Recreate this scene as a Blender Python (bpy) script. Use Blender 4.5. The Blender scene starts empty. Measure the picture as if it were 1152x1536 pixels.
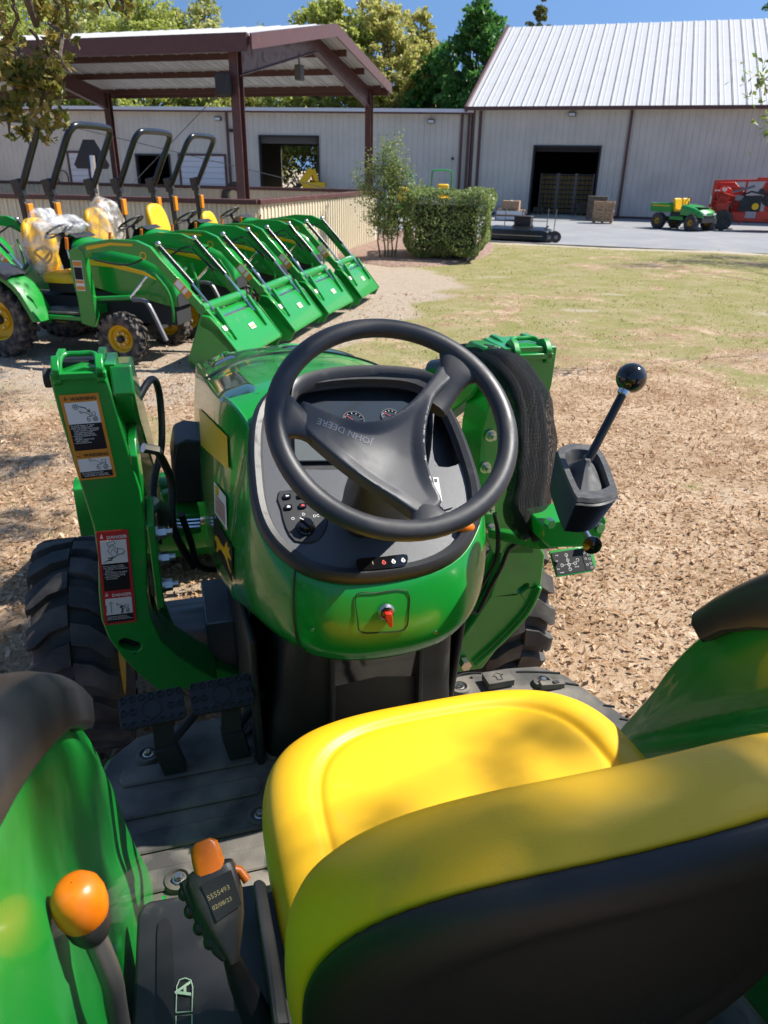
import bpy, math, random
import numpy as np
from mathutils import Vector, Matrix, noise
from mathutils.geometry import tessellate_polygon
D = bpy.data; SC = bpy.context.scene; COL = SC.collection
R = math.radians; PI = math.pi
random.seed(7); RNG = np.random.default_rng(11)

# ------------------------------------------------------------------ camera
FPX = 1100.0; CH = 2.05
PITCH = math.atan(513/1100); ROLL = math.atan(41/2359)
_f = Vector((0, math.cos(PITCH), -math.sin(PITCH))); _r0 = Vector((1, 0, 0)); _u0 = _r0.cross(_f)
_r = _r0*math.cos(ROLL) + _u0*math.sin(ROLL); _u = _r.cross(_f)
CAMP = Vector((0, 0, CH))
cam = D.objects.new('camera', D.cameras.new('camera')); COL.objects.link(cam)
M = Matrix((_r, _u, -_f)).transposed().to_4x4(); M.translation = CAMP
cam.matrix_world = M
cam.data.sensor_fit = 'VERTICAL'; cam.data.sensor_height = 36; cam.data.lens = FPX/1536*36
cam.data.clip_start = 0.03; cam.data.clip_end = 1500
cam.data.dof.use_dof = True; cam.data.dof.focus_distance = 1.35; cam.data.dof.aperture_fstop = 11
SC.camera = cam

# ------------------------------------------------------------------ sky and sun
SUN_EL, SUN_AZ = 51, 73
w = D.worlds.new('World'); SC.world = w; w.use_nodes = True
nt = w.node_tree; bg = nt.nodes['Background']
sky = nt.nodes.new('ShaderNodeTexSky'); sky.sky_type = 'NISHITA'; sky.sun_disc = False
sky.sun_elevation = R(SUN_EL); sky.sun_rotation = R(SUN_AZ); sky.air_density = 1.25; sky.dust_density = 0.25; sky.ozone_density = 3.0
_tc = nt.nodes.new('ShaderNodeTexCoord'); _ad = nt.nodes.new('ShaderNodeVectorMath'); _ad.operation = 'ADD'; _ad.inputs[1].default_value = (0, 0, .55)
_nm = nt.nodes.new('ShaderNodeVectorMath'); _nm.operation = 'NORMALIZE'; nt.links.new(_tc.outputs['Generated'], _ad.inputs[0]); nt.links.new(_ad.outputs[0], _nm.inputs[0]); nt.links.new(_nm.outputs[0], sky.inputs[0])
_hs = nt.nodes.new('ShaderNodeHueSaturation'); _hs.inputs['Saturation'].default_value = 1.10; nt.links.new(sky.outputs[0], _hs.inputs['Color'])
nt.links.new(_hs.outputs[0], bg.inputs[0]); bg.inputs[1].default_value = 0.10
sl = D.lights.new('sun', 'SUN'); sl.energy = 4.9; sl.angle = R(0.55); sl.color = (1, 0.955, 0.88)
so = D.objects.new('sun', sl); COL.objects.link(so)
SDIR = Vector((math.sin(R(SUN_AZ))*math.cos(R(SUN_EL)), math.cos(R(SUN_AZ))*math.cos(R(SUN_EL)), math.sin(R(SUN_EL))))
so.rotation_euler = SDIR.to_track_quat('Z', 'Y').to_euler(); so.location = SDIR*60
SC.view_settings.view_transform = 'Standard'; SC.view_settings.look = 'None'
SC.view_settings.exposure = 0.80; SC.view_settings.gamma = 1
SC.cycles.max_bounces = 7; SC.cycles.transparent_max_bounces = 10

# ------------------------------------------------------------------ rays through the survey camera, for measuring real positions
YAW = R(16.5)
def ray(px, py): return _r*((px-576)/FPX) - _u*((py-768)/FPX) + _f
def w2t(v): c, s = math.cos(YAW), math.sin(YAW); return Vector((c*v[0]+s*v[1], -s*v[0]+c*v[1], v[2]))
def hit(o, v, k):
    if 'z' in k: return o + v*((k['z']-o[2])/v[2])
    if 'y' in k: return o + v*((k['y']-o[1])/v[1])
    if 'x' in k: return o + v*((k['x']-o[0])/v[0])
    if 'p' in k: return o + v*((Vector(k['p'])-o).dot(k['n'])/v.dot(k['n']))
    return o + v*k['d']
def un(px, py, **k): return hit(CAMP, ray(px, py), k)
TO = Vector((-0.4, 0, CH))
def tp(px, py, **k): return hit(TO, w2t(ray(px, py)), k)      # tractor frame, x across from its centre line

# ------------------------------------------------------------------ materials
def nmat(name, col, rough=0.5, metal=0, coat=0, spec=0.5, bump=None, var=None, trans=None, alpha=None, dirt=None, emis=None, sheen=0):
    """bump=(scale,strength,dist) var=(scale,col2,lo,hi) dirt=(scale,col,lo,hi)"""
    m = D.materials.new(name); m.use_nodes = True; n = m.node_tree; b = n.nodes['Principled BSDF']
    b.inputs['Base Color'].default_value = (*col, 1); b.inputs['Roughness'].default_value = rough
    b.inputs['Metallic'].default_value = metal; b.inputs['Coat Weight'].default_value = coat
    b.inputs['Coat Roughness'].default_value = 0.06; b.inputs['Specular IOR Level'].default_value = spec
    tc = n.nodes.new('ShaderNodeTexCoord'); src = None
    for spec_, det in ((var, 3), (dirt, 8)):
        if spec_:
            t = n.nodes.new('ShaderNodeTexNoise'); t.inputs['Scale'].default_value = spec_[0]; t.inputs['Detail'].default_value = det
            n.links.new(tc.outputs['Object'], t.inputs['Vector'])
            mr = n.nodes.new('ShaderNodeMapRange'); mr.inputs[1].default_value = spec_[2]; mr.inputs[2].default_value = spec_[3]
            n.links.new(t.outputs[0], mr.inputs[0])
            mx = n.nodes.new('ShaderNodeMix'); mx.data_type = 'RGBA'
            mx.inputs[7].default_value = (*spec_[1], 1); n.links.new(mr.outputs[0], mx.inputs[0])
            if src: n.links.new(src, mx.inputs[6])
            else: mx.inputs[6].default_value = (*col, 1)
            src = mx.outputs[2]
            if spec_ is dirt:
                mr2 = n.nodes.new('ShaderNodeMapRange'); mr2.inputs[3].default_value = rough; mr2.inputs[4].default_value = min(1, rough+.4)
                n.links.new(mr.outputs[0], mr2.inputs[0]); n.links.new(mr2.outputs[0], b.inputs['Roughness'])
    if src: n.links.new(src, b.inputs['Base Color'])
    if bump:
        t = n.nodes.new('ShaderNodeTexNoise'); t.inputs['Scale'].default_value = bump[0]; t.inputs['Detail'].default_value = 4
        n.links.new(tc.outputs['Object'], t.inputs['Vector'])
        bp = n.nodes.new('ShaderNodeBump'); bp.inputs['Strength'].default_value = bump[1]; bp.inputs['Distance'].default_value = bump[2]
        n.links.new(t.outputs[0], bp.inputs['Height']); n.links.new(bp.outputs[0], b.inputs['Normal'])
    if emis: b.inputs['Emission Color'].default_value = (*emis[:3], 1); b.inputs['Emission Strength'].default_value = emis[3]
    if sheen: b.inputs['Sheen Weight'].default_value = sheen
    return m
MT = {}
MT['green'] = nmat('green paint', (0.006, 0.25, 0.028), 0.32, coat=0.5, bump=(60, .04, .002), dirt=(7, (.05, .15, .05), .58, .85))
MT['green_body'] = nmat('green body panel', (0.006, 0.245, 0.028), 0.27, coat=.5, bump=(9, .04, .003), dirt=(5, (.03, .17, .04), .6, .9))
MT['green_plastic'] = nmat('green fender plastic', (0.008, 0.25, 0.028), 0.34, coat=0.4, bump=(7, .03, .006), dirt=(6, (.04, .26, .07), .5, .85))
MT['yellow'] = nmat('yellow vinyl', (0.86, 0.49, 0.008), 0.45, bump=(380, .28, .0009), var=(6, (.80, .45, .008), .35, .7), dirt=(16, (.66, .38, .03), .62, .85))
MT['yel_paint'] = nmat('yellow paint', (0.75, 0.45, 0.008), 0.4)
MT['black'] = nmat('black rubber', (0.018, 0.018, 0.019), 0.5, bump=(500, .15, .001))
MT['plast'] = nmat('black moulded plastic', (0.022, 0.022, 0.023), 0.42, bump=(700, .25, .001), dirt=(25, (.05, .05, .048), .58, .85))
MT['wheelrub'] = nmat('steering wheel rubber', (0.030, 0.030, 0.033), 0.42, bump=(900, .22, .0008), dirt=(14, (.05, .05, .052), .5, .8))
MT['hub'] = nmat('wheel hub plastic', (0.050, 0.050, 0.055), 0.38, bump=(1100, .15, .0006), dirt=(10, (.07, .07, .072), .5, .8))
MT['grey'] = nmat('dark grey dashboard', (0.085, 0.088, 0.094), 0.36, bump=(1300, .35, .0008), dirt=(600, (.16, .16, .17), .6, .75))
MT['glossblk'] = nmat('gloss black', (0.006, 0.006, 0.007), 0.12, coat=.5)
MT['shroud'] = nmat('dark shroud plastic', (0.020, 0.020, 0.020), 0.48, bump=(300, .2, .001), dirt=(5, (.05, .045, .036), .5, .9))
MT['mat'] = nmat('rubber floor mat', (0.048, 0.045, 0.041), 0.6, bump=(260, .4, .002), dirt=(7, (.26, .23, .19), .36, .75))
MT['cap'] = nmat('fender cap plastic', (0.026, 0.028, 0.036), 0.36, bump=(500, .25, .0008), var=(3, (.034, .035, .04), .3, .7))
MT['tyre'] = nmat('tyre rubber', (0.032, 0.031, 0.030), 0.72, bump=(80, .3, .002), dirt=(9, (.13, .115, .10), .40, .75))
MT['tyre_dusty'] = nmat('dusty tyre rubber', (0.035, 0.032, 0.030), 0.8, bump=(60, .3, .003), dirt=(14, (.20, .165, .13), .42, .7))
MT['steel'] = nmat('zinc plated steel', (0.55, 0.53, 0.50), 0.3, metal=1, bump=(90, .2, .001))
MT['chrome'] = nmat('polished rod', (0.75, 0.75, 0.76), 0.12, metal=1)
MT['dullsteel'] = nmat('brushed steel lever', (0.20, 0.20, 0.21), 0.45, metal=.8)
MT['orange'] = nmat('orange plastic', (0.72, 0.17, 0.004), 0.36, bump=(120, .1, .001), var=(60, (.62, .14, .004), .4, .7))
MT['amber'] = nmat('amber lens', (0.85, 0.27, 0.01), 0.25, coat=.6)
MT['red'] = nmat('red plastic', (0.62, 0.02, 0.012), 0.3)
MT['redpaint'] = nmat('red machine paint', (0.55, 0.03, 0.015), 0.4, dirt=(4, (.35, .05, .03), .5, .8))
MT['white'] = nmat('white label', (0.72, 0.72, 0.68), 0.5)
MT['lab_orange'] = nmat('orange label', (0.62, 0.24, 0.02), 0.5)
MT['lab_red'] = nmat('red label', (0.50, 0.02, 0.025), 0.5)
MT['lab_black'] = nmat('black label', (0.012, 0.012, 0.014), 0.6, spec=.25)
MT['shell'] = nmat('black seat shell', (0.010, 0.010, 0.010), 0.55, bump=(350, .3, .001))
MT['ink_white'] = nmat('white print', (0.78, 0.78, 0.74), 0.5)
MT['ink_and_shade'] = nmat('black print and recess shade', (0.012, 0.012, 0.012), 0.5)
MT['ink_grey'] = nmat('grey print', (0.24, 0.25, 0.27), 0.4)
MT['ink_gold'] = nmat('gold print', (0.26, 0.22, 0.11), 0.5)
MT['ink_green'] = nmat('pale green print', (0.45, 0.62, 0.42), 0.5)
MT['ink_red'] = nmat('red print', (0.6, 0.04, 0.03), 0.5)
MT['display'] = nmat('display glass', (0.030, 0.034, 0.036), 0.08, coat=1)
MT['lcd'] = nmat('grey display', (0.11, 0.12, 0.115), 0.25, coat=.6)
MT['brown'] = nmat('brown painted steel', (0.090, 0.036, 0.033), 0.42, dirt=(6, (.12, .06, .05), .5, .8))
MT['bark'] = nmat('bark', (0.10, 0.075, 0.055), 0.9, bump=(30, .8, .02), var=(8, (.16, .13, .10), .4, .7))
MT['wood'] = nmat('crate wood', (0.48, 0.31, 0.18), 0.7, var=(12, (.28, .16, .08), .4, .7))
MT['card'] = nmat('cardboard', (0.40, 0.25, 0.15), 0.8, var=(9, (.33, .2, .12), .4, .7))
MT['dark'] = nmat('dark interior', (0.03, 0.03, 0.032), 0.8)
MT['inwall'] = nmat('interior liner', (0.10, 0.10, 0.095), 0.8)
MT['blackmetal'] = nmat('black painted tube', (0.008, 0.009, 0.010), 0.28, coat=.25)
MT['offwhite'] = nmat('white door panel', (0.62, 0.64, 0.68), 0.5)
MT['conc'] = nmat('concrete', (0.40, 0.35, 0.27), 0.9, bump=(20, .3, .01), var=(1.5, (.33, .29, .23), .4, .65))
MT['lampglass'] = nmat('wall lamp glass', (0.6, 0.62, 0.62), 0.2, coat=.5)

def ribbed(name, col, pitch, depth=.012, axis='X', rough=.45, col2=None):
    """painted sheet metal with ribs, in object x/y along the wall"""
    m = nmat(name, col, rough, dirt=(.7, col2 or tuple(c*.85 for c in col), .4, .75)); n = m.node_tree
    tc = n.nodes.new('ShaderNodeTexCoord'); sp = n.nodes.new('ShaderNodeSeparateXYZ'); n.links.new(tc.outputs['Object'], sp.inputs[0])
    a = n.nodes.new('ShaderNodeMath'); a.operation = 'DIVIDE'; a.inputs[1].default_value = pitch; n.links.new(sp.outputs[axis], a.inputs[0])
    fr = n.nodes.new('ShaderNodeMath'); fr.operation = 'FRACT'; n.links.new(a.outputs[0], fr.inputs[0])
    cr = n.nodes.new('ShaderNodeValToRGB'); e = cr.color_ramp.elements
    e[0].position = 0.0; e[0].color = (1, 1, 1, 1); e[1].position = .10; e[1].color = (0, 0, 0, 1)
    for p_, v_ in ((.36, 0), (.39, .3), (.44, .3), (.47, 0), (.90, 0), (.97, 1)):
        x = e.new(p_); x.color = (v_, v_, v_, 1)
    n.links.new(fr.outputs[0], cr.inputs[0])
    bp = n.nodes.new('ShaderNodeBump'); bp.inputs['Strength'].default_value = .9; bp.inputs['Distance'].default_value = depth*3
    n.links.new(cr.outputs[0], bp.inputs['Height']); n.links.new(bp.outputs[0], n.nodes['Principled BSDF'].inputs['Normal'])
    return m
MT['wall'] = ribbed('beige ribbed wall metal', (0.62, 0.58, 0.50), .305, depth=.008)
MT['fence'] = ribbed('beige fence metal', (0.72, 0.64, 0.47), .2, depth=.005)
MT['roof'] = ribbed('white ribbed roof metal', (0.50, 0.50, 0.50), .61, depth=.02)

def leafmat(name, c1, c2, c3=None, trans=.35, rough=.5):
    m = D.materials.new(name); m.use_nodes = True; n = m.node_tree; b = n.nodes['Principled BSDF']
    g = n.nodes.new('ShaderNodeNewGeometry'); cr = n.nodes.new('ShaderNodeValToRGB'); e = cr.color_ramp.elements
    e[0].color = (*c1, 1); e[1].color = (*c2, 1)
    if c3: x = e.new(.8); x.color = (*c2, 1); e[2].color = (*c3, 1); e[1].position = .55
    n.links.new(g.outputs['Random Per Island'], cr.inputs[0]); n.links.new(cr.outputs[0], b.inputs['Base Color'])
    b.inputs['Roughness'].default_value = rough
    if trans:
        t = n.nodes.new('ShaderNodeBsdfTranslucent'); n.links.new(cr.outputs[0], t.inputs[0])
        mx = n.nodes.new('ShaderNodeMixShader'); mx.inputs[0].default_value = trans
        n.links.new(b.outputs[0], mx.inputs[1]); n.links.new(t.outputs[0], mx.inputs[2])
        n.links.new(mx.outputs[0], n.nodes['Material Output'].inputs[0])
    return m

# ------------------------------------------------------------------ mesh builder
def frame(z, up=None):
    z = Vector(z).normalized(); up = Vector(up) if up else (Vector((0, 0, 1)) if abs(z.z) < .95 else Vector((0, 1, 0)))
    x = up.cross(z).normalized(); y = z.cross(x); return x, y, z
class MB:
    def __init__(s, off=(0, 0, 0), mtx=None): s.v = []; s.f = []; s.m = []; s.mats = []; s.off = Vector(off); s.mtx = mtx
    def mi(s, m):
        if m not in s.mats: s.mats.append(m)
        return s.mats.index(m)
    def add(s, vs, fs, m):
        k = len(s.v); mi = s.mi(m)
        for p in vs:
            p = Vector(p)
            if s.mtx: p = s.mtx @ p
            s.v.append(tuple(p + s.off))
        for f in fs: s.f.append(tuple(i+k for i in f)); s.m.append(mi)
        return s
    def box(s, c, d, m, rot=None):
        c = Vector(c); h = Vector(d)/2; vs = []
        for z in (-1, 1):
            for x, y in ((-1, -1), (1, -1), (1, 1), (-1, 1)):
                p = Vector((x*h.x, y*h.y, z*h.z)); p = (rot @ p) if rot else p; vs.append(c+p)
        return s.add(vs, [(3, 2, 1, 0), (4, 5, 6, 7), (0, 1, 5, 4), (1, 2, 6, 5), (2, 3, 7, 6), (3, 0, 4, 7)], m)
    def bar(s, a, b, w_, h_, m, up=None):
        a = Vector(a); b = Vector(b); x, y, z = frame(b-a, up); vs = []
        for q in (a, b):
            for i, j in ((-1, -1), (1, -1), (1, 1), (-1, 1)): vs.append(q + x*i*w_/2 + y*j*h_/2)
        return s.add(vs, [(3, 2, 1, 0), (4, 5, 6, 7), (0, 1, 5, 4), (1, 2, 6, 5), (2, 3, 7, 6), (3, 0, 4, 7)], m)
    def tube(s, path, r, m, n=10, caps=True, flat=1, up=None):
        path = [Vector(p) for p in path]; rr = r if isinstance(r, (list, tuple)) else [r]*len(path)
        vs = []; prev = None
        for i, p in enumerate(path):
            t = (path[min(i+1, len(path)-1)] - path[max(i-1, 0)])
            if prev is None: x, y, z = frame(t, up)
            else:
                z = t.normalized(); x = (prev - z*prev.dot(z)).normalized(); y = z.cross(x)
            prev = x
            for k in range(n):
                a = 2*PI*k/n; vs.append(p + x*math.cos(a)*rr[i] + y*math.sin(a)*rr[i]*flat)
        fs = [(i*n+k, i*n+(k+1) % n, (i+1)*n+(k+1) % n, (i+1)*n+k) for i in range(len(path)-1) for k in range(n)]
        if caps: fs += [tuple(range(n-1, -1, -1)), tuple(range((len(path)-1)*n, len(path)*n))]
        return s.add(vs, fs, m)
    def cyl(s, a, b, r, m, n=16, r2=None): return s.tube([a, b], [r, r if r2 is None else r2], m, n)
    def lathe(s, prof, c, axis, m, n=24, up=None, ang=(0, 2*PI)):
        """prof: (radius, height) along axis"""
        x, y, z = frame(axis, up); c = Vector(c); full = abs(ang[1]-ang[0]-2*PI) < 1e-6; k_ = n if full else n+1; vs = []
        for i in range(k_):
            a = ang[0] + (ang[1]-ang[0])*i/n
            for r, h in prof: vs.append(c + (x*math.cos(a) + y*math.sin(a))*r + z*h)
        L = len(prof); fs = []
        for i in range(n):
            j = (i+1) % k_
            for q in range(L-1): fs.append((i*L+q, j*L+q, j*L+q+1, i*L+q+1))
        return s.add(vs, fs, m)
    def loft(s, rings, m, closed=True, caps=(True, True)):
        n = len(rings[0]); vs = [p for r in rings for p in r]; fs = []
        for i in range(len(rings)-1):
            for k in range(n if closed else n-1):
                k2 = (k+1) % n; fs.append((i*n+k, i*n+k2, (i+1)*n+k2, (i+1)*n+k))
        if closed and caps[0]: fs.append(tuple(range(n-1, -1, -1)))
        if closed and caps[1]: fs.append(tuple(range((len(rings)-1)*n, len(rings)*n)))
        return s.add(vs, fs, m)
    def prism(s, poly, d, m, holes=()):
        """poly: planar 3D loop, extruded by vector d; holes: loops"""
        d = Vector(d); loops = [[Vector(p) for p in poly]] + [[Vector(p) for p in h] for h in holes]
        vs = [p for l in loops for p in l]; tr = [tuple(t) for t in tessellate_polygon(loops)]; n = len(vs)
        fs = tr + [tuple(reversed([i+n for i in t])) for t in tr]; b = 0
        for l in loops:
            L = len(l)
            for i in range(L): j = (i+1) % L; fs.append((b+i, b+j, b+j+n, b+i+n))
            b += L
        return s.add(vs + [p+d for p in vs], fs, m)
    def sphere(s, c, r, m, n=16, k=10, sc=(1, 1, 1), rot=None):
        c = Vector(c); vs = []; fs = []
        for i in range(k+1):
            t = PI*i/k
            for j in range(n):
                a = 2*PI*j/n; p = Vector((math.sin(t)*math.cos(a)*sc[0], math.sin(t)*math.sin(a)*sc[1], math.cos(t)*sc[2]))*r
                vs.append(c + ((rot @ p) if rot else p))
        for i in range(k):
            for j in range(n): fs.append((i*n+j, (i+1)*n+j, (i+1)*n+(j+1) % n, i*n+(j+1) % n))
        return s.add(vs, fs, m)
    def text(s, string, o, ux, uy, size, m, bold=0, lift=0, align='LEFT', line=1.0):
        key = (string, bold, align, line)
        if key not in TX:
            cu = D.curves.new('t', 'FONT'); cu.body = string; cu.size = 1; cu.offset = bold; cu.align_x = align; cu.space_line = line; cu.resolution_u = 2
            ob = D.objects.new('t', cu); me = D.meshes.new_from_object(ob)
            TX[key] = ([v.co.copy() for v in me.vertices], [tuple(p.vertices) for p in me.polygons])
            D.objects.remove(ob); D.meshes.remove(me); D.curves.remove(cu)
        vs, fs = TX[key]; o = Vector(o); ux = Vector(ux); uy = Vector(uy); nz = ux.cross(uy).normalized()
        return s.add([o + ux*p.x*size + uy*p.y*size + nz*lift for p in vs], fs, m)
    def build(s, name, parent=None, sharp=35, bevel=0, seg=2, sub=0, loc=None):
        me = D.meshes.new(name); me.from_pydata(s.v, [], s.f)
        for m in s.mats: me.materials.append(MT[m] if isinstance(m, str) else m)
        me.polygons.foreach_set('material_index', s.m); me.polygons.foreach_set('use_smooth', [True]*len(s.f))
        import bmesh
        bm = bmesh.new(); bm.from_mesh(me); bmesh.ops.recalc_face_normals(bm, faces=bm.faces); bm.to_mesh(me); bm.free()
        me.set_sharp_from_angle(angle=R(sharp)); me.update()
        o = D.objects.new(name, me); COL.objects.link(o)
        if parent: o.parent = parent
        if bevel:
            b = o.modifiers.new('bevel', 'BEVEL'); b.width = bevel; b.segments = seg; b.limit_method = 'ANGLE'; b.angle_limit = R(38); b.harden_normals = False
        if sub: q = o.modifiers.new('sub', 'SUBSURF'); q.levels = sub; q.render_levels = sub
        return o
TX = {}
def tag(o, label, cat, group=None, kind=None):
    if label: o['label'] = label
    if cat: o['category'] = cat
    if group: o['group'] = group
    if kind: o['kind'] = kind
    return o
def thing(name, label, cat, loc=(0, 0, 0), rz=0, group=None):
    o = D.objects.new(name, None); COL.objects.link(o); o.location = loc; o.rotation_euler = (0, 0, rz); o.empty_display_size = .2
    return tag(o, label, cat, group)
def copy_tree(o, parent=None):
    c = o.copy(); COL.objects.link(c)
    if parent: c.parent = parent
    for ch in [q for q in ALLCH(o)]: copy_tree(ch, c)
    return c
def ALLCH(o): return [q for q in D.objects if q.parent == o]
def smooth(pts, n=3, closed=False):
    """Catmull-Rom"""
    P = [Vector(p) for p in pts]; out = []; L = len(P); rng = range(L if closed else L-1)
    for i in rng:
        if closed: a, b, c, d = P[(i-1) % L], P[i], P[(i+1) % L], P[(i+2) % L]
        else: a, b, c, d = P[max(i-1, 0)], P[i], P[i+1], P[min(i+2, L-1)]
        for k in range(n):
            t = k/n; out.append(.5*((2*b) + (c-a)*t + (2*a-5*b+4*c-d)*t*t + (3*b-a-3*c+d)*t**3))
    if not closed: out.append(P[-1])
    return out
def lerp(a, b, t): return a+(b-a)*t
def sstep(a, b, x): t = max(0, min(1, (x-a)/(b-a))); return t*t*(3-2*t)
# shade targets in the tractor frame: x, y, z, clump radius, leaves
SHADE = [(.08, .36, 1.48, .22, 120), (.48, .38, 1.5, .26, 150), (.28, .38, 1.5, .22, 110), (-.1, .80, 1.15, .10, 14), (.2, .92, 1.15, .12, 12), (-.25, .33, 1.4, .22, 90), (.75, .45, 1.4, .26, 110), (.05, .0, 1.3, .4, 200), (.5, .0, 1.3, .4, 200), (0, .0, 1.2, .5, 300), (.7, -.3, 1.3, .5, 300),
 (-.6, .75, 1.1, .16, 60), (-.6, .3, 1.2, .3, 60), (-1.0, .4, 1.3, .35, 50), (-.75, 1.0, 1.3, .22, 16), (-1.3, 1.2, .5, .4, 260), (-1.2, 2.3, .5, .3, 160), (-.9, 2.9, .3, .3, 120)]

# ================================================================== SETTING
def ground_sheet():
    def axis(lo, hi, fine_lo, fine_hi, st, n):
        a = np.arange(fine_lo, fine_hi+1e-6, st)
        l = fine_lo - np.geomspace(st, fine_lo-lo, n)[::-1]; h = fine_hi + np.geomspace(st, hi-fine_hi, n)
        return np.concatenate([l, a, h])
    xs = axis(-420, 420, -14, 20, .2, 26); ys = axis(-420, 900, -1, 31, .2, 26)
    X, Y = np.meshgrid(xs, ys); nx, ny = len(xs), len(ys)
    def nz(sc, seed):
        return np.array([noise.noise(Vector((x*sc+seed, y*sc-seed, seed))) for x, y in zip(X.ravel(), Y.ravel())]).reshape(X.shape)
    n1 = nz(.22, 3.1); n2 = nz(.9, 8.2); n3 = nz(2.6, 5.5)
    # gravel drive left of a wandering edge
    ex = np.interp(Y, [2, 6, 9, 12, 15, 16.5, 19, 22], [-4.5, -2.6, -.9, .4, 1.5, 1.2, -.6, -2])
    grav = np.clip(.5 + (ex - X)/1.0 + n2*.9 + n3*.3, 0, 1)*np.clip((Y-5.2)/2.5 + n1, 0, 1)
    litter = np.clip(1.22 - np.interp(Y, [0, 3.5, 6, 9, 13, 30], [0, .12, .50, .80, 1.02, 1.2]) + n1*.6 + n2*.55 + n3*.3, 0, 1)
    litter = np.maximum(litter, np.clip((-X-1.2)/1.5, 0, 1)*np.clip((8-Y)/2, 0, 1))
    def blob(cx, cy, rx, ry): return np.clip(1.25 - np.sqrt(((X-cx)/rx)**2 + ((Y-cy)/ry)**2) + n2*.5 + n3*.35, 0, 1)
    sand = np.maximum.reduce([blob(7.4, 12.6, 1.5, .55), blob(4.3, 14.2, .6, .22)*.6, blob(3.2, 12.4, .7, .3)*.6, blob(2.2, 16.5, 1.0, .35)*.5])
    edge_y = 25.4 - .325*(X-3.4)
    sand = np.maximum(sand, np.clip(1 - np.abs(Y-edge_y+.45)/.6 + n2*.7, 0, 1)*.9)
    sand = np.clip(sand + np.clip(n3*n2*3.2 - .25, 0, .5), 0, 1)
    Z = n1*.05 + n2*.018 + n3*.01; Z = Z*np.clip((np.hypot(X, Y)-2)/3, 0.1, 1)*np.clip((30-Y)/6, 0, 1) - .03*np.clip((Y-22)/3, 0, 1)
    me = D.meshes.new('ground'); vs = np.stack([X, Y, Z], -1).reshape(-1, 3)
    i = (np.arange(ny-1)[:, None]*nx + np.arange(nx-1)[None]).ravel()
    me.from_pydata(vs.tolist(), [], np.stack([i, i+1, i+1+nx, i+nx], 1).tolist())
    ca = me.color_attributes.new('zone', 'FLOAT_COLOR', 'POINT')
    ca.data.foreach_set('color', np.stack([grav, litter, sand, np.ones_like(sand)], -1).reshape(-1))
    me.polygons.foreach_set('use_smooth', [True]*len(me.polygons))
    o = D.objects.new('ground', me); COL.objects.link(o); o['kind'] = 'structure'
    m = D.materials.new('ground cover'); m.use_nodes = True; n = m.node_tree; b = n.nodes['Principled BSDF']; b.inputs['Roughness'].default_value = .92
    b.inputs['Specular IOR Level'].default_value = .15
    N = n.nodes.new; L = n.links.new
    tc = N('ShaderNodeTexCoord'); at = N('ShaderNodeAttribute'); at.attribute_name = 'zone'; sp = N('ShaderNodeSeparateColor'); L(at.outputs['Color'], sp.inputs[0])
    def ramp(src, pts):
        cr = N('ShaderNodeValToRGB'); e = cr.color_ramp.elements
        e[0].position = pts[0][0]; e[0].color = (*pts[0][1], 1); e[1].position = pts[-1][0]; e[1].color = (*pts[-1][1], 1)
        for p_, c_ in pts[1:-1]: x = e.new(p_); x.color = (*c_, 1)
        L(src, cr.inputs[0]); return cr.outputs[0]
    def tex(kind, scale, det=4, rough=.6, vec=None):
        t = N(kind); t.inputs['Scale'].default_value = scale
        if 'Detail' in t.inputs: t.inputs['Detail'].default_value = det
        if kind == 'ShaderNodeTexNoise': t.inputs['Roughness'].default_value = rough
        L(vec or tc.outputs['Object'], t.inputs['Vector']); return t
    def mix(f, a, c):
        x = N('ShaderNodeMix'); x.data_type = 'RGBA'; L(a, x.inputs[6]); L(c, x.inputs[7])
        if isinstance(f, float): x.inputs[0].default_value = f
        else: L(f, x.inputs[0])
        return x.outputs[2]
    wn = tex('ShaderNodeTexNoise', 9, 3); va = N('ShaderNodeVectorMath'); va.operation = 'MULTIPLY_ADD'
    L(wn.outputs['Color'], va.inputs[0]); va.inputs[1].default_value = (.09, .09, .09); L(tc.outputs['Object'], va.inputs[2]); wv = va.outputs[0]
    vo = tex('ShaderNodeTexVoronoi', 34, vec=wv); s1 = N('ShaderNodeSeparateColor'); L(vo.outputs['Color'], s1.inputs[0])
    lit = ramp(s1.outputs[0], [(0, (.09, .045, .02)), (.2, (.21, .115, .055)), (.5, (.42, .27, .155)), (.8, (.55, .385, .245)), (1, (.66, .50, .35))])
    f1 = tex('ShaderNodeTexNoise', 70, 6, .75)
    grass = ramp(f1.outputs[0], [(.3, (.17, .155, .045)), (.45, (.26, .245, .075)), (.6, (.37, .325, .13)), (.75, (.50, .41, .24))])
    f2 = tex('ShaderNodeTexNoise', 1.3, 8, .75)
    grass2 = ramp(f2.outputs[0], [(.38, (.46, .37, .24)), (.5, (.34, .30, .14)), (.64, (.235, .245, .075))])
    mr = N('ShaderNodeMapRange'); mr.inputs[1].default_value = .35; mr.inputs[2].default_value = .65; L(f2.outputs[0], mr.inputs[0])
    gr = mix(.6, grass, grass2)
    gv = ramp(tex('ShaderNodeTexNoise', 55, 8, .8).outputs[0], [(.3, (.26, .215, .165)), (.5, (.47, .40, .31)), (.7, (.62, .55, .45))])
    gl = tex('ShaderNodeTexVoronoi', 17, vec=wv); s2 = N('ShaderNodeSeparateColor'); L(gl.outputs['Color'], s2.inputs[0])
    gl2 = ramp(s2.outputs[0], [(.55, (0, 0, 0)), (.75, (.5, .5, .5))])
    gv = mix(gl2, gv, ramp(s2.outputs[1], [(0, (.25, .16, .10)), (1, (.50, .37, .27))]))
    sd = ramp(tex('ShaderNodeTexNoise', 30, 6, .7).outputs[0], [(.3, (.42, .35, .27)), (.7, (.60, .52, .43))])
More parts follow.
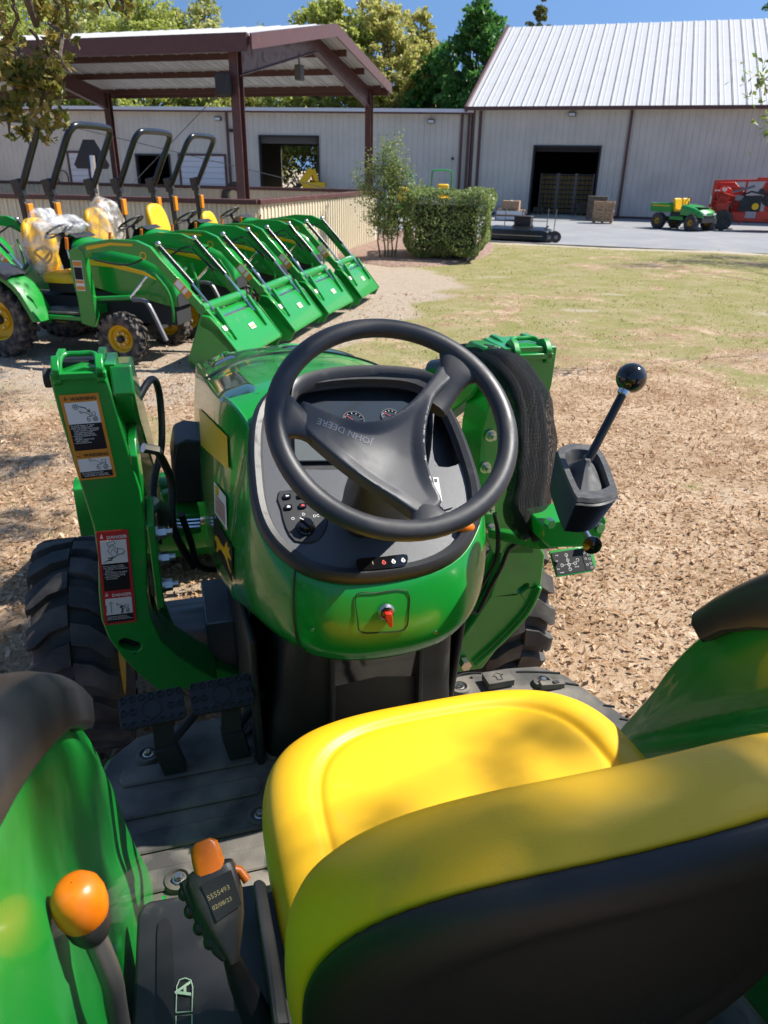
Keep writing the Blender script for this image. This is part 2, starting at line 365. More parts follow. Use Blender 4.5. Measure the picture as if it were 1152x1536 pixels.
    # break the soft zone edges with leaf-sized noise
    def sharpen(src, k=.9):
        nzz = tex('ShaderNodeTexNoise', 16, 8, .85); a = N('ShaderNodeMath'); a.operation = 'MULTIPLY_ADD'; L(nzz.outputs[0], a.inputs[0]); a.inputs[1].default_value = k; L(src, a.inputs[2])
        r_ = N('ShaderNodeMapRange'); r_.inputs[1].default_value = .5+k*.5-.16; r_.inputs[2].default_value = .5+k*.5+.16; L(a.outputs[0], r_.inputs[0]); return r_.outputs[0]
    lf = tex('ShaderNodeTexNoise', 1.6, 5, .65); lm = N('ShaderNodeMapRange'); lm.inputs[1].default_value = .38; lm.inputs[2].default_value = .66; L(lf.outputs[0], lm.inputs[0])
    dk = N('ShaderNodeMix'); dk.data_type = 'RGBA'; dk.blend_type = 'MULTIPLY'; dk.inputs[0].default_value = 1; L(lit, dk.inputs[6]); dk.inputs[7].default_value = (.62, .55, .48, 1)
    lit = mix(lm.outputs[0], dk.outputs[2], lit)
    pn_ = tex('ShaderNodeTexNoise', 2.3, 6, .7); pm = N('ShaderNodeMath'); pm.operation = 'MULTIPLY_ADD'; L(pn_.outputs[0], pm.inputs[0]); pm.inputs[1].default_value = 2.3; pm.inputs[2].default_value = -1.12
    pa = N('ShaderNodeMath'); pa.operation = 'ADD'; L(pm.outputs[0], pa.inputs[0]); L(sp.outputs[1], pa.inputs[1])
    c = mix(sharpen(pa.outputs[0], 1.3), gr, lit); c = mix(sharpen(sp.outputs[2], .7), c, sd); c = mix(sharpen(sp.outputs[0], .5), c, gv)
    L(c, b.inputs['Base Color'])
    bp = N('ShaderNodeBump'); bp.inputs['Strength'].default_value = .8; bp.inputs['Distance'].default_value = .02
    ad = N('ShaderNodeMath'); ad.operation = 'ADD'; L(s1.outputs[1], ad.inputs[0]); L(f1.outputs[0], ad.inputs[1]); L(ad.outputs[0], bp.inputs['Height']); L(bp.outputs[0], b.inputs['Normal'])
    me.materials.append(m); return (xs, ys, grav, litter, sand, Z)
GX, GY, GGR, GLI, GSA, GZ = ground_sheet()
def gsample(A, x, y):
    i = np.clip(np.searchsorted(GX, x)-1, 0, len(GX)-2); j = np.clip(np.searchsorted(GY, y)-1, 0, len(GY)-2); return A[j, i]

RE = 25.4
asph = nmat('asphalt', (.20, .205, .215), .85, bump=(60, .4, .006), var=(.35, (.25, .255, .26), .35, .7), dirt=(1.1, (.33, .31, .28), .55, .8))
rb = MB(); pts = []
for i in range(61):
    x = -16 + i*1.2; pts.append(Vector((x, RE - .325*(x-3.4) + noise.noise(Vector((x*.5, 2, 0)))*.22, .004)))
rb.prism(pts + [Vector((60, 25, .004)), Vector((20, 60, .004)), Vector((-16, 50, .004))], (0, 0, -.05), asph)
o = rb.build('road'); o['kind'] = 'structure'

# ---- walls measured in their own frame
def wframe(o, rz):
    o = Vector((*o, 0)); ax = Vector((math.cos(rz), math.sin(rz), 0)); nn = Vector((-math.sin(rz), math.cos(rz), 0))
    def f(px, py, dy=0):
        p = un(px, py, p=o+nn*dy, n=nn) - o; return p.dot(ax), p.z
    return f
def rect(s0, s1, z0, z1, y=0): return [(s0, y, z0), (s1, y, z0), (s1, y, z1), (s0, y, z1)]

# ---- big right building
RZB = math.atan2(-4, 13.3); OB = (4.2, 42.5); fB = wframe(OB, RZB)
bl = thing('metal_warehouse', 'large beige metal warehouse with tall white ribbed roof and open roller door', 'building', (*OB, 0), RZB)
s0 = fB(803, 221)[0]; s1 = fB(900, 221)[0]; zt = fB(850, 221)[1]
MB().prism(rect(0, 46, 0, 5.0), (0, .2, 0), 'wall', holes=[rect(s0, s1, .02, zt)]).build('wall', bl)
m_ = MB(); m_.prism([(0, .2, 0), (0, 22, 0), (0, 22, 5), (0, 11, 9.9), (0, .2, 5)], (.2, 0, 0), 'wall'); m_.prism([(46, .2, 0), (46, 22, 0), (46, 22, 5), (46, 11, 9.9), (46, .2, 5)], (-.2, 0, 0), 'wall')
m_.box((23, 22.1, 2.5), (46, .2, 5), 'wall'); m_.build('gable_wall', bl)
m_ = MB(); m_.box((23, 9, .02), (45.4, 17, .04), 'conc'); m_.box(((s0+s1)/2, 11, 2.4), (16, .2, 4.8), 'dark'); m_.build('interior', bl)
rf = MB()
def roofrib(mb, y0, z0, y1, z1, x0, x1, pitch):
    d = Vector((0, y1-y0, z1-z0)); up = Vector((0, -(z1-z0), y1-y0)).normalized()
    mb.prism([(x0, y0, z0), (x1, y0, z0), (x1, y1, z1), (x0, y1, z1)], up*.06, 'roof')
    x = x0+pitch/2
    while x < x1:
        mb.bar(Vector((x, y0, z0))+up*.075, Vector((x, y1, z1))+up*.07, .05, .03, 'roof', up=up); x += pitch
roofrib(rf, -.35, 4.87, 11, 10.0, -.25, 46.2, .61); roofrib(rf, 22.35, 4.87, 11.0, 10.0, -.25, 46.2, .61); rf.build('roof', bl)
m_ = MB(); m_.box((23, -.42, 4.93), (46.5, .13, .16), 'brown'); m_.bar((-.32, -.4, 4.9), (-.32, 11, 10.08), .14, .26, 'brown'); m_.build('fascia', bl, bevel=.01)
m_ = MB(); m_.bar((0.05, -.03, .0), (0.05, -.03, 4.85), .12, .06, 'brown', up=(0, 1, 0)); m_.box((s0/2, -.02, .06), (s0, .04, .1), 'brown'); m_.box((s1/2+23, -.02, .06), (46-s1, .04, .1), 'brown'); m_.build('trim', bl)
for px_ in (722, 948):
    s = fB(px_, 170)[0]; MB().box((s, -.08, 2.42), (.13, .12, 4.84), 'brown').build('downspout', bl, bevel=.01)
m_ = MB(); t = .09
m_.box((s0-t/2+.002, .08, zt/2), (t, .3, zt), 'dark'); m_.box((s1+t/2-.002, .08, zt/2), (t, .3, zt), 'dark'); m_.box(((s0+s1)/2, .08, zt+t/2-.002), (s1-s0+2*t, .3, t), 'dark'); m_.build('door_frame', bl)
MB().box(((s0+s1)/2, .45, zt-.04), (s1-s0+.1, .3, .30), 'dark').build('roller_door', bl)
s, z = fB(859, 168); 
def wall_lamp(s, z, par):
    l = MB().box((s, -.12, z), (.34, .24, .2), 'inwall').build('wall_lamp', par, bevel=.02); MB().box((s, -.25, z-.02), (.28, .03, .12), 'lampglass').build('lens', l); return l
wall_lamp(s, z-.1, bl)
MB().box(((s0+s1)/2+.05, -1.4, .006), (s1-s0+.6, 2.8, .012), 'conc').build('apron', bl)

# shelving with stacked bins inside the doorway
c1, s1_ = math.cos(RZB), math.sin(RZB)
def bW(s, y, z=0): return (OB[0]+s*c1-y*s1_, OB[1]+s*s1_+y*c1, z)
binm = nmat('amber plastic bin', (.26, .17, .05), .6)
shelf = []
for k in range(3):
    x_ = s0 + .62 + k*.95
    t_ = thing('parts_shelf', 'grey shelf rack full of amber bins inside the warehouse doorway, %s' % ('nearest the left jamb', 'middle of the three', 'behind the right jamb')[k], 'shelf', bW(x_, 2.6), RZB, 'shelf racks inside the warehouse')
    m_ = MB()
    for i in (-1, 1):
        for j in (-1, 1): m_.box((i*.44, j*.28, 1.02), (.05, .05, 2.04), 'dullsteel')
    for q in range(9): m_.box((0, 0, .1+q*.235), (.86, .5, .02), 'dullsteel')
    m_.build('rack_frame', t_); m_ = MB()
    for q in range(8):
        for i in range(4): m_.box((-.32+i*.213, -.03, .1+q*.235+.095), (.19, .44, .15+.02*random.random()), binm)
    m_.build('bins', t_)
# ---- long low building
RZL = math.atan2(-2.7, 21.9); OL = (4.15-50*math.cos(RZL), 42.7-50*math.sin(RZL)); fL = wframe(OL, RZL)
lb = thing('low_workshop', 'long low beige metal workshop with open bay and white roller doors', 'building', (*OL, 0), RZL)
def fr(x0, y0, x1, y1): a = fL(x0, y0); b = fL(x1, y1); return a[0], b[0], b[1], a[1]
ops = []
for q in ((390, 205, 478, 282), (205, 233, 257, 276)):
    a = fr(*q); ops.append((a[0], a[1], max(.05, a[2]), a[3]))
b0 = ops[0]; ops[0] = (b0[0], b0[1], .05, b0[3]); ops[1] = (ops[1][0], ops[1][1], 1.0, ops[1][3])
MB().prism(rect(0, 50, 0, 4.75), (0, .15, 0), 'wall', holes=[rect(*q) for q in ops]).build('wall', lb)
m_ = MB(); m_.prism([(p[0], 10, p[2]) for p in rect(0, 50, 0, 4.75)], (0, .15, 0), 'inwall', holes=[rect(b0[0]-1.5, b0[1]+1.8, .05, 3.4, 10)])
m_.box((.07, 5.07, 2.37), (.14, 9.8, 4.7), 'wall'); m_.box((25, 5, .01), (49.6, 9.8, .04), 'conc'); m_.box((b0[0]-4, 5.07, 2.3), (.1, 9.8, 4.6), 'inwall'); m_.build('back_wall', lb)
rf = MB(); roofrib(rf, -.3, 4.80, 10.5, 5.25, -.2, 50, .61); rf.build('roof', lb)
m_ = MB(); m_.box((25, -.36, 4.84), (50.2, .12, .16), 'offwhite'); m_.box((25, -.34, 4.72), (50.2, .08, .075), 'brown'); m_.build('gutter', lb)
for q in (696, 706): MB().box((fL(q, 200)[0]-.12, -.07, 2.35), (.13, .12, 4.7), 'brown').build('downspout', lb, bevel=.01)
for q in (342, 170): MB().box((fL(q, 200)[0], -.07, 2.35), (.12, .12, 4.7), 'brown').build('downspout', lb, bevel=.01)
for q in ops:
    m_ = MB(); m_.box((q[0]-.04, .05, (q[2]+q[3])/2), (.085, .25, q[3]-q[2]), 'dark'); m_.box((q[1]+.04, .05, (q[2]+q[3])/2), (.085, .25, q[3]-q[2]), 'dark'); m_.box(((q[0]+q[1])/2, .05, q[3]+.04), (q[1]-q[0]+.17, .25, .085), 'dark'); m_.build('door_frame', lb)
MB().box(((b0[0]+b0[1])/2, .4, b0[3]-.14), (b0[1]-b0[0]+.2, .4, .34), 'inwall').build('roller_drum', lb)
for q in ((270, 233, 340, 290), (103, 229, 138, 290)):
    a = fr(*q); d = MB(); z0 = .05; n_ = 9; h_ = (a[3]-z0)/n_
    for k in range(n_): d.box(((a[0]+a[1])/2, -.02, z0+h_*(k+.5)), (a[1]-a[0], .05, h_*.95), 'offwhite')
    d = d.build('roller_door', lb, bevel=.01); m_ = MB()
    m_.box((a[0]-.06, -.03, a[3]/2), (.1, .09, a[3]), 'brown'); m_.box((a[1]+.06, -.03, a[3]/2), (.1, .09, a[3]), 'brown'); m_.box(((a[0]+a[1])/2, -.03, a[3]+.04), (a[1]-a[0]+.22, .09, .1), 'brown'); m_.build('frame', d)
for q in ((647, 182), (328, 178)):
    s, z = fL(*q); wall_lamp(s, z, lb)
s, z = fL(679, 238); MB().cyl((s, -.12, z), (s, 0, z), .07, 'dark').build('wall_vent', lb)
s, z = fL(583, 255); MB().box((s, -.15, z), (.8, .3, .45), 'dark').build('air_conditioner', lb, bevel=.02)
s, z = fL(348, 196); MB().box((s, -.15, z), (.16, .3, .16), 'dark').build('wall_camera', lb, bevel=.02)
s, z = fL(97, 268)
m_ = MB(); [m_.tube([(s+.3*math.cos(a), -.1-.02*k, z+.42*math.sin(a)) for a in np.linspace(0, 2*PI, 25)], .02, 'dark', 6) for k in range(4)]; tag(m_.build('coiled_cable'), 'dark coiled cable hanging on the workshop wall beside the far left door', 'cable')
cc = D.objects['coiled_cable']; cc.location = (*OL, 0); cc.rotation_euler = (0, 0, RZL)

# ---- pavilion
RZP = math.atan2(-.296, .955); OP = (-3.55, 21.2)
pv = thing('steel_pavilion', 'open brown steel frame pavilion with pale gabled metal roof', 'pavilion', (*OP, 0), RZP)
W_, E_, K_ = 11.3, 4.97, 6.0; LX = -26
rf = MB(); roofrib(rf, -.12, E_-.02, W_/2, K_, LX, .1, .6); roofrib(rf, W_+.12, E_-.02, W_/2, K_, LX, .1, .6); rf.build('roof', pv)
def zr(y): return E_ + (K_-E_)*(1-abs(y-W_/2)/(W_/2))
for y in (.12, 1.9, 3.7, 5.5, 7.4, 9.2, 11.15):
    m_ = MB(); z = zr(y)-.14; m_.box((LX/2, y, z), (-LX-.3, .05, .22), 'brown'); m_.box((LX/2, y+.04, z-.10), (-LX-.3, .09, .02), 'brown'); m_.build('purlin', pv)
m_ = MB(); m_.box((LX/2+.06, -.16, E_-.14), (-LX, .05, .40), 'brown'); m_.box((LX/2+.06, W_+.16, E_-.14), (-LX, .05, .40), 'brown')
for a, b in (((.14, -.16, E_-.1), (.14, W_/2, K_-.06)), ((.14, W_/2, K_-.06), (.14, W_+.16, E_-.1))): m_.bar(a, b, .05, .34, 'brown', up=(1, 0, 0)) if 0 else m_.prism([Vector(a)-Vector((0, 0, .2)), Vector(b)-Vector((0, 0, .2)), Vector(b)+Vector((0, 0, .14)), Vector(a)+Vector((0, 0, .14))], (.05, 0, 0), 'brown')
m_.build('fascia', pv)
for x in (-.55, -12.2, -24.5):
    for y in (.35, W_-.35):
        m_ = MB(); zt_ = zr(y)-.25
        m_.box((x, y, zt_/2), (.03, .26, zt_), 'brown'); m_.box((x, y-.13, zt_/2), (.24, .025, zt_), 'brown'); m_.box((x, y+.13, zt_/2), (.24, .025, zt_), 'brown'); m_.box((x, y, .03), (.4, .4, .04), 'brown'); m_.build('post', pv)
    for ya, yb in ((.35, W_/2), (W_/2, W_-.35)):
        sgn = 1 if ya < 1 else -1
        m_ = MB(); hi = .62; lo = .40
        za, zb = zr(ya)-.26, zr(yb)-.26; ha, hb = (hi, lo) if sgn > 0 else (lo, hi)
        m_.prism([(x-.012, ya, za-ha), (x-.012, yb, zb-hb), (x-.012, yb, zb), (x-.012, ya, za)], (.024, 0, 0), 'brown')
        for dz0, dz1 in ((0, 0), (-ha, -hb)): m_.bar((x, ya, za+dz0), (x, yb, zb+dz1), .2, .025, 'brown', up=(1, 0, 0)) if 0 else m_.prism([(x-.1, ya, za+dz0), (x+.1, ya, za+dz0), (x+.1, yb, zb+dz1), (x-.1, yb, zb+dz1)], (0, 0, .025), 'brown')
        m_.build('rafter', pv)
l = MB().box((-.9, 5.2, 4.75), (.22, .3, .42), 'inwall').build('hanging_lamp', pv, bevel=.03); MB().cyl((-.9, 5.2, 4.95), (-.9, 5.2, 5.5), .02, 'dark').build('stem', l)
MB().box((-.75, .0, 3.95), (.32, .32, .5), 'dark').build('speaker_box', pv, bevel=.03)
m_ = MB()
for a, b in (((-.55, .35, 4.2), (-12.2, 11, .8)), ((-12.2, .35, 4.2), (-.55, 11, 1))): m_.tube([a, b], .012, 'dullsteel', 5)
m_.build('brace_cable', pv)

# ---- fences
def fence_run(par, a, b, h, th=.1, cap=True, ribs=.2):
    a = Vector((a[0], a[1], 0)); b = Vector((b[0], b[1], 0)); L_ = (b-a).length; rz = math.atan2((b-a).y, (b-a).x)
    p = MB(); p.box((L_/2, 0, h/2), (L_, th, h), 'fence')
    k = 0
    while k*ribs < L_-ribs*.5: p.box((k*ribs+ribs*.3, -th/2-.012, h/2), (ribs*.32, .024, h-.02), 'fence'); k += 1
    p = p.build('panel', par); p.location = a; p.rotation_euler = (0, 0, rz)
    c = MB().box((L_/2, 0, h+.03), (L_+.1, th+.14, .09), 'brown').build('cap_rail', par, bevel=.01); c.location = a; c.rotation_euler = (0, 0, rz)
    q = MB()
    for s in np.arange(.1, L_, 2.4): q.box((s, th/2+.06, h/2), (.1, .1, h), 'brown')
    q = q.build('fence_posts', par); q.location = a; q.rotation_euler = (0, 0, rz)
fc = un(384, 303, z=1.45); fe = un(563, 287, z=1.45)
fe = fc + (fe-fc).normalized()*min((fe-fc).length, 11.2)
fn = thing('low_metal_fence', 'low beige corrugated fence with brown cap rail around the pavilion', 'fence', (0, 0, 0))
fence_run(fn, fe, fc, 1.42) if 0 else fence_run(fn, fc, fe, 1.42)
e1 = Vector((-.985, .17, 0)); fence_run(fn, fc + e1*18, fc, 1.42)
fn2 = thing('inner_metal_fence', 'tan corrugated half wall along the far side of the pavilion', 'fence', (0, 0, 0))
fence_run(fn2, fe + Vector((-.955, .296, 0))*20, fe + Vector((-.2, .05, 0)), 1.42)

# ================================================================== TREES AND PLANTS
LEAF = {
 'yg': leafmat('yellow green spring leaves', (.25, .32, .06), (.42, .47, .10), (.54, .54, .18), trans=.45),
 'pale': leafmat('pale hazy leaves', (.30, .33, .09), (.44, .46, .14), (.58, .55, .24), trans=.45),
 'tan': leafmat('tan and yellow green leaves', (.34, .35, .09), (.48, .48, .13), (.58, .48, .20), trans=.5),
 'dk': leafmat('deep green leaves', (.035, .12, .025), (.08, .23, .04), (.15, .34, .06), trans=.4),
 'olive': leafmat('olive leaves', (.09, .11, .03), (.17, .19, .05), (.27, .25, .09)),
 'oak': leafmat('oak leaves', (.10, .13, .02), (.24, .22, .04), (.42, .30, .09), trans=.45),
 'hedge': leafmat('hedge leaves', (.11, .18, .04), (.24, .32, .09), (.42, .44, .20), trans=.35),
 'sap': leafmat('young tree leaves', (.11, .18, .04), (.22, .31, .08), (.36, .34, .13), trans=.45),
 'dead': leafmat('fallen leaves', (.25, .125, .055), (.53, .335, .185), (.78, .59, .40), trans=.3, rough=.6),
 'grass': leafmat('grass blades', (.15, .19, .035), (.29, .31, .08), (.46, .40, .20), trans=.5)}
def leaf_cloud(name, P, size, mat, parent=None, aspect=.5, up=.35, fold=.25):
    """P (n,3): small folded leaf blades, each its own island"""
    P = np.asarray(P); n = len(P); S = np.asarray(size)*np.ones(n)
    d = RNG.normal(size=(n, 3)); d /= np.linalg.norm(d, axis=1)[:, None]
    nn = RNG.normal(size=(n, 3)) + np.array([0, 0, up*4]); nn -= d*(nn*d).sum(1)[:, None]; nn /= np.linalg.norm(nn, axis=1)[:, None]
    s = np.cross(d, nn); a = S[:, None]
    V = np.stack([P - d*a*.5, P + s*a*aspect*.5 + nn*a*fold*.25 - d*a*.05, P + d*a*.5, P - s*a*aspect*.5 + nn*a*fold*.25 - d*a*.05], 1).reshape(-1, 3)
    me = D.meshes.new(name); me.vertices.add(4*n); me.vertices.foreach_set('co', V.ravel())
    i = np.arange(n)[:, None]*4; F = np.concatenate([i, i+1, i+2, i, i+2, i+3], 1).reshape(-1)
    me.loops.add(6*n); me.loops.foreach_set('vertex_index', F.astype(np.int32)); me.polygons.add(2*n)
    me.polygons.foreach_set('loop_start', np.arange(0, 6*n, 3, dtype=np.int32)); me.update(calc_edges=True); me.validate()
    me.materials.append(LEAF[mat] if isinstance(mat, str) else mat)
    o = D.objects.new(name, me); COL.objects.link(o)
    if parent: o.parent = parent
    return o
def limb(mb, a, b, r0, r1, wob=.12, n=6, mat='bark'):
    a = Vector(a); b = Vector(b); L_ = (b-a).length; pts = []
    for i in range(n+1):
        t = i/n; p = a.lerp(b, t); k = math.sin(t*PI)*wob*L_
        pts.append(p + Vector((random.uniform(-1, 1), random.uniform(-1, 1), random.uniform(-.3, 1)))*k*.6)
    mb.tube(pts, [lerp(r0, r1, i/n) for i in range(n+1)], mat, 7); return pts
def tree(name, label, x, y, h, w_, mat, nleaf=9000, ls=.28, base=.25, group='trees beyond the workshops', clumps=34, trunk_r=.22, seed=0, forked=False):
    random.seed(seed*13+5); rng = np.random.default_rng(seed+40)
    t = thing(name, label, 'tree', (x, y, 0), 0, group)
    tb = MB(); top = Vector((0, 0, h*.55)); tr = limb(tb, (0, 0, -.1), top, trunk_r, trunk_r*.55, .05)
    C_ = []
    for i in range(clumps):
        zz = base + (1-base)*((i+.5)/clumps); prof = math.sin(min(1, max(0, (zz-base)/(1-base)))**.75*PI*.92 + .12)
        a = i*2.39996 + random.uniform(-.4, .4); rr = w_/2*max(.15, prof)*random.uniform(.45, 1.0)
        C_.append(Vector((math.cos(a)*rr, math.sin(a)*rr, h*zz*random.uniform(.93, 1.03))))
    for i, c in enumerate(C_):
        s = tr[random.randint(2, len(tr)-1)]
        limb(tb, s, c, trunk_r*.32, .03, .12, 5)
    tb.build('trunk', t)
    pts = []; sz = []
    for c in C_:
        k = int(nleaf/clumps*random.uniform(.5, 1.5)); rad = w_*random.uniform(.09, .17)
        q = rng.normal(size=(k, 3)); q /= np.linalg.norm(q, axis=1)[:, None]+1e-9; q *= (rng.random(k)**.45)[:, None]*rad*np.array([1, 1, .72])
        # sub clumping so sky shows between twigs
        sub = rng.normal(size=(9, 3))*rad*.55*np.array([1, 1, .7]); q = q*.55 + sub[rng.integers(0, 9, k)]
        pts.append(q + np.array(c)); sz.append(ls*rng.uniform(.6, 1.3, k))
    leaf_cloud('crown', np.concatenate(pts), np.concatenate(sz), mat, t, aspect=.6)
    return t
TL = [  # px centre, distance, width px, top py, material, label
 (-20, 58, 190, -60, 'yg', 'yellow green tree at the far left behind the drooping oak branch'),
 (105, 66, 190, -25, 'pale', 'pale yellow green tree behind the left end of the pavilion roof'),
 (215, 62, 170, 2, 'yg', 'bright yellow green tree over the middle of the pavilion roof'),
 (305, 64, 110, 14, 'pale', 'pale green tree just left of the blue gap above the pavilion'),
 (395, 70, 120, 62, 'yg', 'lower green tree showing behind the pavilion in the gap of blue sky'),
 (492, 60, 130, -4, 'yg', 'tall airy yellow green tree above the pavilion ridge'),
 (575, 61, 120, 10, 'tan', 'tan and orange tinted tree right of the pavilion ridge'),
 (628, 64, 80, 34, 'tan', 'small brown and olive tree between the tan tree and the deep green tree'),
 (722, 56, 118, 18, 'dk', 'deep green dense tree beside the white warehouse roof'),
 (660, 59, 80, 72, 'dk', 'lower dark green tree at the foot of the deep green tree'),
 (812, 78, 56, 14, 'olive', 'small olive treetop peeping over the warehouse ridge'),
 (1175, 80, 60, -4, 'dk', 'dark green treetop over the right end of the warehouse ridge')]
for i, (px_, dy, wp, ty, mt, lab) in enumerate(TL):
    top = un(px_, ty, y=dy); wd = wp/FPX*dy*1.0
    tree({'yg': 'oak_tree', 'pale': 'oak_tree', 'tan': 'maple_tree', 'dk': 'magnolia_tree', 'olive': 'oak_tree'}[mt], lab, top.x, dy, top.z, wd*1.1, mt, nleaf=19000, ls=.34, base=.18, seed=i, clumps=46)
# scrub line behind the workshop: nobody could count it
P_ = []
for k in range(16):
    cx = -34 + k*3.1; cy = 60 + random.uniform(-1.5, 4); q = RNG.normal(size=(1900, 3))*np.array([1.8, 1.2, 1.5]); P_.append(q + np.array([cx, cy, 2.4+random.uniform(0, 1.6)]))
P_ = np.concatenate(P_); P_ = P_[P_[:, 2] > .1]; o = leaf_cloud('undergrowth', P_, .34, 'olive'); tag(o, 'dense olive undergrowth behind the low workshop', 'undergrowth', kind='stuff')

# ---- overhanging live oak: trunk behind the tractor, limbs over it; its leaves dapple the seat
ok = thing('live_oak', 'live oak whose drooping leafy branch hangs into the top left corner', 'tree', (-4.6, -3.2, 0))
OK0 = Vector((-4.6, -3.2, 0)); tb = MB(off=-OK0)
limb(tb, OK0, OK0+Vector((.4, .6, 3.6)), .36, .27, .03); fork = OK0+Vector((.4, .6, 3.6))
def T2W(X, y, z): x = X+.4; c, s = math.cos(YAW), math.sin(YAW); return Vector((c*x-s*y, s*x+c*y, z))
oakP = []; oakS = []
def clump(c, rad, n, s=.07, flat=.6, join=True, twigs=5):
    c = Vector(c); q = RNG.normal(size=(n, 3)); q /= np.linalg.norm(q, axis=1)[:, None]; q *= (RNG.random(n)**.5)[:, None]*rad*np.array([1, 1, flat])
    sub = RNG.normal(size=(8, 3))*rad*.5*np.array([1, 1, flat]); q = q*.5 + sub[RNG.integers(0, 8, n)]
    oakP.append(q+np.array(c)); oakS.append(s*RNG.uniform(.7, 1.25, n))
def shade(p, h, rad, n, **k): c = Vector(p) + SDIR*((h-p[2])/SDIR.z); clump(c, rad, n, **k); return c
hubs = []
_sh = [(un(*q, z=0).x, un(*q, z=0).y, r__, n__) for q, r__, n__ in (((20, 960), .45, 420), ((0, 880), .4, 330), ((-20, 800), .35, 260), ((40, 770), .14, 70), ((10, 700), .32, 230), ((70, 690), .12, 40), ((-60, 640), .5, 300), ((120, 880), .3, 160), ((260, 960), .3, 200), ((-80, 560), .6, 300), ((60, 990), .3, 300))]
for gx, gy, rr, nn_ in [(a_, b_, c_, int(d_*1.6)) for a_, b_, c_, d_ in _sh] + list(((-2.6, 3.2, .8, 700), (-3.4, 4.4, .9, 800), (-2.7, 5.3, .55, 420), (-4.6, 5.6, .9, 700), (-5.5, 4.2, .9, 700), (-3.9, 2.4, .9, 800), (-2.2, 2.3, .5, 260), (-1.5, 3.9, .35, 160), (-5.2, 7.3, .8, 500), (-3.6, 6.9, .45, 260), (-6.2, 6.2, .8, 500), (-7.5, 7.5, 1, 600))):
    hubs.append(shade((gx, gy, 0), 5.6+random.uniform(-.4, .6), rr, nn_))
for X_, y_, z_, rr, nn_ in SHADE:
    hubs.append(shade(T2W(X_, y_, z_), 8.0+random.uniform(-.2, .5), rr, nn_, s=.11))
for h_ in hubs: limb(tb, fork.lerp(OK0+Vector((1.2, 1.2, 4.6)), random.random()), h_, .035, .008, .10, 7)
# the branch seen at top left
bpts = [Vector((-2.9, 1.5, 4.6)), un(-60, -260, y=3.6), un(20, -60, y=4.1), un(55, 40, y=4.3)]
limb(tb, fork, bpts[0], .12, .05, .06); tb.tube(smooth(bpts, 6), [.05-.002*i for i in range(19)], 'bark', 7)
for (px_, py_, rp, nn_) in ((15, -20, 34, 130), (60, -10, 30, 110), (100, 0, 22, 60), (12, 60, 22, 90), (50, 95, 30, 190), (20, 120, 30, 160), (75, 120, 22, 100), (15, 170, 22, 100), (60, 165, 24, 120), (40, 195, 16, 60), (85, 40, 14, 30), (90, 85, 14, 50), (180, -8, 20, 45), (150, -20, 20, 40)):
    c = un(px_, py_, y=4.3+random.uniform(-.3, .3)); rad = rp/FPX*4.9; clump(c, rad, int(nn_*1.0), s=.058, flat=1.0)
    st = un(px_*.7+10, py_-50, y=4.2); tb.tube(smooth([st, st.lerp(c, .5)+Vector((.04, 0, .02)), c, c+Vector((random.uniform(-.05, .05), 0, -rad))], 3), [.009]*8+[.006, .003], 'bark', 5)
# sprig at the right edge
for (px_, py_, nn_) in ((1146, 128, 26), (1152, 180, 22), (1150, 152, 12), (1128, 120, 7)):
    pass
tb.build('trunk', ok); P_ = np.concatenate(oakP) - np.array(OK0); leaf_cloud('crown', P_, np.concatenate(oakS), 'oak', ok, aspect=.5, up=0, fold=.5)
# second tree whose sprig enters at the right edge and whose shadow lies on the lawn
rt = thing('oak_sapling', 'oak at the right edge of which only a sprig of leaves is seen', 'tree', (14, 12.5, 0)); O2 = Vector((14, 12.5, 0)); tb = MB(off=-O2)
limb(tb, O2, O2+Vector((.2, .5, 3.4)), .13, .09, .04); P2 = []
tips = [un(1148, 128, y=8.8), un(1155, 183, y=8.8), un(1136, 118, y=8.8)]
for t_, nn_ in zip(tips, (60, 45, 14)):
    limb(tb, O2+Vector((0, .2, 2.4)), t_, .012, .004, .08, 5, 'bark'); P2.append(RNG.normal(size=(nn_, 3))*np.array([.10, .12, .11])+np.array(t_))
for k in range(10):
    g_ = un(random.uniform(930, 1230), random.uniform(386, 402), z=0); c = g_ + SDIR*((5.4)/SDIR.z); P2.append(RNG.normal(size=(800, 3))*np.array([.5, .4, .25])+np.array(c)); limb(tb, O2+Vector((.2, .5, 3.3)), c, .04, .01, .08, 5)
tb.build('trunk', rt); leaf_cloud('crown', np.concatenate(P2)-np.array(O2), .085, 'sap', rt)

# ---- mulch bed, hedge, young tree
mul = nmat('brown mulch', (.17, .10, .07), .95, bump=(40, 1, .02), var=(18, (.36, .25, .19), .4, .65))
mb = MB(); pl_ = [un(*q, z=0) for q in ((500, 382), (560, 398), (640, 400), (700, 392), (740, 378), (738, 362), (700, 352), (600, 345), (560, 352))]
pl_ = smooth(pl_, 4, True); c = sum(pl_, Vector())/len(pl_); vs = [c+Vector((0, 0, .09))]; fs = []
for k, r_ in enumerate((.5, .8, .95, 1.0)):
    for p in pl_: q = c.lerp(p, r_); q.z = (.08, .05, .02, -.06)[k] + noise.noise(q*2)*.02; vs.append(q)
L_ = len(pl_)
for i in range(L_): fs.append((0, 1+i, 1+(i+1) % L_))
for k in range(3):
    for i in range(L_): fs.append((1+k*L_+i, 1+(k+1)*L_+i, 1+(k+1)*L_+(i+1) % L_, 1+k*L_+(i+1) % L_))
mb.add(vs, fs, mul); o = mb.build('mulch_bed'); o['kind'] = 'structure'
hc = un(666, 391, z=0) + Vector((.1, .75, 0)); hd = thing('clipped_hedge', 'boxy clipped green hedge in the mulch bed', 'hedge', (hc.x, hc.y, 0), R(-8))
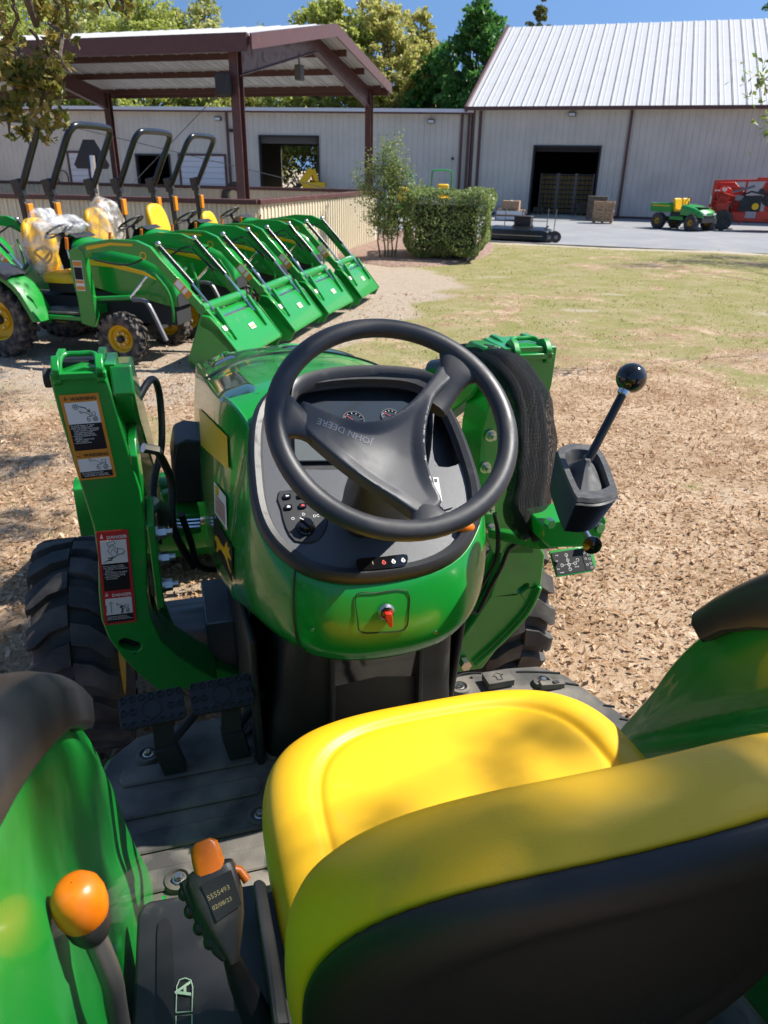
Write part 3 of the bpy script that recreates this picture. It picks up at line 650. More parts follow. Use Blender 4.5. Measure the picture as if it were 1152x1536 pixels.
n_ = 21000; q = RNG.uniform(-1, 1, (n_, 3)); k = RNG.integers(0, 3, n_); sg = np.sign(RNG.uniform(-1, 1, n_)); 
for i in range(n_): q[i, k[i]] = sg[i]*(1-.16*RNG.random()**2)
rr = np.abs(q); ex_ = (rr**7).sum(1)**(1/7); q = q/np.maximum(ex_, .9)[:, None]*np.array([1.08, 1.1, .74]) + np.array([0, 0, .86])
q += np.array([[noise.noise(Vector(p)*1.6+Vector((a, 0, 0)))*.16 + noise.noise(Vector(p)*5+Vector((a, 3, 0)))*.07 for a in (0, 9, 19)] for p in q])
q[:, 0] *= 1-.10*np.clip(1-q[:, 2], 0, 1); q = q[q[:, 2] > .06]; leaf_cloud('foliage', q, .07*RNG.uniform(.7, 1.4, len(q)), 'hedge', hd, up=.1)
sb = MB(); [limb(sb, (random.uniform(-.7, .7), random.uniform(-.7, .7), -.05), (random.uniform(-.95, .95), random.uniform(-.9, .9), random.uniform(.8, 1.5)), .025, .008, .1, 4) for _ in range(40)]; 
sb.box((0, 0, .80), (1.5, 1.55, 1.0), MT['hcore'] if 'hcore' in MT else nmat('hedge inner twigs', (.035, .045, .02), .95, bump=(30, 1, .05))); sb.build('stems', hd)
yt0 = un(577, 389, z=0); yt = thing('young_tree', 'slender young tree with sparse leaves in the mulch bed', 'tree', (yt0.x, yt0.y, 0)); sb = MB(); P3 = []
for k in range(5):
    bx = (-.11, .0, .17, .24, .08)[k]; tx = (-.35, -.05, .25, .5, .1)[k]; hh = (2.0, 2.45, 2.3, 1.9, 1.7)[k]
    ps = limb(sb, (bx, random.uniform(-.05, .05), -.02), (tx, random.uniform(-.2, .2), hh), .022, .006, .03, 9)
    for p in ps[3:]:
        for _ in range(3):
            e = p + Vector((random.uniform(-.42, .42), random.uniform(-.35, .35), random.uniform(0, .25))); limb(sb, p, e, .006, .003, .05, 2); P3.append(RNG.normal(size=(44, 3))*.10+np.array(e)); P3.append(RNG.normal(size=(20, 3))*.08+np.array(p.lerp(e, .5)))
sb.build('trunk', yt); leaf_cloud('crown', np.concatenate(P3), .07, 'sap', yt)
p = un(600, 298, y=yt0.y); b_ = MB().prism([(p.x-yt0.x+.04*math.cos(a)*1.2, p.y-yt0.y-.05, p.z+.05*math.sin(a)) for a in np.linspace(0, 2*PI, 12, endpoint=False)], (0, .01, 0), 'yel_paint').build('name_tag', yt)

# ---- litter and grass
def scatter(n, xr, yr, A, thr, lo_=0.0):
    x = RNG.uniform(*xr, n); y = RNG.uniform(*yr, n); d = np.hypot(x, y); keep = (RNG.random(n) < np.clip(4.5/np.maximum(d, .1), 0, 1)**1.2) & (np.abs(np.arctan2(x, y)) < .66)
    a = gsample(A, x, y); keep &= RNG.random(n)*thr < np.clip((a-lo_)/(1-lo_), 0, 1); x, y = x[keep], y[keep]; return np.stack([x, y, gsample(GZ, x, y)], 1)
P_ = scatter(230000, (-8, 9), (1.0, 11), GLI, 1.0, .40); P_[:, 2] += .008+RNG.random(len(P_))*.012
o = leaf_cloud('leaf_litter', P_, RNG.uniform(.013, .031, len(P_))*np.where(RNG.random(len(P_)) < .22, 1.8, 1), 'dead', aspect=.45, up=2.2, fold=.5); tag(o, 'dry brown fallen leaves covering the ground by the tractor', 'leaves', kind='stuff')
P_ = scatter(26000, (-7, 3), (6, 14), GGR, 1.6); P_[:, 2] += .01
o = leaf_cloud('leaf_litter', P_, RNG.uniform(.03, .06, len(P_)), 'dead', aspect=.5, up=1.2, fold=.5); tag(o, 'scattered dry leaves on the pale gravel between the tractors', 'leaves', kind='stuff')
def grass(n, xr, yr, hh, ww, A, inv=False):
    P_ = scatter(n, xr, yr, (1-A)*(1-GGR)*(1-GSA) if inv else A, 1.0)
    P_ = P_[np.array([noise.noise(Vector((p[0]*1.1, p[1]*.8, 3)))+.5*noise.noise(Vector((p[0]*4, p[1]*3, 7))) > RNG.uniform(-.35, .3) for p in P_])]; k = len(P_); a = RNG.uniform(0, 2*PI, k); w_ = RNG.uniform(.6, 1.3, k)*ww; h_ = RNG.uniform(.5, 1.4, k)*hh
    dx = np.stack([np.cos(a), np.sin(a), 0*a], 1)*w_[:, None]; tip = np.stack([RNG.normal(size=k)*.6, RNG.normal(size=k)*.6, np.ones(k)], 1)*h_[:, None]
    return np.stack([P_-dx, P_+dx, P_+tip], 1)
G_ = np.concatenate([grass(110000, (-3, 12), (3, 16), .022, .005, GLI, True), grass(110000, (-3, 16), (9, 24), .022, .012, GLI, True), grass(9000, (-6, 8), (1.5, 8), .035, .004, GLI*.5)])
me = D.meshes.new('grass'); me.vertices.add(len(G_)*3); me.vertices.foreach_set('co', G_.ravel()); me.loops.add(len(G_)*3); me.loops.foreach_set('vertex_index', np.arange(len(G_)*3, dtype=np.int32)); me.polygons.add(len(G_)); me.polygons.foreach_set('loop_start', np.arange(0, len(G_)*3, 3, dtype=np.int32)); me.update(calc_edges=True)
me.materials.append(LEAF['grass']); o = D.objects.new('grass', me); COL.objects.link(o); tag(o, 'thin patchy lawn grass beyond the leaf litter', 'grass', kind='stuff')

# ================================================================== THE TRACTOR WE LOOK DOWN ON
tb0 = T2W(0, .9, 0)
TR = thing('utility_tractor', 'large green tractor in the foreground with bright yellow seat and black steering wheel', 'tractor', (tb0.x, tb0.y, 0), YAW)
TOFF = (0, -.9, 0)
def B_(): return MB(off=TOFF)
V = Vector
# ---- front tyres with chevron lugs
def tyre(mb, c, rad, wid, mat, lugs=20, lug_h=.028, rim_r=.24, axis=(1, 0, 0), n=40, lw=.5, sides=True):
    c = V(c); x, y, z = frame(axis, (0, 0, 1)); h = wid/2; rb_ = rad-lug_h
    prof = [(rim_r, -h*.62), (rim_r+.012, -h*.78), (lerp(rim_r, rb_, .35), -h*.97), (lerp(rim_r, rb_, .62), -h*1.0), (lerp(rim_r, rb_, .86), -h*.93), (rb_-.008, -h*.78), (rb_, -h*.4), (rb_+.003, 0)]
    prof = prof + [(r_, -a) for r_, a in reversed(prof[:-1])]; mb.lathe(prof, c, axis, mat, n, up=(0, 0, 1))
    pt = 2*PI/lugs
    def P(a, r_, ax): return c + (x*math.cos(a)+y*math.sin(a))*r_ + z*ax
    for k in range(lugs):
        for s in (-1, 1):
            a0 = k*pt + (pt/2 if s > 0 else 0); vs = []; rows = ((.02*h, .0, 1), (.45*h, .12, 1), (.80*h, .42, 1), (1.0*h, .50, .93), (1.02*h, .54, .80))
            for ax, sk, rs in rows:
                top = rad if rs == 1 else lerp(rim_r, rad, rs); bot = rb_-.012 if rs == 1 else top-.03
                wa = pt*lw*.5*(1 if rs == 1 else .9); ac = a0 + sk*pt
                vs += [P(ac-wa, bot, s*ax), P(ac-wa*.82, top, s*ax), P(ac+wa*.82, top, s*ax), P(ac+wa, bot, s*ax)]
            fs = []
            for i in range(len(rows)-1):
                for q in range(4): fs.append((i*4+q, i*4+(q+1) % 4, (i+1)*4+(q+1) % 4, (i+1)*4+q))
            fs += [(0, 1, 2, 3), tuple(range((len(rows)-1)*4+3, (len(rows)-1)*4-1, -1))]
            mb.add(vs, fs, mat)
def rim(mb, c, rr, wid, axis, mat='yel_paint', hub='black', out=1):
    a = V(axis)*out; h = wid*.36
    mb.lathe([(rr+.012, h), (rr+.008, h-.02), (rr-.02, h-.035), (rr-.035, 0), (rr*.55, -.01), (rr*.5, .02), (rr*.3, .03), (.001, .03)], c, a, mat, 28)
    mb.lathe([(rr*.26, .03), (rr*.26, .07), (rr*.2, .085), (.001, .085)], c, a, hub, 14)
    x, y, z = frame(a)
    for k in range(6): p = V(c)+(x*math.cos(k*PI/3)+y*math.sin(k*PI/3))*rr*.42 + z*.02; mb.cyl(p, p+z*.025, .012, 'steel', 6)
    mb.lathe([(rr+.012, -h), (rr-.02, -h+.03), (rr-.03, 0)], c, a, mat, 28)
for s in (-1, 1):
    m_ = B_(); tyre(m_, (s*.815, 2.54, .40), .405, .27, 'tyre', lugs=19, rim_r=.22, lug_h=.030, lw=.68, n=48); wh = m_.build('front_wheel', TR, bevel=.004)
    m_ = B_(); rim(m_, (s*.805, 2.54, .40), .22, .27, (s, 0, 0)); m_.build('rim', wh)
    m_ = B_(); tyre(m_, (s*.79, .0, .66), .665, .36, 'tyre', lugs=22, rim_r=.36, lug_h=.035, lw=.42, n=44); wh = m_.build('rear_wheel', TR)
    m_ = B_(); rim(m_, (s*.79, .0, .66), .36, .36, (s, 0, 0)); m_.build('rim', wh)
# ---- chassis under the hood
m_ = B_(); m_.box((0, 2.35, .62), (.36, 1.6, .30), 'dark'); m_.box((0, 2.54, .42), (1.24, .16, .14), 'dullsteel'); m_.box((0, 2.2, .85), (.40, 1.3, .3), 'dark'); m_.box((0, 1.0, .48), (.42, 2.4, .22), 'dark')
m_.cyl((-.35, 2.5, .42), (-.66, 2.5, .42), .10, 'dullsteel', 14); m_.cyl((.35, 2.5, .42), (.66, 2.5, .42), .10, 'dullsteel', 14); m_.box((-.3, 2.3, .56), (.16, .3, .2), 'dullsteel'); m_.cyl((0, 0, .66), (0, .01, .66), .1, 'dark')
m_.bar((-.75, 0, .66), (.75, 0, .66), .22, .22, 'dark'); m_.build('chassis', TR, bevel=.012)
# ---- hood and side skirt
aD = R(31); DU = V((0, math.cos(aD), math.sin(aD))); DN = V((0, -math.sin(aD), math.cos(aD))); DP = V((0, 1.36, 1.265))
def dp(px, py, lift=0): p = DP+DN*lift; return tp(px, py, p=p, n=DN)
def dl(u, v, n=0): return DP + V((u, 0, 0)) + DU*v + DN*n
ovh = [(0, -.047), (.10, -.038), (.178, -.006), (.232, .052), (.262, .11), (.276, .18), (.278, .26), (.274, .34), (.262, .42), (.238, .49), (.196, .537), (.12, .562), (0, .573)]
def cx_(v): return .008+.028*max(0, v)/.57
outl = [(u+cx_(v), v) for u, v in ovh] + [(-u+cx_(v), v) for u, v in reversed(ovh[1:-1])]
OUT = smooth([dl(u, v) for u, v in outl], 3, True)   # ccw from bottom centre to the right
def inset(loop, k, lift=0, c=None):
    c = c or sum(loop, V())/len(loop); out = []
    for p in loop: d = p-c; out.append(p - d.normalized()*k + DN*lift)
    return out
# skirt: stations from front left round the rear to front right; T top, B bottom
L_T = [(-.26, 3.28, 1.24), (-.30, 3.18, 1.30), (-.300, 2.8, 1.365), (-.295, 2.4, 1.425), (-.285, 2.05, 1.475), (-.262, 1.86, 1.505)]
L_B = [(-.24, 3.30, .80), (-.31, 3.18, .74), (-.325, 2.8, .70), (-.32, 2.4, .78), (-.31, 2.05, .90), (-.30, 1.86, .955)]
cen = [(-u+cx_(v), v) for u, v in reversed(ovh[1:9])] + [(ovh[0][0]+cx_(0), ovh[0][1])] + [(u+cx_(v), v) for u, v in ovh[1:9]]
cT = [tuple(dl(u, v, -.004)) for u, v in cen]
def bot(u, v):
    t = sstep(.01, .42, v); s = -1 if u < 0 else 1; a = abs(u); y = lerp(1.30, 1.80, sstep(-.06, .42, v)*.98)+ .02*(a/.2)**2*(1-t)
    return (s*lerp(a*.95, .297, t) if a > .05 else u, y, lerp(1.052, .965, t)+.02*(a/.2)**2*(1-t))
cB = [bot(u, v) for u, v in cen]
mir = lambda L: [(-x+.05*(y-1.6)*.6, y, z) for x, y, z in reversed(L)]
TT = smooth(L_T + cT + mir(L_T), 3); BB = smooth(L_B + cB + mir(L_B), 3)
rings = []
for t in (0, .04, .12, .3, .5, .7, .84, .93, 1.0):
    row = []
    for i, (a, b) in enumerate(zip(TT, BB)):
        p = a.lerp(b, t); q0 = TT[max(i-1, 0)]-TT[min(i+1, len(TT)-1)]; nn = q0.cross(V((0, 0, 1))); nn.z = 0
        nn = nn.normalized() if nn.length > 1e-6 else V((0, -1, 0)); c0 = V((.01, 2.3, 0)); 
        if nn.dot(V((p.x-c0.x, p.y-c0.y, 0))) < 0: nn = -nn
        rear = sstep(2.1, 1.5, p.y); bul = math.sin(min(1, t*1.08)*PI*.80)**.8*.026 - (.018*sstep(.86, 1, t) if rear > 0 else 0)*rear
        row.append(p + nn*bul)
    rings.append(row)
m_ = B_(); m_.loft(rings, 'green_body', closed=False); sk = m_.build('side_panel', TR, sharp=50, sub=1); so_ = sk.modifiers.new('thick', 'SOLIDIFY'); so_.thickness = .006; so_.offset = -1
# rear seams on the skirt
def skp(i, t):  # point on the skirt
    k = t*(len(rings)-1); ts = (0, .04, .12, .3, .5, .7, .84, .93, 1.0); j = max(q for q in range(len(ts)) if ts[q] <= t+1e-9); j = min(j, len(ts)-2)
    return rings[j][i].lerp(rings[j+1][i], (t-ts[j])/(ts[j+1]-ts[j]))
def near_i(px, side=1):
    best = None
    for i in range(len(rings[0])):
        p = skp(i, .3)
        if p.y > 1.9: continue
        w = T2W(*p); d = w-CAMP; z = d.dot(_f); X = 576+FPX*d.dot(_r)/z
        if best is None or abs(X-px) < best[0]: best = (abs(X-px), i)
    return best[1]
iL, iR = near_i(440), near_i(693)
for i in (iL, iR):
    m_ = B_(); pth = [skp(i, t) for t in (0, .04, .12, .3, .5, .7, .84, .93, 1.0)]; c0 = V((.01, 1.9, 1.2)); m_.tube([p+(p-c0).normalized()*.0015 for p in pth], .0022, 'ink_and_shade', 5); m_.build('panel_seam', TR)
# hood top: lofted arch, stations along y
m_ = B_(); st = [(1.74, .252, 1.435, .0), (1.87, .268, 1.492, .034), (1.97, .280, 1.490, .038), (2.15, .292, 1.462, .05), (2.4, .298, 1.427, .058), (2.8, .304, 1.367, .062), (3.05, .300, 1.330, .055), (3.2, .280, 1.295, .035), (3.29, .22, 1.22, .02), (3.30, .2, 1.0, .0), (3.29, .2, .78, 0)]
rows = []
for y, hw, ze, cr in st:
    cxx = .015*(y-1.6)
    rows.append([V((cxx+hw*math.sin(a*PI/2)/1.0 if False else cxx+hw*s_, y, ze+cr*(1-abs(s_)**2.6))) for a, s_ in [(0, q) for q in (-1, -.94, -.84, -.68, -.5, -.3, -.1, .1, .3, .5, .68, .84, .94, 1)]])
m_.loft(rows, 'green_body', closed=False); hd_ = m_.build('hood', TR, sharp=50, sub=1)
def hoodz(x, y):
    for (y0, h0, z0, c0), (y1, h1, z1, c1) in zip(st, st[1:]):
        if y0 <= y <= y1:
            t = (y-y0)/(y1-y0); h, z, c = lerp(h0, h1, t), lerp(z0, z1, t), lerp(c0, c1, t); return z + c*(1-min(1, abs((x-.015*(y-1.6))/h))**2.6)
    return 1.4
m_ = B_()
for pts in ([(-.296, 2.42), (-.22, 2.50), (-.1, 2.56), (.02, 2.58), (.14, 2.56), (.25, 2.50), (.31, 2.42)], [(-.13, 2.2), (-.15, 1.9)] ):
    p3 = smooth([V((x, y, hoodz(x, y)+.001)) for x, y in pts], 4); 
    if len(pts) > 3: m_.tube(p3, .004, 'ink_and_shade', 6)
m_.build('hood_seam', hd_)
# smoked side glasses at the front corners and glossy dark vents
m_ = B_(); MT['smoke'] = nmat('smoked glossy green panel', (.008, .05, .03), .05, coat=1)
def hood_patch(mb, quad, mat, lift=.004, n=8):
    a, b, c, d = [V((*q, 0)) for q in quad]; vs = []
    for i in range(n+1):
        for j in range(n+1):
            p = a.lerp(b, i/n).lerp(d.lerp(c, i/n), j/n); e = min(i, j, n-i, n-j); vs.append(V((p.x, p.y, hoodz(p.x, p.y)+(lift if e else -.004))))
    mb.add(vs, [(i*(n+1)+j, (i+1)*(n+1)+j, (i+1)*(n+1)+j+1, i*(n+1)+j+1) for i in range(n) for j in range(n)], mat)
hood_patch(m_, [(-.284, 1.93), (-.185, 1.91), (-.20, 2.38), (-.294, 2.40)], 'smoke'); m_.build('hood_vent', TR, sharp=60)
for q in ([(-.27, 2.66), (-.16, 2.72), (-.17, 3.08), (-.27, 3.0)], [(.0, 2.78), (.30, 2.66), (.31, 2.98), (.02, 3.12)]):
    m_ = B_(); hood_patch(m_, q, 'smoke', .006); m_.build('hood_vent', TR, sharp=60)
# ---- decals on the left side panel, laid on the skirt surface
from mathutils.bvhtree import BVHTree
_n = len(rings[0]); BV = BVHTree.FromPolygons([tuple(p) for r in rings for p in r], [(a*_n+b, a*_n+b+1, (a+1)*_n+b+1, (a+1)*_n+b) for a in range(len(rings)-1) for b in range(_n-1)])
def on_skirt(px_, py_, lift=.004):
    d = w2t(ray(px_, py_)).normalized(); h, nn, _, _ = BV.ray_cast(TO, d)
    if h is None:
        h, nn, _, _ = BV.find_nearest(hit(TO, d, {'x': -.31}))
    if nn.dot(d) > 0: nn = -nn
    return h + nn*lift
def quadpx(q, u, v): return tuple(lerp(lerp(q[0][k], q[1][k], u), lerp(q[3][k], q[2][k], u), v) for k in (0, 1))
def decal(q, mat, lift=.004, n=8):
    m = B_(); vs = [on_skirt(*quadpx(q, i/n, j/n), lift) for i in range(n+1) for j in range(n+1)]
    m.add(vs, [(i*(n+1)+j, (i+1)*(n+1)+j, (i+1)*(n+1)+j+1, i*(n+1)+j+1) for i in range(n) for j in range(n)], mat); return m
decal(((300, 612), (343, 655), (345, 705), (303, 668)), 'yel_paint').build('yellow_stripe', sk)
q = ((323, 722), (341, 745), (343, 795), (324, 768)); m_ = decal(q, 'white', .0042)
for k in range(9):
    t0 = .34+k*.068; m_.tube([on_skirt(*quadpx(q, u, t0), .005) for u in (.12, .5, .88)], .0012, 'lab_red' if k % 3 else 'ink_and_shade', 4)
for v in (.08, .2): m_.tube([on_skirt(*quadpx(q, u, v), .005) for u in (.2, .4)], .005, 'yel_paint', 5)
m_.build('safety_label', sk)
q = ((322, 772), (351, 822), (351, 874), (324, 822)); m_ = decal(q, 'lab_black', .0042)
deer = [(.05, .35), (.12, .52), (.25, .58), (.42, .56), (.60, .62), (.66, .80), (.74, .95), (.78, .80), (.90, .93), (.84, .74), (.97, .66), (.94, .58), (.82, .58), (.78, .46), (.92, .30), (.98, .32), (.96, .24), (.84, .26), (.66, .40), (.42, .38), (.30, .28), (.20, .08), (.10, .05), (.18, .22), (.16, .34)]
m_.prism([on_skirt(*quadpx(q, u, 1-v), .0055) for u, v in deer], V((-.0005, -.0005, 0)), 'yel_paint'); m_.build('maker_badge', sk)
for q in ((469, 944), (653, 948)):
    a = on_skirt(*q, 0); b = on_skirt(*q, .004); m_ = B_(); m_.cyl(a, b, .0045, 'steel', 10); m_.build('panel_screw', sk)
# ---- dashboard
m_ = B_(); I1 = inset(OUT, .006, .012); I2 = inset(OUT, .016, .018); I3 = inset(OUT, .030, .014); I4 = inset(OUT, .036, .002)
O0 = [p - DN*.03 for p in OUT]; m_.loft([O0, OUT, I1, I2, I3, I4], 'plast', closed=True, caps=(False, False)); fr_ = m_.build('dash_bezel', TR, sharp=40)
# face plate with gauge well and right recess
def crop6(x, y): return dp(360+.382*x, 460+.382*y)
well = smooth([crop6(*q) for q in ((222, 318), (300, 292), (430, 283), (560, 282), (660, 290), (736, 308), (752, 350), (758, 470), (740, 620), (700, 640), (420, 640), (250, 640), (190, 620), (190, 500), (205, 380))], 2, True)
rec = smooth([crop6(*q) for q in ((775, 360), (812, 380), (845, 470), (866, 590), (850, 622), (780, 628), (756, 560), (762, 430))], 2, True)
m_ = B_(); m_.prism(inset(OUT, .034, .0), -DN*.012, 'grey', holes=[well, rec]); fp = m_.build('dash_face', TR)
def ringwall(loop, d, m, mat, shrink=.01):
    c = sum(loop, V())/len(loop); low = [p.lerp(c, shrink*4)-DN*d for p in loop]; m.loft([[p for p in loop], low], mat, closed=True, caps=(False, False)); m.add(low, [tuple(t) for t in tessellate_polygon([low])], mat); return low
m_ = B_(); ringwall(well, .035, m_, 'plast'); gw = m_.build('gauge_well', TR)
m_ = B_(); ringwall(rec, .05, m_, 'plast', .02); m_.build('storage_recess', TR)
# hooded brow over the gauges
m_ = B_(); br = smooth([crop6(*q) for q in ((196, 420), (210, 340), (240, 305), (330, 280), (430, 268), (560, 266), (690, 278), (752, 300))], 4)
brc = [p+DN*.030+DU*.004 for p in br]; br2 = [p+DN*.026-DU*.018+V((0, 0, 0)) for p in br]; br3 = [p-DU*.03 for p in br]
m_.loft([br, brc, br2, br3], 'plast', closed=False); m_.build('gauge_brow', TR, sharp=60)
# gauges
m_ = B_(); g0 = -.034
def dd(x, y, lift=0): return dp(360+.382*x, 460+.382*y, lift)
p = [dd(*q, g0+.006) for q in ((215, 400), (330, 375), (640, 375), (735, 400), (735, 470), (400, 480), (205, 470))]; m_.prism(p, DN*.004, 'display')
for cx0, cy0, r0 in ((445, 445, .028), (590, 430, .024)):
    c = dd(cx0, cy0, g0+.012); m_.lathe([(r0, 0), (r0, .003), (r0-.002, .003), (r0-.002, 0)], c, DN, 'grey', 28)
    for k in range(9): a = R(-30+k*30); d = V((math.cos(a), 0, 0))+DU*math.sin(a); m_.bar(c+d*(r0-.008)+DN*.001, c+d*(r0-.004)+DN*.001, .0012, .001, 'ink_white')
    m_.bar(c, c+(V((-.6, 0, 0))+DU*.6)*r0, .0015, .001, 'ink_red')
m_.build('gauge_cluster', gw)
m_ = B_(); p = [dd(*q, g0+.004) for q in ((212, 500), (400, 500), (690, 500), (690, 600), (400, 610), (214, 612))]; m_.prism(p, DN*.006, 'lcd'); m_.build('display_screen', gw, bevel=.002)
# left switch pod
m_ = B_(); p = smooth([dp(360+.382*x, 460+.382*y, .0) for x, y in ((152, 728), (300, 722), (332, 740), (345, 850), (320, 905), (285, 928), (215, 925), (178, 870), (160, 800))], 2, True); m_.prism(p, DN*.004, 'plast'); sw = m_.build('switch_pod', TR, bevel=.002)
for i, (x, y, icon) in enumerate(((185, 748, 0), (240, 745, 0), (190, 790, 1), (246, 785, 2))):
    m_ = B_(); c = dp(360+.382*x, 460+.382*y, .004); pr = [c+V((sx*.0085, 0, 0))+DU*sy*.006 for sx, sy in ((-1, -.7), (-.7, -1), (.7, -1), (1, -.7), (1, .7), (.7, 1), (-.7, 1), (-1, .7))]; m_.prism(pr, DN*.005, 'glossblk')
    ic = [(-.6, 0), (-.1, .6), (-.1, .25), (.6, .25), (.6, -.25), (-.1, -.25), (-.1, -.6)]
    if i == 1: ic = [(-a, b) for a, b in reversed(ic)]
    if icon: ic = [(-.5, -.5), (.5, -.5), (.7, 0), (.2, .5), (-.3, .5), (-.6, .1)]
    m_.prism([c+V((a*.0065, 0, 0))+DU*b*.0055+DN*.0051 for a, b in ic], DN*.0006, 'ink_red' if icon == 2 else 'ink_white'); m_.build('switch', sw)
m_ = B_(); c = dp(360+.382*258, 460+.382*868, .004); m_.lathe([(.021, 0), (.021, .004), (.0175, .006), (.016, .018), (.014, .020), (.001, .020)], c, DN, 'glossblk', 26); m_.box(c+DN*.022, (.006, .03, .008), 'glossblk', Matrix.Rotation(aD, 3, 'X')@Matrix.Rotation(R(35), 3, 'Z'))
d = V((-.5, 0, 0))+DU*.4; m_.bar(c+d*.012+DN*.0265, c+d*.026+DN*.0265, .002, .001, 'ink_white', up=DN); 
for x, y, s_ in ((207, 832, 'O'), (250, 815, 'D'), (293, 822, 'DC')): m_.text(s_, dp(360+.382*x-2, 460+.382*y+2, .0045), V((1, 0, 0)), DU, .010, 'ink_white')
m_.build('light_knob', sw)
# right decal strip & slider
m_ = B_(); p = [dd(*q, .002) for q in ((735, 655), (790, 655), (815, 690), (835, 790), (800, 800), (770, 770), (740, 740))]; m_.prism(p, DN*.003, 'grey'); p = [dd(*q, .005) for q in ((757, 672), (778, 672), (793, 765), (772, 765))]; m_.prism(p, DN*.002, 'white'); p = [dd(*q, .0072) for q in ((762, 676), (774, 676), (776, 690), (764, 690))]; m_.prism(p, DN*.0005, 'ink_and_shade'); m_.build('lever_guide', TR, bevel=.001)
m_ = B_(); m_.sphere(dd(888, 868, .012), .014, 'orange', sc=(1.5, 1, 1)); m_.build('control_button', TR)
# ignition legend
m_ = B_(); p = smooth([dd(*q, .016) for q in ((455, 1005), (470, 992), (560, 985), (640, 975), (658, 985), (655, 1008), (640, 1022), (560, 1032), (480, 1038), (462, 1030))], 2, True)
m_.prism(p, DN*.004, 'glossblk'); lx = V((1, 0, 0))
for x, y, mt, kind in ((522, 1008, 'ink_gold', 0), (565, 1005, 'ink_red', 1), (603, 1001, 'ink_white', 1), (641, 996, 'ink_white', 1)):
    c = dd(x, y, .0205)
    if kind == 0: ic = [(.0, 1), (-.5, -.1), (-.05, -.1), (-.3, -1), (.5, .15), (.05, .15), (.35, 1)]; m_.prism([c+lx*a*.0035+DU*b*.0055 for a, b in ic], DN*.0005, mt)
    else:
        m_.lathe([(.0046, 0), (.0046, .0006), (.0030, .0006), (.0030, 0)], c-DU*.0005, DN, mt, 14); m_.bar(c+DU*.0045, c+DU*.0062, .004, .0006, mt, up=DN)
        m_.bar(c-DU*.0005-lx*.003, c-DU*.0005+lx*.003, .0006, .0012, mt, up=DU)
m_.build('ignition_legend', TR)
# ---- red ignition key on the rear panel
kp = tp(569, 899, y=1.345); iK = near_i(569); kk = min(range(60), key=lambda q: abs(skp(iK, q/60).z-kp.z)); ks = skp(iK, kk/60); kn = V((0, -1, .12)).normalized(); ks = V((kp.x, ks.y-.001, kp.z))
m_ = B_(); m_.lathe([(.019, 0), (.019, .006), (.014, .010), (.011, .008), (.001, .008)], ks, kn, 'steel', 24); m_.lathe([(.009, .005), (.009, .014), (.001, .014)], ks, kn, 'glossblk', 16); ig = m_.build('ignition_switch', TR)
m_ = B_(); hdv = V((.12, 0, -1)).normalized(); m_.prism([ks+kn*.012+V((a, 0, 0))+hdv*b for a, b in ((-.007, -.006), (.007, -.006), (.0085, .004), (.006, .030), (-.001, .030), (-.008, .004))], kn*.014, 'red'); m_.build('ignition_key', ig, bevel=.002)
m_ = B_(); a_, b_ = near_i(531), near_i(606)
lo, hi = .22, .60; pth = []
def skx(px_, t): i = near_i(px_); return skp(i, t)
cor = [(531, lo), (545, lo-.02), (568, lo-.02), (592, lo-.02), (606, lo), (606, .45), (602, hi-.04), (590, hi), (560, hi+.01), (538, hi), (531, hi-.05)]
pth = [tp(px_, 0, y=1) for px_, _ in ()]
P0 = []
for px_, py_ in ((531, 884), (560, 881), (605, 877), (604, 905), (597, 926), (565, 930), (534, 931), (530, 915)):
    p = tp(px_, py_, y=1.335); P0.append(p + V((0, -.006, 0)))
ys = []
for p in P0:
    i0 = min(range(len(rings[0])), key=lambda i: abs(skp(i, .4).x-p.x)+(9 if skp(i, .4).y > 1.7 else 0)); q0 = min(range(50), key=lambda q: abs(skp(i0, q/50).z-p.z)); ys.append(skp(i0, q0/50).y-.001)
P0 = [V((p.x, y, p.z)) for p, y in zip(P0, ys)]; m_.tube(smooth(P0, 3, True)+[P0[0]], .0012, 'ink_and_shade', 5, caps=False); m_.build('switch_plate_edge', TR)
# ---- console shroud below the panel
m_ = B_(); rg = []
for z, hw, y0, y1 in ((1.10, .195, 1.365, 2.0), (.95, .215, 1.415, 2.05), (.8, .235, 1.455, 2.05), (.65, .262, 1.50, 2.08), (.60, .275, 1.51, 2.08)):
    r_ = []; rc = .05
    for cxx, cyy, a0 in ((hw-rc, y0+rc, -90), (hw-rc, y1-rc, 0), (-hw+rc, y1-rc, 90), (-hw+rc, y0+rc, 180)):
        for k in range(5): a = R(a0+k*22.5); r_.append(V((cxx+rc*math.cos(a), cyy+rc*math.sin(a), z)))
    rg.append(r_)
m_.loft(rg, 'shroud', caps=(True, False)); m_.build('console_shroud', TR, sharp=40)
m_ = B_(); pa = [tp(*q, y=yy) for q, yy in (((497, 986), 1.385), ((497, 1066), 1.47), ((628, 1040), 1.47), ((628, 975), 1.385))]; m_.prism(pa, (0, .02, 0), 'glossblk')
for a, b in ((pa[0], pa[1]), (pa[3], pa[2])): m_.bar(a+V((0, -.004, .03)), b+V((0, -.004, -.1)), .012, .03, 'shroud')
m_.build('shroud_cover', TR, bevel=.003)
m_ = B_(); sh_ = [V((-.27, y, z)) for y, z in ((1.52, 1.0), (1.9, .93), (2.35, .80), (2.42, .62), (2.3, .46), (1.9, .42), (1.6, .50), (1.50, .62))]; m_.prism(sh_, (-.02, 0, 0), 'shroud')
sh_ = [V((.27, y, z)) for y, z in ((1.52, 1.0), (1.9, .93), (2.3, .82), (2.4, .5), (1.6, .50))]; m_.prism(sh_, (.02, 0, 0), 'shroud'); m_.build('heat_shield', TR, bevel=.008)
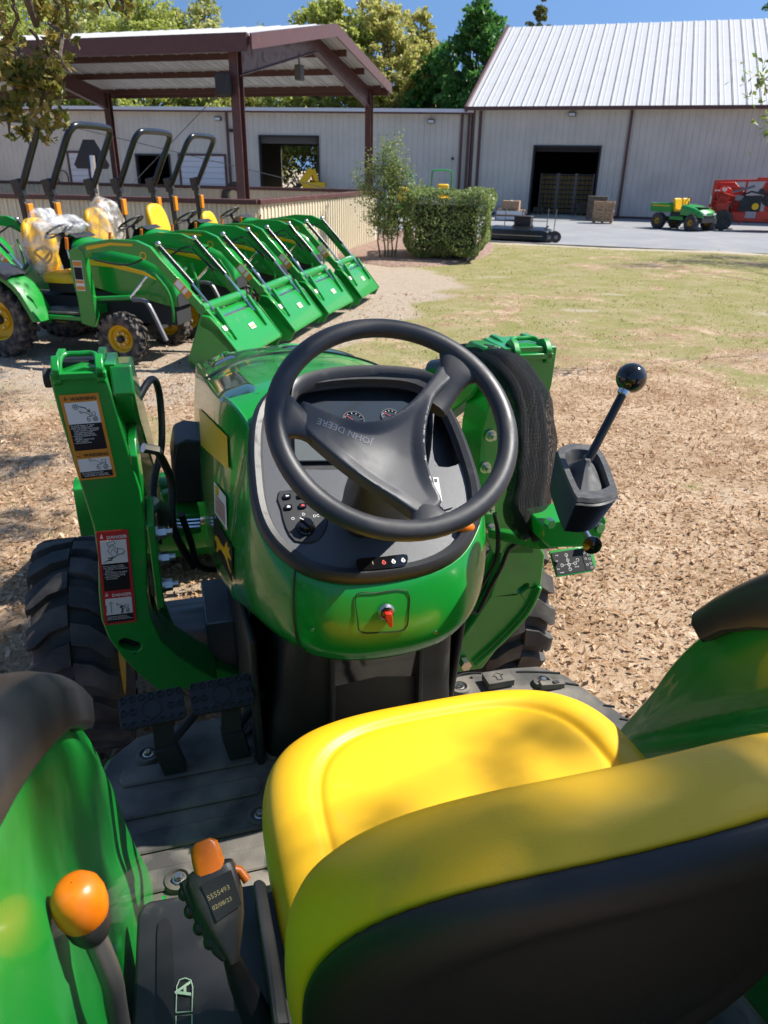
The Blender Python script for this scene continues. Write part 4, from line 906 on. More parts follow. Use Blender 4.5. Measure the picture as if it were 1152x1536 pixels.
# ---- steering column and wheel
WC = tp(592, 634, d=1.20); th = R(40); WN = V((0, -math.sin(th), math.cos(th))); WU = V((0, math.cos(th), math.sin(th))); WX = V((1, 0, 0)); WR = .194
m_ = B_(); cb = crop6(555, 880)-DN*.01; ctop = WC-WN*.05; rg = []
for t, w0, h0 in ((0, .078, .062), (.25, .072, .056), (.6, .058, .045), (.85, .05, .04), (1, .03, .03)):
    c = (cb+DU*.05).lerp(ctop, t); nrm = DN.lerp(WN, t).normalized(); uu = DU.lerp(WU, t).normalized()
    rg.append([c+WX*math.copysign(abs(math.cos(a))**.5, math.cos(a))*w0+uu*math.copysign(abs(math.sin(a))**.5, math.sin(a))*h0 for a in np.linspace(0, 2*PI, 24, endpoint=False)])
m_.loft(rg, 'plast'); m_.build('steering_column', TR, sharp=40, bevel=.003)
WROT = R(0)
def wp(px_, py_, lift=0): return tp(px_, py_, p=WC+WN*lift, n=WN)
m_ = B_(); ncs = 14; NR = 64; vs = []; fs = []
for i in range(NR):
    a = 2*PI*i/NR; rad = WX*math.cos(a)+WU*math.sin(a)
    for k in range(ncs):
        b = 2*PI*k/ncs; vs.append(WC + rad*(WR+.0172*math.cos(b)) + WN*.0155*math.sin(b))
for i in range(NR):
    for k in range(ncs): fs.append((i*ncs+k, ((i+1) % NR)*ncs+k, ((i+1) % NR)*ncs+(k+1) % ncs, i*ncs+(k+1) % ncs))
m_.add(vs, fs, 'wheelrub'); stw = m_.build('steering_wheel', TR, sharp=60)
HCP = wp(600, 668, -.012)
def rim_spoke(px_, py_, wd, t0=.50):
    e = wp(px_, py_); e = WC + (e-WC).normalized()*(WR-.002); v = e-HCP; side = v.cross(WN).normalized(); rg = []
    for t in (t0, t0+.12, lerp(t0, 1, .5), .84, .93, .985, 1.0):
        c = HCP.lerp(e, t) - WN*(.004*math.sin(t*PI)+.010*(1-sstep(.62, .86, t))); w_ = lerp(wd, wd*.92, sstep(t0, .75, t))+(wd*.85)*sstep(.76, 1.0, t)**1.6; hg = lerp(.012, .0135, t)
        rg.append([c+side*w_*math.copysign(abs(math.cos(a))**.7, math.cos(a))+WN*(hg*math.sin(a)-.003) for a in np.linspace(0, 2*PI, 20, endpoint=False)])
    m = B_(); m.loft(rg, 'wheelrub'); m.build('spoke', stw, sharp=60)
rim_spoke(407, 622, .030, .55); rim_spoke(712, 528, .029, .50); rim_spoke(655, 803, .026, .50)
hub_px = [(455, 601), (452, 622), (455, 643), (500, 684), (545, 718), (590, 747), (628, 773), (643, 771), (663, 752), (650, 722), (641, 690), (638, 655), (643, 622), (655, 592), (680, 567), (676, 556), (660, 549), (645, 570), (622, 597), (592, 620), (560, 631), (525, 628), (490, 617)]
hl = smooth([wp(*q, -.002) for q in hub_px], 3, True); cH = wp(600, 672, -.002)
from mathutils.geometry import delaunay_2d_cdt
_h2 = [((p-cH).dot(WX), (p-cH).dot(WU)) for p in hl]
def _sd(x, y):
    best = 9
    for (ax, ay), (bx, by) in zip(_h2, _h2[1:]+_h2[:1]):
        dx, dy = bx-ax, by-ay; t = max(0, min(1, ((x-ax)*dx+(y-ay)*dy)/(dx*dx+dy*dy+1e-12))); best = min(best, math.hypot(x-ax-dx*t, y-ay-dy*t))
    return best
def _in(x, y):
    c = False
    for (ax, ay), (bx, by) in zip(_h2, _h2[1:]+_h2[:1]):
        if (ay > y) != (by > y) and x < (bx-ax)*(y-ay)/(by-ay)+ax: c = not c
    return c
_pts = [Vector(p) for p in _h2]; x0_, x1_ = min(p[0] for p in _h2), max(p[0] for p in _h2); y0_, y1_ = min(p[1] for p in _h2), max(p[1] for p in _h2)
for a in np.arange(x0_, x1_, .003):
    for b in np.arange(y0_, y1_, .003):
        if _in(a, b) and _sd(a, b) > .0014: _pts.append(Vector((float(a), float(b))))
_ne = len(_h2); vo_, _, fo_ = (lambda q: (q[0], q[1], q[2]))(delaunay_2d_cdt(_pts, [(i, (i+1) % _ne) for i in range(_ne)], [], 1, 1e-6))
def _hh(x, y):
    e = min(1, _sd(x, y)/.006); d = math.hypot(x, y); return -.002+.005*math.sqrt(max(0, 1-(1-e)**2)) - .016*(1-min(1, d/.12)**1.6)**1.2*min(1, _sd(x, y)/.02)
m_ = B_(); m_.add([cH+WX*p.x+WU*p.y+WN*_hh(p.x, p.y) for p in vo_], [tuple(f) for f in fo_], 'hub'); m_.loft([[p-WN*.026 for p in hl], [p-WN*.002 for p in hl]], 'hub', caps=(True, False))
HB = BVHTree.FromPolygons([tuple(V(p)-V(TOFF)) for p in m_.v], m_.f); hubc = m_.build('hub_cover', stw, sharp=50)
a_ = wp(561, 656, -.002); b_ = wp(468, 626, -.002); ux = (b_-a_).normalized(); nh = WN; uy = nh.cross(ux).normalized()
m_ = B_(); m_.text('JOHN DEERE', a_, ux, uy, (b_-a_).length/6.3, 'ink_grey', bold=.006, lift=.0014)
for i, p in enumerate(m_.v):
    p = V(p)-V(TOFF); h = HB.ray_cast(p+WN*.06, -WN)[0]
    if h is not None: m_.v[i] = tuple(h + WN*.0007 + V(TOFF))
m_.build('maker_name', stw)

# ---- seat: cushion with piping groove, backrest with black shell
def supe(c, a, hw, hh, ex, ux, uy): return c + ux*hw*math.copysign(abs(math.cos(a))**(2/ex), math.cos(a)) + uy*hh*math.copysign(abs(math.sin(a))**(2/ex), math.sin(a))
m_ = B_(); cc_ = V((.020, .815, 1.10)); AN = np.linspace(0, 2*PI, 72, endpoint=False); rg = []
UX, UY = V((1, 0, 0)), V((0, 1, .02)).normalized()
for r_, z in ((.05, -.012), (.3, -.011), (.55, -.007), (.66, -.004), (.700, -.0025), (.716, -.0075), (.730, -.0085), (.745, -.0045), (.765, .003), (.80, .0045), (.86, .003), (.92, -.007), (.965, -.022), (.99, -.045), (1.0, -.075), (.99, -.115), (.95, -.14)):
    row = []
    for a in AN:
        p = supe(cc_, a, .357*r_, .325*r_, lerp(2.5, 3.4, r_), UX, UY); p.z += z - .025*max(0, (p.y-cc_.y)/.3)**3*(1 if p.y > cc_.y else 0); row.append(p)
    rg.append(row)
m_.loft(rg, 'yellow'); se = m_.build('seat_cushion', TR, sharp=70, sub=1)
m_ = B_(); m_.box((0, .82, .90), (.42, .42, .12), 'dark'); m_.box((0, .82, .76), (.30, .34, .20), 'dark'); m_.build('seat_base', TR, bevel=.02)
bc = V((.005, .475, 1.235)); bt = R(100); BU = V((0, math.cos(bt), math.sin(bt))); BF = V((0, math.sin(bt), -math.cos(bt))); HW, HH = .355, .275
def brow(r_, off, ex=2.9, wrap=.0):
    row = []
    for a in AN:
        p = supe(bc, a, HW*r_, HH*r_, ex, UX, BU); k = (p.x-bc.x)/HW; row.append(p + BF*(off + .045*k*k))
    return row
m_ = B_(); prof = [(.10, .040), (.55, .046), (.66, .050), (.70, .044), (.74, .052), (.86, .060), (.94, .056), (.985, .035), (1.0, .010), (1.0, -.012), (.988, -.030), (.972, -.040), (.95, -.042)]
m_.loft([brow(r_, o_) for r_, o_ in prof], 'yellow'); sb2 = m_.build('seat_backrest', TR, sharp=70, sub=1)
m_ = B_(); prof = [(.976, -.032), (.974, -.044), (.962, -.054), (.93, -.064), (.86, -.072), (.80, -.073), (.74, -.066), (.70, -.060), (.66, -.060), (.45, -.066), (.2, -.070), (.03, -.071)]
m_.loft([brow(r_, o_) for r_, o_ in prof], 'shell'); m_.build('backrest_shell', sb2, sharp=60, sub=1)
# ---- fenders
FC = V((0, 0, .72))
def fpt(X, r_, a): return V((X, r_*1.16*math.cos(a), .72+r_*.985*math.sin(a)))
for s in (-1, 1):
    m_ = B_(); vs = []; fs = []; na, nr = 84, 44; rout = 1.0
    a0, a1 = R(-9), R(150)
    for i in range(na+1):
        a = lerp(a0, a1, i/na); ro = rout + .09*sstep(R(16), R(-9), a)
        for j in range(nr+1):
            r_ = lerp(.45, ro, j/nr); p = fpt(0, r_, a)
            ln = (p.y-1.16) + (p.z-.80)*.93     # lower bulge boundary
            d = (.012*sstep(.0, -.10, ln) if s < 0 else .05*sstep(.0, -.035, ln) - .007*math.exp(-((ln-.012)/.012)**2))
            X = .575 - d + .003*math.sin(p.y*4); X += .02*sstep(ro-.05, ro, r_)
            vs.append(V((s*X, p.y, p.z)))
    for i in range(na):
        for j in range(nr): k = i*(nr+1)+j; fs.append((k, k+nr+1, k+nr+2, k+1))
    b0_ = len(vs); outp = [(.59, 0), (.605, .012), (.65, .018), (.90, .014), (.925, -.01), (.925, -.06)]
    for i in range(na+1):
        a = lerp(a0, a1, i/na); ro = rout + .09*sstep(R(16), R(-9), a)
        for X, dr in outp: vs.append(V((s*X, *fpt(0, ro+dr, a).yz)))
    L6 = len(outp)
    for i in range(na):
        for j in range(L6-1): k = b0_+i*L6+j; fs.append((k, k+L6, k+L6+1, k+1))
        k = i*(nr+1)+nr; fs.append((k, k+nr+1, b0_+(i+1)*L6, b0_+i*L6))
    m_.add(vs, fs, 'green_plastic'); fd = m_.build('fender', TR, sharp=50, sub=1); sd = fd.modifiers.new('thick', 'SOLIDIFY'); sd.thickness = .005; sd.offset = 0
    m_ = B_(); rg = []
    for i in range(26):
        a = lerp(R(30 if s > 0 else 38.5), R(125), i/25); k = sstep(0, .12, i/25)
        lw_ = .985-(.065 if s > 0 else .015)*sstep(0, .22, i/25); rg.append([V((s*X, *fpt(0, r_, a).yz)) for X, r_ in ((.585, lw_), (.562, lw_), (.558, lw_+.01), (.560, 1.025), (.575, 1.045), (.605, 1.052), (.90, 1.045), (.935, 1.025), (.938, .97), (.92, .97))])
    m_.loft(rg, 'cap', closed=False); 
    m_.add([q for q in rg[0]], [tuple(range(10))], 'cap'); cp = m_.build('fender_cap', fd, sharp=45, bevel=.008, seg=3)
    for y, z in ((1.075, .70), (.93, .80)): m_ = B_(); c = V((s*.525, y, z)); m_.cyl(c, c-V((s*.012, 0, 0)), .013, 'steel', 6); m_.cyl(c+V((s*.004, 0, 0)), c-V((s*.002, 0, 0)), .024, 'green_plastic', 18); m_.build('bolt', fd)
# ---- platform and mat
def mat_outline(e):
    p = [(-.69-e, 1.30), (-.69-e, 1.56), (-.665-e*.8, 1.63+e), (-.60, 1.695+e), (-.50, 1.72+e), (0, 1.72+e), (.50, 1.72+e), (.63+e*.3, 1.70+e), (.69+e, 1.64+e*.6), (.77+e, 1.40), (.77+e, 1.26), (.60, 1.10), (.52, .3), (-.52, .3), (-.60, 1.15)]
    return [V((x, y, 0)) for x, y in p]
m_ = B_(); o_ = [p+V((0, 0, .600)) for p in mat_outline(.016)]; m_.prism(o_, (0, 0, -.045), 'green'); pf = m_.build('platform', TR, bevel=.006)
m_ = B_(); o_ = [p+V((0, 0, .602)) for p in mat_outline(0)]; m_.prism(o_, (0, 0, .016), 'mat')
for y in (.62, .74, .86, .98, 1.10, 1.21, 1.32, 1.43, 1.54):
    for x0, x1 in (((-.50 if y < 1.15 else -.63), -.30), (-.26, .0), (.04, .30), (.34, .50 if y < 1.15 else .66)):
        L_ = x1-x0; m_.prism(smooth([V((x0, y-.030, .618)), V((x1, y-.030, .618)), V((x1+.01, y, .618)), V((x1, y+.030, .618)), V((x0, y+.030, .618)), V((x0-.01, y, .618))], 1, True), (0, 0, .010), 'mat')
fm = m_.build('floor_mat', TR, bevel=.006, seg=2)
for px_, py_ in ((222, 1131), (362, 1091), (268, 1318), (390, 1222), (690, 1030), (815, 1022)):
    c = tp(px_, py_, z=.63); m_ = B_(); m_.lathe([(.032, -.01), (.030, .002), (.022, .004), (.020, -.006), (.001, -.006)], c, (0, 0, 1), 'mat', 24); m_.lathe([(.014, -.006), (.014, .001), (.010, .002)], c, (0, 0, 1), 'steel', 16); m_.lathe([(.0095, 0), (.0095, .010), (.008, .012), (.001, .012)], c, (0, 0, 1), 'steel', 6); m_.build('platform_bolt', TR)
m_ = B_(); c = tp(747, 1019, z=.635); m_.box(c, (.085, .055, .022), 'mat'); a = c+V((0, 0, .0115)); m_.tube([a+V((x, y, 0)) for x, y in ((-.008, -.016), (-.008, .002), (-.018, .002), (0, .018), (.018, .002), (.008, .002), (.008, -.016), (-.008, -.016))], .0016, 'ink_and_shade', 5)
m_.build('mat_latch', fm, bevel=.002); m_ = B_(); c = tp(828, 1027, z=.635); m_.box(c, (.075, .022, .02), 'mat', Matrix.Rotation(R(-8), 3, 'Z')); m_.box(c+V((.01, -.004, .011)), (.02, .012, .006), 'dark'); m_.build('mat_latch', fm, bevel=.002)
for pts in (((680, 1022), (686, 1014), (700, 1010), (722, 1010)), ((775, 1008), (800, 1008), (840, 1010)), ((846, 1025), (868, 1028)), ((906, 1058), (922, 1060)), ((930, 1078), (950, 1082))): m_ = B_(); m_.tube(smooth([tp(*q, z=.619) for q in pts], 3), .004, 'ink_and_shade', 6); m_.build('mat_groove', fm)
for q in ((707, 1017), (838, 1010), (940, 1075)): m_ = B_(); m_.cyl(tp(*q, z=.618), tp(*q, z=.620), .005, 'ink_and_shade', 10); m_.build('mat_hole', fm)
# ---- pedals
for (cx0, cy0, yaw_) in ((229, 1064, 0), (333, 1043, 0)):
    c = tp(cx0, cy0, z=.85); nn = V((0, -.62, .78)).normalized(); ux = V((1, .05, 0)).normalized(); uy = nn.cross(ux).normalized()
    q = lambda a, b, l=0: c+ux*a+uy*b+nn*l
    m_ = B_(); hw, hh, rc = .076, .040, .014; lp = []
    for sx, sy, a0 in ((1, 1, 0), (-1, 1, 90), (-1, -1, 180), (1, -1, 270)):
        for k in range(5): a = R(a0+k*22.5); lp.append(q(sx*(hw-rc)+rc*math.cos(a), sy*(hh-rc)+rc*math.sin(a)))
    m_.prism(lp, nn*.014, 'black')
    for i in range(7):
        for j in (-1, 1): m_.lathe([(.0085, .014), (.0085, .019), (.0055, .019), (.0045, .015), (.001, .015)], q(-.066+i*.022, j*.031), nn, 'black', 12)
    for x in (-.066, -.044, .044, .066): m_.lathe([(.0085, .014), (.0085, .019), (.0055, .019), (.0045, .015), (.001, .015)], q(x, 0), nn, 'black', 12)
    m_.lathe([(.024, .014), (.024, .017), (.021, .017), (.021, .014)], q(0, 0), nn, 'black', 22)
    pe = m_.build('pedal', TR, bevel=.003); m_ = B_()
    m_.prism([q(-hw+.01, -hh+.01, -.004), q(hw-.01, -hh+.01, -.004), q(hw-.01, hh-.01, -.004), q(-hw+.01, hh-.01, -.004)], nn*.004, 'dark')
    e = c+V((.015, .01, -.14)); m_.bar(c-nn*.004+V((.02, 0, 0)), e, .05, .02, 'dark'); m_.bar(e+V((0, 0, .02)), e+V((.02, .02, -.10)), .055, .04, 'dark'); m_.tube([e, e+V((.1, .12, .02)), e+V((.28, .15, 0))], .012, 'dark', 8); m_.build('pedal_arm', pe, bevel=.004)
# ---- left console and levers
m_ = B_(); cz = 1.0; cpl = [tp(*q, z=cz) for q in ((206, 1372), (214, 1357), (228, 1350), (300, 1338), (385, 1326), (396, 1332), (412, 1440))]; cpl += [V((-.34, .25, cz)), V((-.555, .25, cz))]
m_.prism(cpl, (0, 0, -.40), 'plast', holes=[]); con = m_.build('side_console', TR, bevel=.012, seg=3)
sl0 = [tp(*q, z=cz+.002) for q in ((236, 1400), (238, 1385), (246, 1377), (254, 1380), (258, 1392))]; sl1 = [V((sl0[-1].x+.002, .3, cz+.002)), V((sl0[0].x-.008, .3, cz+.002))]
m_ = B_(); m_.prism(sl0+sl1, (0, 0, .0015), 'ink_and_shade'); m_.build('lever_slot', con)
m_ = B_(); a = tp(266, 1536, z=cz+.003); b = tp(265, 1478, z=cz+.003); c = tp(289, 1478, z=cz+.003); pts = [tp(*q, z=cz+.003) for q in ((264, 1518), (265, 1480), (269, 1470), (278, 1467), (286, 1470), (289, 1480), (288, 1517), (264, 1519))]; m_.tube(pts, .0009, 'ink_green', 5)
pts = [tp(*q, z=cz+.003) for q in ((263, 1600), (264, 1524), (288, 1522), (288, 1600))]; m_.tube(pts, .0009, 'ink_green', 5)
o_ = tp(285, 1493, z=cz+.003); 
uxv = (tp(285, 1475, z=cz+.003)-tp(286, 1493, z=cz+.003)).normalized(); uyv = V((0, 0, 1)).cross(uxv); m_.text('A', tp(286, 1493, z=cz+.003), uxv, uyv, .030, 'ink_green', bold=.02, lift=.0004); m_.build('range_label', con)
# small side guards right of the console
m_ = B_(); p0 = tp(379, 1322, z=1.06); m_.prism([p0+V(q) for q in ((0, 0, 0), (.012, .004, 0), (.020, 0, -.01), (.022, -.30, -.01), (0, -.30, 0))], (0, 0, -.35), 'plast'); p0 = tp(392, 1342, z=1.03); m_.prism([p0+V(q) for q in ((0, 0, 0), (.03, .008, 0), (.045, -.3, -.02), (0, -.3, 0))], (0, 0, -.4), 'plast'); m_.build('seat_guard', TR, bevel=.004)
# orange knob lever
kc = tp(119, 1352, z=1.40); m_ = B_(); ax = V((.28, -.16, -1)).normalized(); base_ = tp(178, 1520, z=1.02)
ax = (tp(150, 1425, z=1.33)-kc).normalized()
KS = .72; m_.lathe([(r_*KS, h_*KS) for r_, h_ in [(.001, -.036), (.014, -.0355), (.024, -.031), (.0325, -.019), (.0355, -.004), (.0350, .012), (.0325, .024), (.0295, .031)]], kc, ax, 'orange', 30)
m_.lathe([(r_*KS, h_*KS) for r_, h_ in [(.0300, .028), (.0305, .036), (.028, .052), (.022, .066), (.014, .072), (.001, .073)]], kc, ax, 'black', 26)
kn_ = m_.build('range_lever', TR, sharp=50); m_ = B_(); e0 = kc+ax*.05; m_.tube(smooth([e0, tp(166, 1465, z=1.29), tp(174, 1510, z=1.23), tp(186, 1580, z=1.12), tp(190, 1640, z=.9)], 4), .0115, 'dullsteel', 12); m_.build('lever_rod', kn_)
# black grip with orange trigger
g0_ = tp(312, 1302, z=1.20); g1_ = tp(347, 1440, z=1.12); gd = (g1_-g0_).normalized(); gl_ = (g1_-g0_).length; gw_ = V((1, 0, 0)); gw_ = (gw_-gd*gw_.dot(gd)).normalized(); gn = gd.cross(gw_); gn = gn if gn.z > 0 else -gn
m_ = B_(); rg = []
for t, wl, wr, hh in ((-.02, .022, .026, .012), (0, .029, .033, .018), (.08, .033, .036, .021), (.35, .030, .036, .022), (.6, .022, .030, .020), (.82, .012, .020, .016), (.97, .006, .012, .012), (1.05, .004, .008, .008)):
    c = g0_+gd*gl_*t; row = []
    for a in np.linspace(0, 2*PI, 24, endpoint=False):
        cx0, sn = math.cos(a), math.sin(a); w0 = wr if cx0 > 0 else wl; row.append(c+gw_*w0*math.copysign(abs(cx0)**.6, cx0)+gn*hh*math.copysign(abs(sn)**.55, sn))
    rg.append(row)
m_.loft(rg, 'plast'); grip = m_.build('hand_lever', TR, sharp=40, bevel=.002)
m_ = B_()
for t, o in ((.16, .036), (.36, .034), (.56, .028), (.74, .02)): m_.sphere(g0_+gd*gl_*t-gw_*o, .011, 'black', sc=(.8, .8, 1.0))
m_.tube([g0_+gd*gl_*(.03+.93*t)-gw_*(.030-.024*t**1.5)+gn*(.004-.004*t) for t in np.linspace(0, 1, 9)], [.010]*8+[.006], 'black', 8)
m_.build('finger_grip', grip); m_ = B_()
ob = tp(310, 1284, z=1.215); m_.loft([[ob+gw_*a*k_+gd*(-b_)+gn*h_ for a, b_, h_ in [(.020*math.copysign(abs(math.cos(q))**.5, math.cos(q)), dz, .014*math.copysign(abs(math.sin(q))**.5, math.sin(q))) for q in np.linspace(0, 2*PI, 16, endpoint=False)]] for k_, dz in ((1.05, -.028), (1.0, .0), (.92, .014), (.5, .020))], 'orange')
m_.tube([ob+gw_*.016+gd*.02+gn*.004, ob+gw_*.036+gd*.032, ob+gw_*.042+gd*.048], .006, 'orange', 8); m_.build('lock_button', grip, sharp=50)
m_ = B_(); lbc = g0_+gd*gl_*.32+gw_*.006+gn*.0225; q4 = [lbc+gw_*a+gd*b for a, b in ((-.019, -.022), (.022, -.026), (.024, .018), (-.011, .026))]; m_.prism(q4, gn*.0006, 'ink_and_shade'); ux_ = (gw_-gd*.12).normalized(); uy_ = gn.cross(ux_)
m_.text('5555493', lbc+gw_*-.015+gd*-.001+gn*.0008, ux_, uy_, .0088, 'ink_gold'); m_.text('02/08/23', lbc+gw_*-.012+gd*.012+gn*.0008, ux_, uy_, .0075, 'ink_gold'); m_.build('part_label', grip)
m_ = B_(); m_.tube([g1_-gd*.01, tp(360, 1470, z=1.06), tp(392, 1540, z=1.0), tp(420, 1600, z=.9)], [.010, .016, .022, .024], 'black', 10, flat=.7); m_.build('lever_stem', grip)

# ---- loader masts
def yp(px_, py_, y=2.0): return tp(px_, py_, y=y)
mL_px = [(74, 566), (88, 620), (112, 700), (140, 790), (147, 835), (148, 890), (152, 930), (163, 958), (185, 988), (212, 1015), (240, 1037), (290, 1032), (327, 1020), (300, 1005), (268, 985), (243, 962), (228, 930), (221, 890), (220, 830), (218, 780), (211, 735), (200, 700), (182, 640), (168, 590), (156, 552), (120, 550)]
mR_px = [(757, 523), (800, 520), (836, 520), (828, 575), (810, 650), (800, 720), (806, 800), (800, 830), (740, 830), (722, 790), (716, 720), (722, 650), (738, 590)]
def slot(px_, py_, a, b, ang, y=1.999):
    c = yp(px_, py_, y); return [c+V((math.cos(ang)*u-math.sin(ang)*w_, 0, math.sin(ang)*u+math.cos(ang)*w_)) for u, w_ in [(a*math.cos(q)+(b if math.cos(q) > 0 else -b), a*math.sin(q)) for q in np.linspace(.01, 2*PI+.01, 14, endpoint=False)]]
def cut(loop, t): return [V((p.x, 2.0, p.z)) for p in loop]
hole = cut(slot(195, 968, .018, .016, R(-32)), 0)
m_ = B_(); m_.prism([yp(*q) for q in mL_px], (0, .16, 0), 'green', holes=[hole]); mL = m_.build('loader_mast', TR, bevel=.007, seg=3)
m_ = B_(); m_.prism([V((p.x, 2.03, p.z)) for p in hole], (0, .04, 0), 'ink_and_shade'); m_.build('mast_slot', mL)
m_ = B_(); m_.prism([yp(*q) for q in mR_px], (0, .16, 0), 'green'); mR = m_.build('loader_mast', TR, bevel=.007, seg=3)
# curved lower brackets
cR = [(770, 800), (800, 800), (818, 832), (812, 878), (797, 912), (772, 945), (745, 975), (724, 1003), (668, 1012), (668, 985), (690, 960), (712, 930), (735, 895), (747, 860), (752, 825)]
hR = cut(slot(785, 883, .010, .014, R(35)), 0); m_ = B_(); m_.prism([yp(*q) for q in cR], (0, .05, 0), 'green', holes=[hR]); bR = m_.build('mast_bracket', TR, bevel=.006, seg=3)
m_ = B_(); fl = [(668, 955), (700, 935), (730, 905), (752, 868), (762, 835), (745, 820), (725, 860), (700, 900), (668, 930)]; m_.prism([yp(*q, 2.06) for q in fl], (0, .03, 0), 'green')
rb_ = smooth([yp(*q, 1.985) for q in ((810, 880), (794, 915), (766, 948), (735, 978), (712, 998))], 4); m_.tube(rb_, .010, 'green', 8); m_.build('bracket_web', bR, bevel=.004)
m_ = B_(); c = yp(700, 1000, 1.96); m_.cyl(c, c+V((0, .03, 0)), .02, 'steel', 6); m_.build('bracket_bolt', bR)
cL = [(228, 880), (240, 930), (262, 965), (300, 990), (345, 1010), (375, 1018), (375, 1040), (318, 1042), (262, 1030), (236, 1000)]; m_ = B_(); m_.prism([yp(*q, 2.10) for q in cL], (0, .12, 0), 'green')
m_.prism([yp(*q, 2.2) for q in ((236, 880), (262, 945), (300, 970), (345, 975), (345, 1010), (300, 1010), (250, 980))], (0, .03, 0), 'green'); m_.build('mast_bracket', TR, bevel=.006)
m_ = B_(); q = [yp(*a, 2.15) for a in ((330, 1010), (372, 1000), (376, 1022), (340, 1030))]; m_.prism(q, (0, .02, 0), 'white'); m_.build('frame_label', TR)
# top castings
for M_, c0, w_, s in ((mL, yp(118, 560), .135, -1), (mR, yp(797, 532), .135, 1)):
    m_ = B_(); z0 = c0.z
    for sx in (-1, 1):
        x = c0.x+sx*(w_/2-.005); pr = [V((x, y, z)) for y, z in ((1.985, z0-.02), (1.985, z0+.015), (2.0, z0+.034), (2.02, z0+.044), (2.045, z0+.036), (2.06, z0+.022), (2.12, z0+.030), (2.17, z0+.030), (2.19, z0+.01), (2.19, z0-.08), (2.1, z0-.09))]; m_.prism(pr, (-sx*.020, 0, 0), 'green')
    m_.tube(smooth([V((c0.x+a*w_*.36, y, z0+z)) for a, y, z in ((-1, 2.0, .0), (-.9, 2.05, .03), (-.6, 2.07, .035), (0, 2.07, .035), (.6, 2.07, .035), (.9, 2.05, .03), (1, 2.0, .0))], 3), .008, 'green', 8)
    m_.box((c0.x, 2.0, z0-.004), (w_, .03, .018), 'green'); m_.box((c0.x, 2.105, z0+.008), (w_-.045, .11, .024), 'ink_and_shade');  # black block between the ears paints the shade inside the open mast top
    m_.cyl((c0.x-w_/2-.03, 2.09, z0-.03), (c0.x+w_/2+.03, 2.09, z0-.03), .026, 'dark', 18); m_.cyl((c0.x+w_/2-.01, 2.09, z0-.03), (c0.x+w_/2+.022, 2.09, z0-.03), .034, 'green', 18); m_.build('mast_head', M_, bevel=.004)
# mast side gussets and clamp nuts
m_ = B_(); xg = yp(219, 800).x+.004; m_.prism([V((xg, y, z)) for y, z in ((1.99, 1.12), (2.16, 1.14), (2.16, .86), (1.99, .84))], (.022, 0, 0), 'green')
xg2 = yp(196, 700).x; m_.prism([V((xg2, y, z)) for y, z in ((1.995, 1.33), (2.03, 1.37), (2.14, 1.38), (2.14, 1.20), (2.02, 1.19))], (.022, 0, 0), 'green'); xg3 = yp(158, 575).x; m_.prism([V((xg3, y, z)) for y, z in ((2.02, 1.58), (2.16, 1.58), (2.17, 1.44), (2.08, 1.43))], (.03, 0, 0), 'green'); m_.build('clamp_plate', mL, bevel=.004)
for px_, py_ in ((222, 801), (226, 839), (230, 880)):
    c = yp(px_, py_, 2.06); m_ = B_(); x0 = xg+.022; m_.cyl((x0, c.y, c.z), (x0+.006, c.y, c.z), .023, 'steel', 18); m_.cyl((x0+.006, c.y, c.z), (x0+.028, c.y, c.z), .019, 'steel', 6); m_.cyl((x0+.028, c.y, c.z), (x0+.046, c.y, c.z), .011, 'steel', 12); m_.build('clamp_nut', mL)
for px_, py_ in ((738, 655), (730, 703), (736, 765), (738, 795)):
    c = yp(px_, py_, 1.985); m_ = B_(); m_.cyl((c.x, 2.0, c.z), (c.x, 1.993, c.z), .019, 'steel', 18); m_.cyl((c.x, 1.993, c.z), (c.x, 1.978, c.z), .013, 'steel', 6); m_.cyl((c.x, 1.978, c.z), (c.x, 1.965, c.z), .007, 'steel', 10); m_.build('clamp_nut', mR)
# ---- loader arms, cylinders, bucket
for s in (-1, 1):
    m_ = B_(); x0 = s*.53; pr = [V((x0-.028, y, z)) for y, z in ((2.02, 1.575), (2.14, 1.57), (2.75, 1.18), (3.15, .90), (3.66, .42), (3.56, .34), (3.05, .76), (2.68, 1.04), (2.1, 1.40), (2.0, 1.5))]; m_.prism(pr, (.056, 0, 0), 'green'); am = m_.build('loader_arm', TR, bevel=.006)
    m_ = B_(); m_.cyl((s*.60, 2.10, .88), (s*.61, 2.5, 1.04), .036, 'dark', 16); m_.build('lift_cylinder', TR); m_ = B_(); m_.cyl((s*.60, 2.45, 1.02), (s*.62, 2.75, 1.12), .018, 'chrome', 14); m_.build('cylinder_rod', TR)
    m_ = B_(); m_.cyl((s*.59, 2.75, 1.15), (s*.59, 3.25, .80), .03, 'blackmetal', 14); m_.cyl((s*.59, 3.2, .83), (s*.59, 3.55, .6), .014, 'chrome', 12); m_.build('tilt_cylinder', TR)
m_ = B_(); m_.cyl((.545, 2.02, 1.52), (.36, 2.62, 1.31), .030, 'chrome', 18); m_.cyl((.53, 2.0, 1.53), (.45, 2.3, 1.44), .036, 'blackmetal', 18); m_.build('hydraulic_ram', TR)
m_ = B_(); m_.cyl((-.66, 3.3, .70), (.66, 3.3, .70), .045, 'green', 18); m_.build('cross_tube', TR)
m_ = B_(); bw = .93; pr = [(3.60, .60), (3.66, .63), (3.72, .60), (3.72, .58), (3.66, .50), (3.66, .35), (3.75, .18), (4.35, .12), (4.35, .10), (3.72, .10), (3.61, .2), (3.58, .45)]
m_.prism([V((-bw, y, z)) for y, z in pr], (2*bw, 0, 0), 'green'); 
for s in (-1, 1): m_.prism([V((s*bw, y, z)) for y, z in ((3.60, .60), (3.72, .62), (4.2, .4), (4.35, .12), (3.7, .10), (3.58, .3))], (-s*.015, 0, 0), 'green')
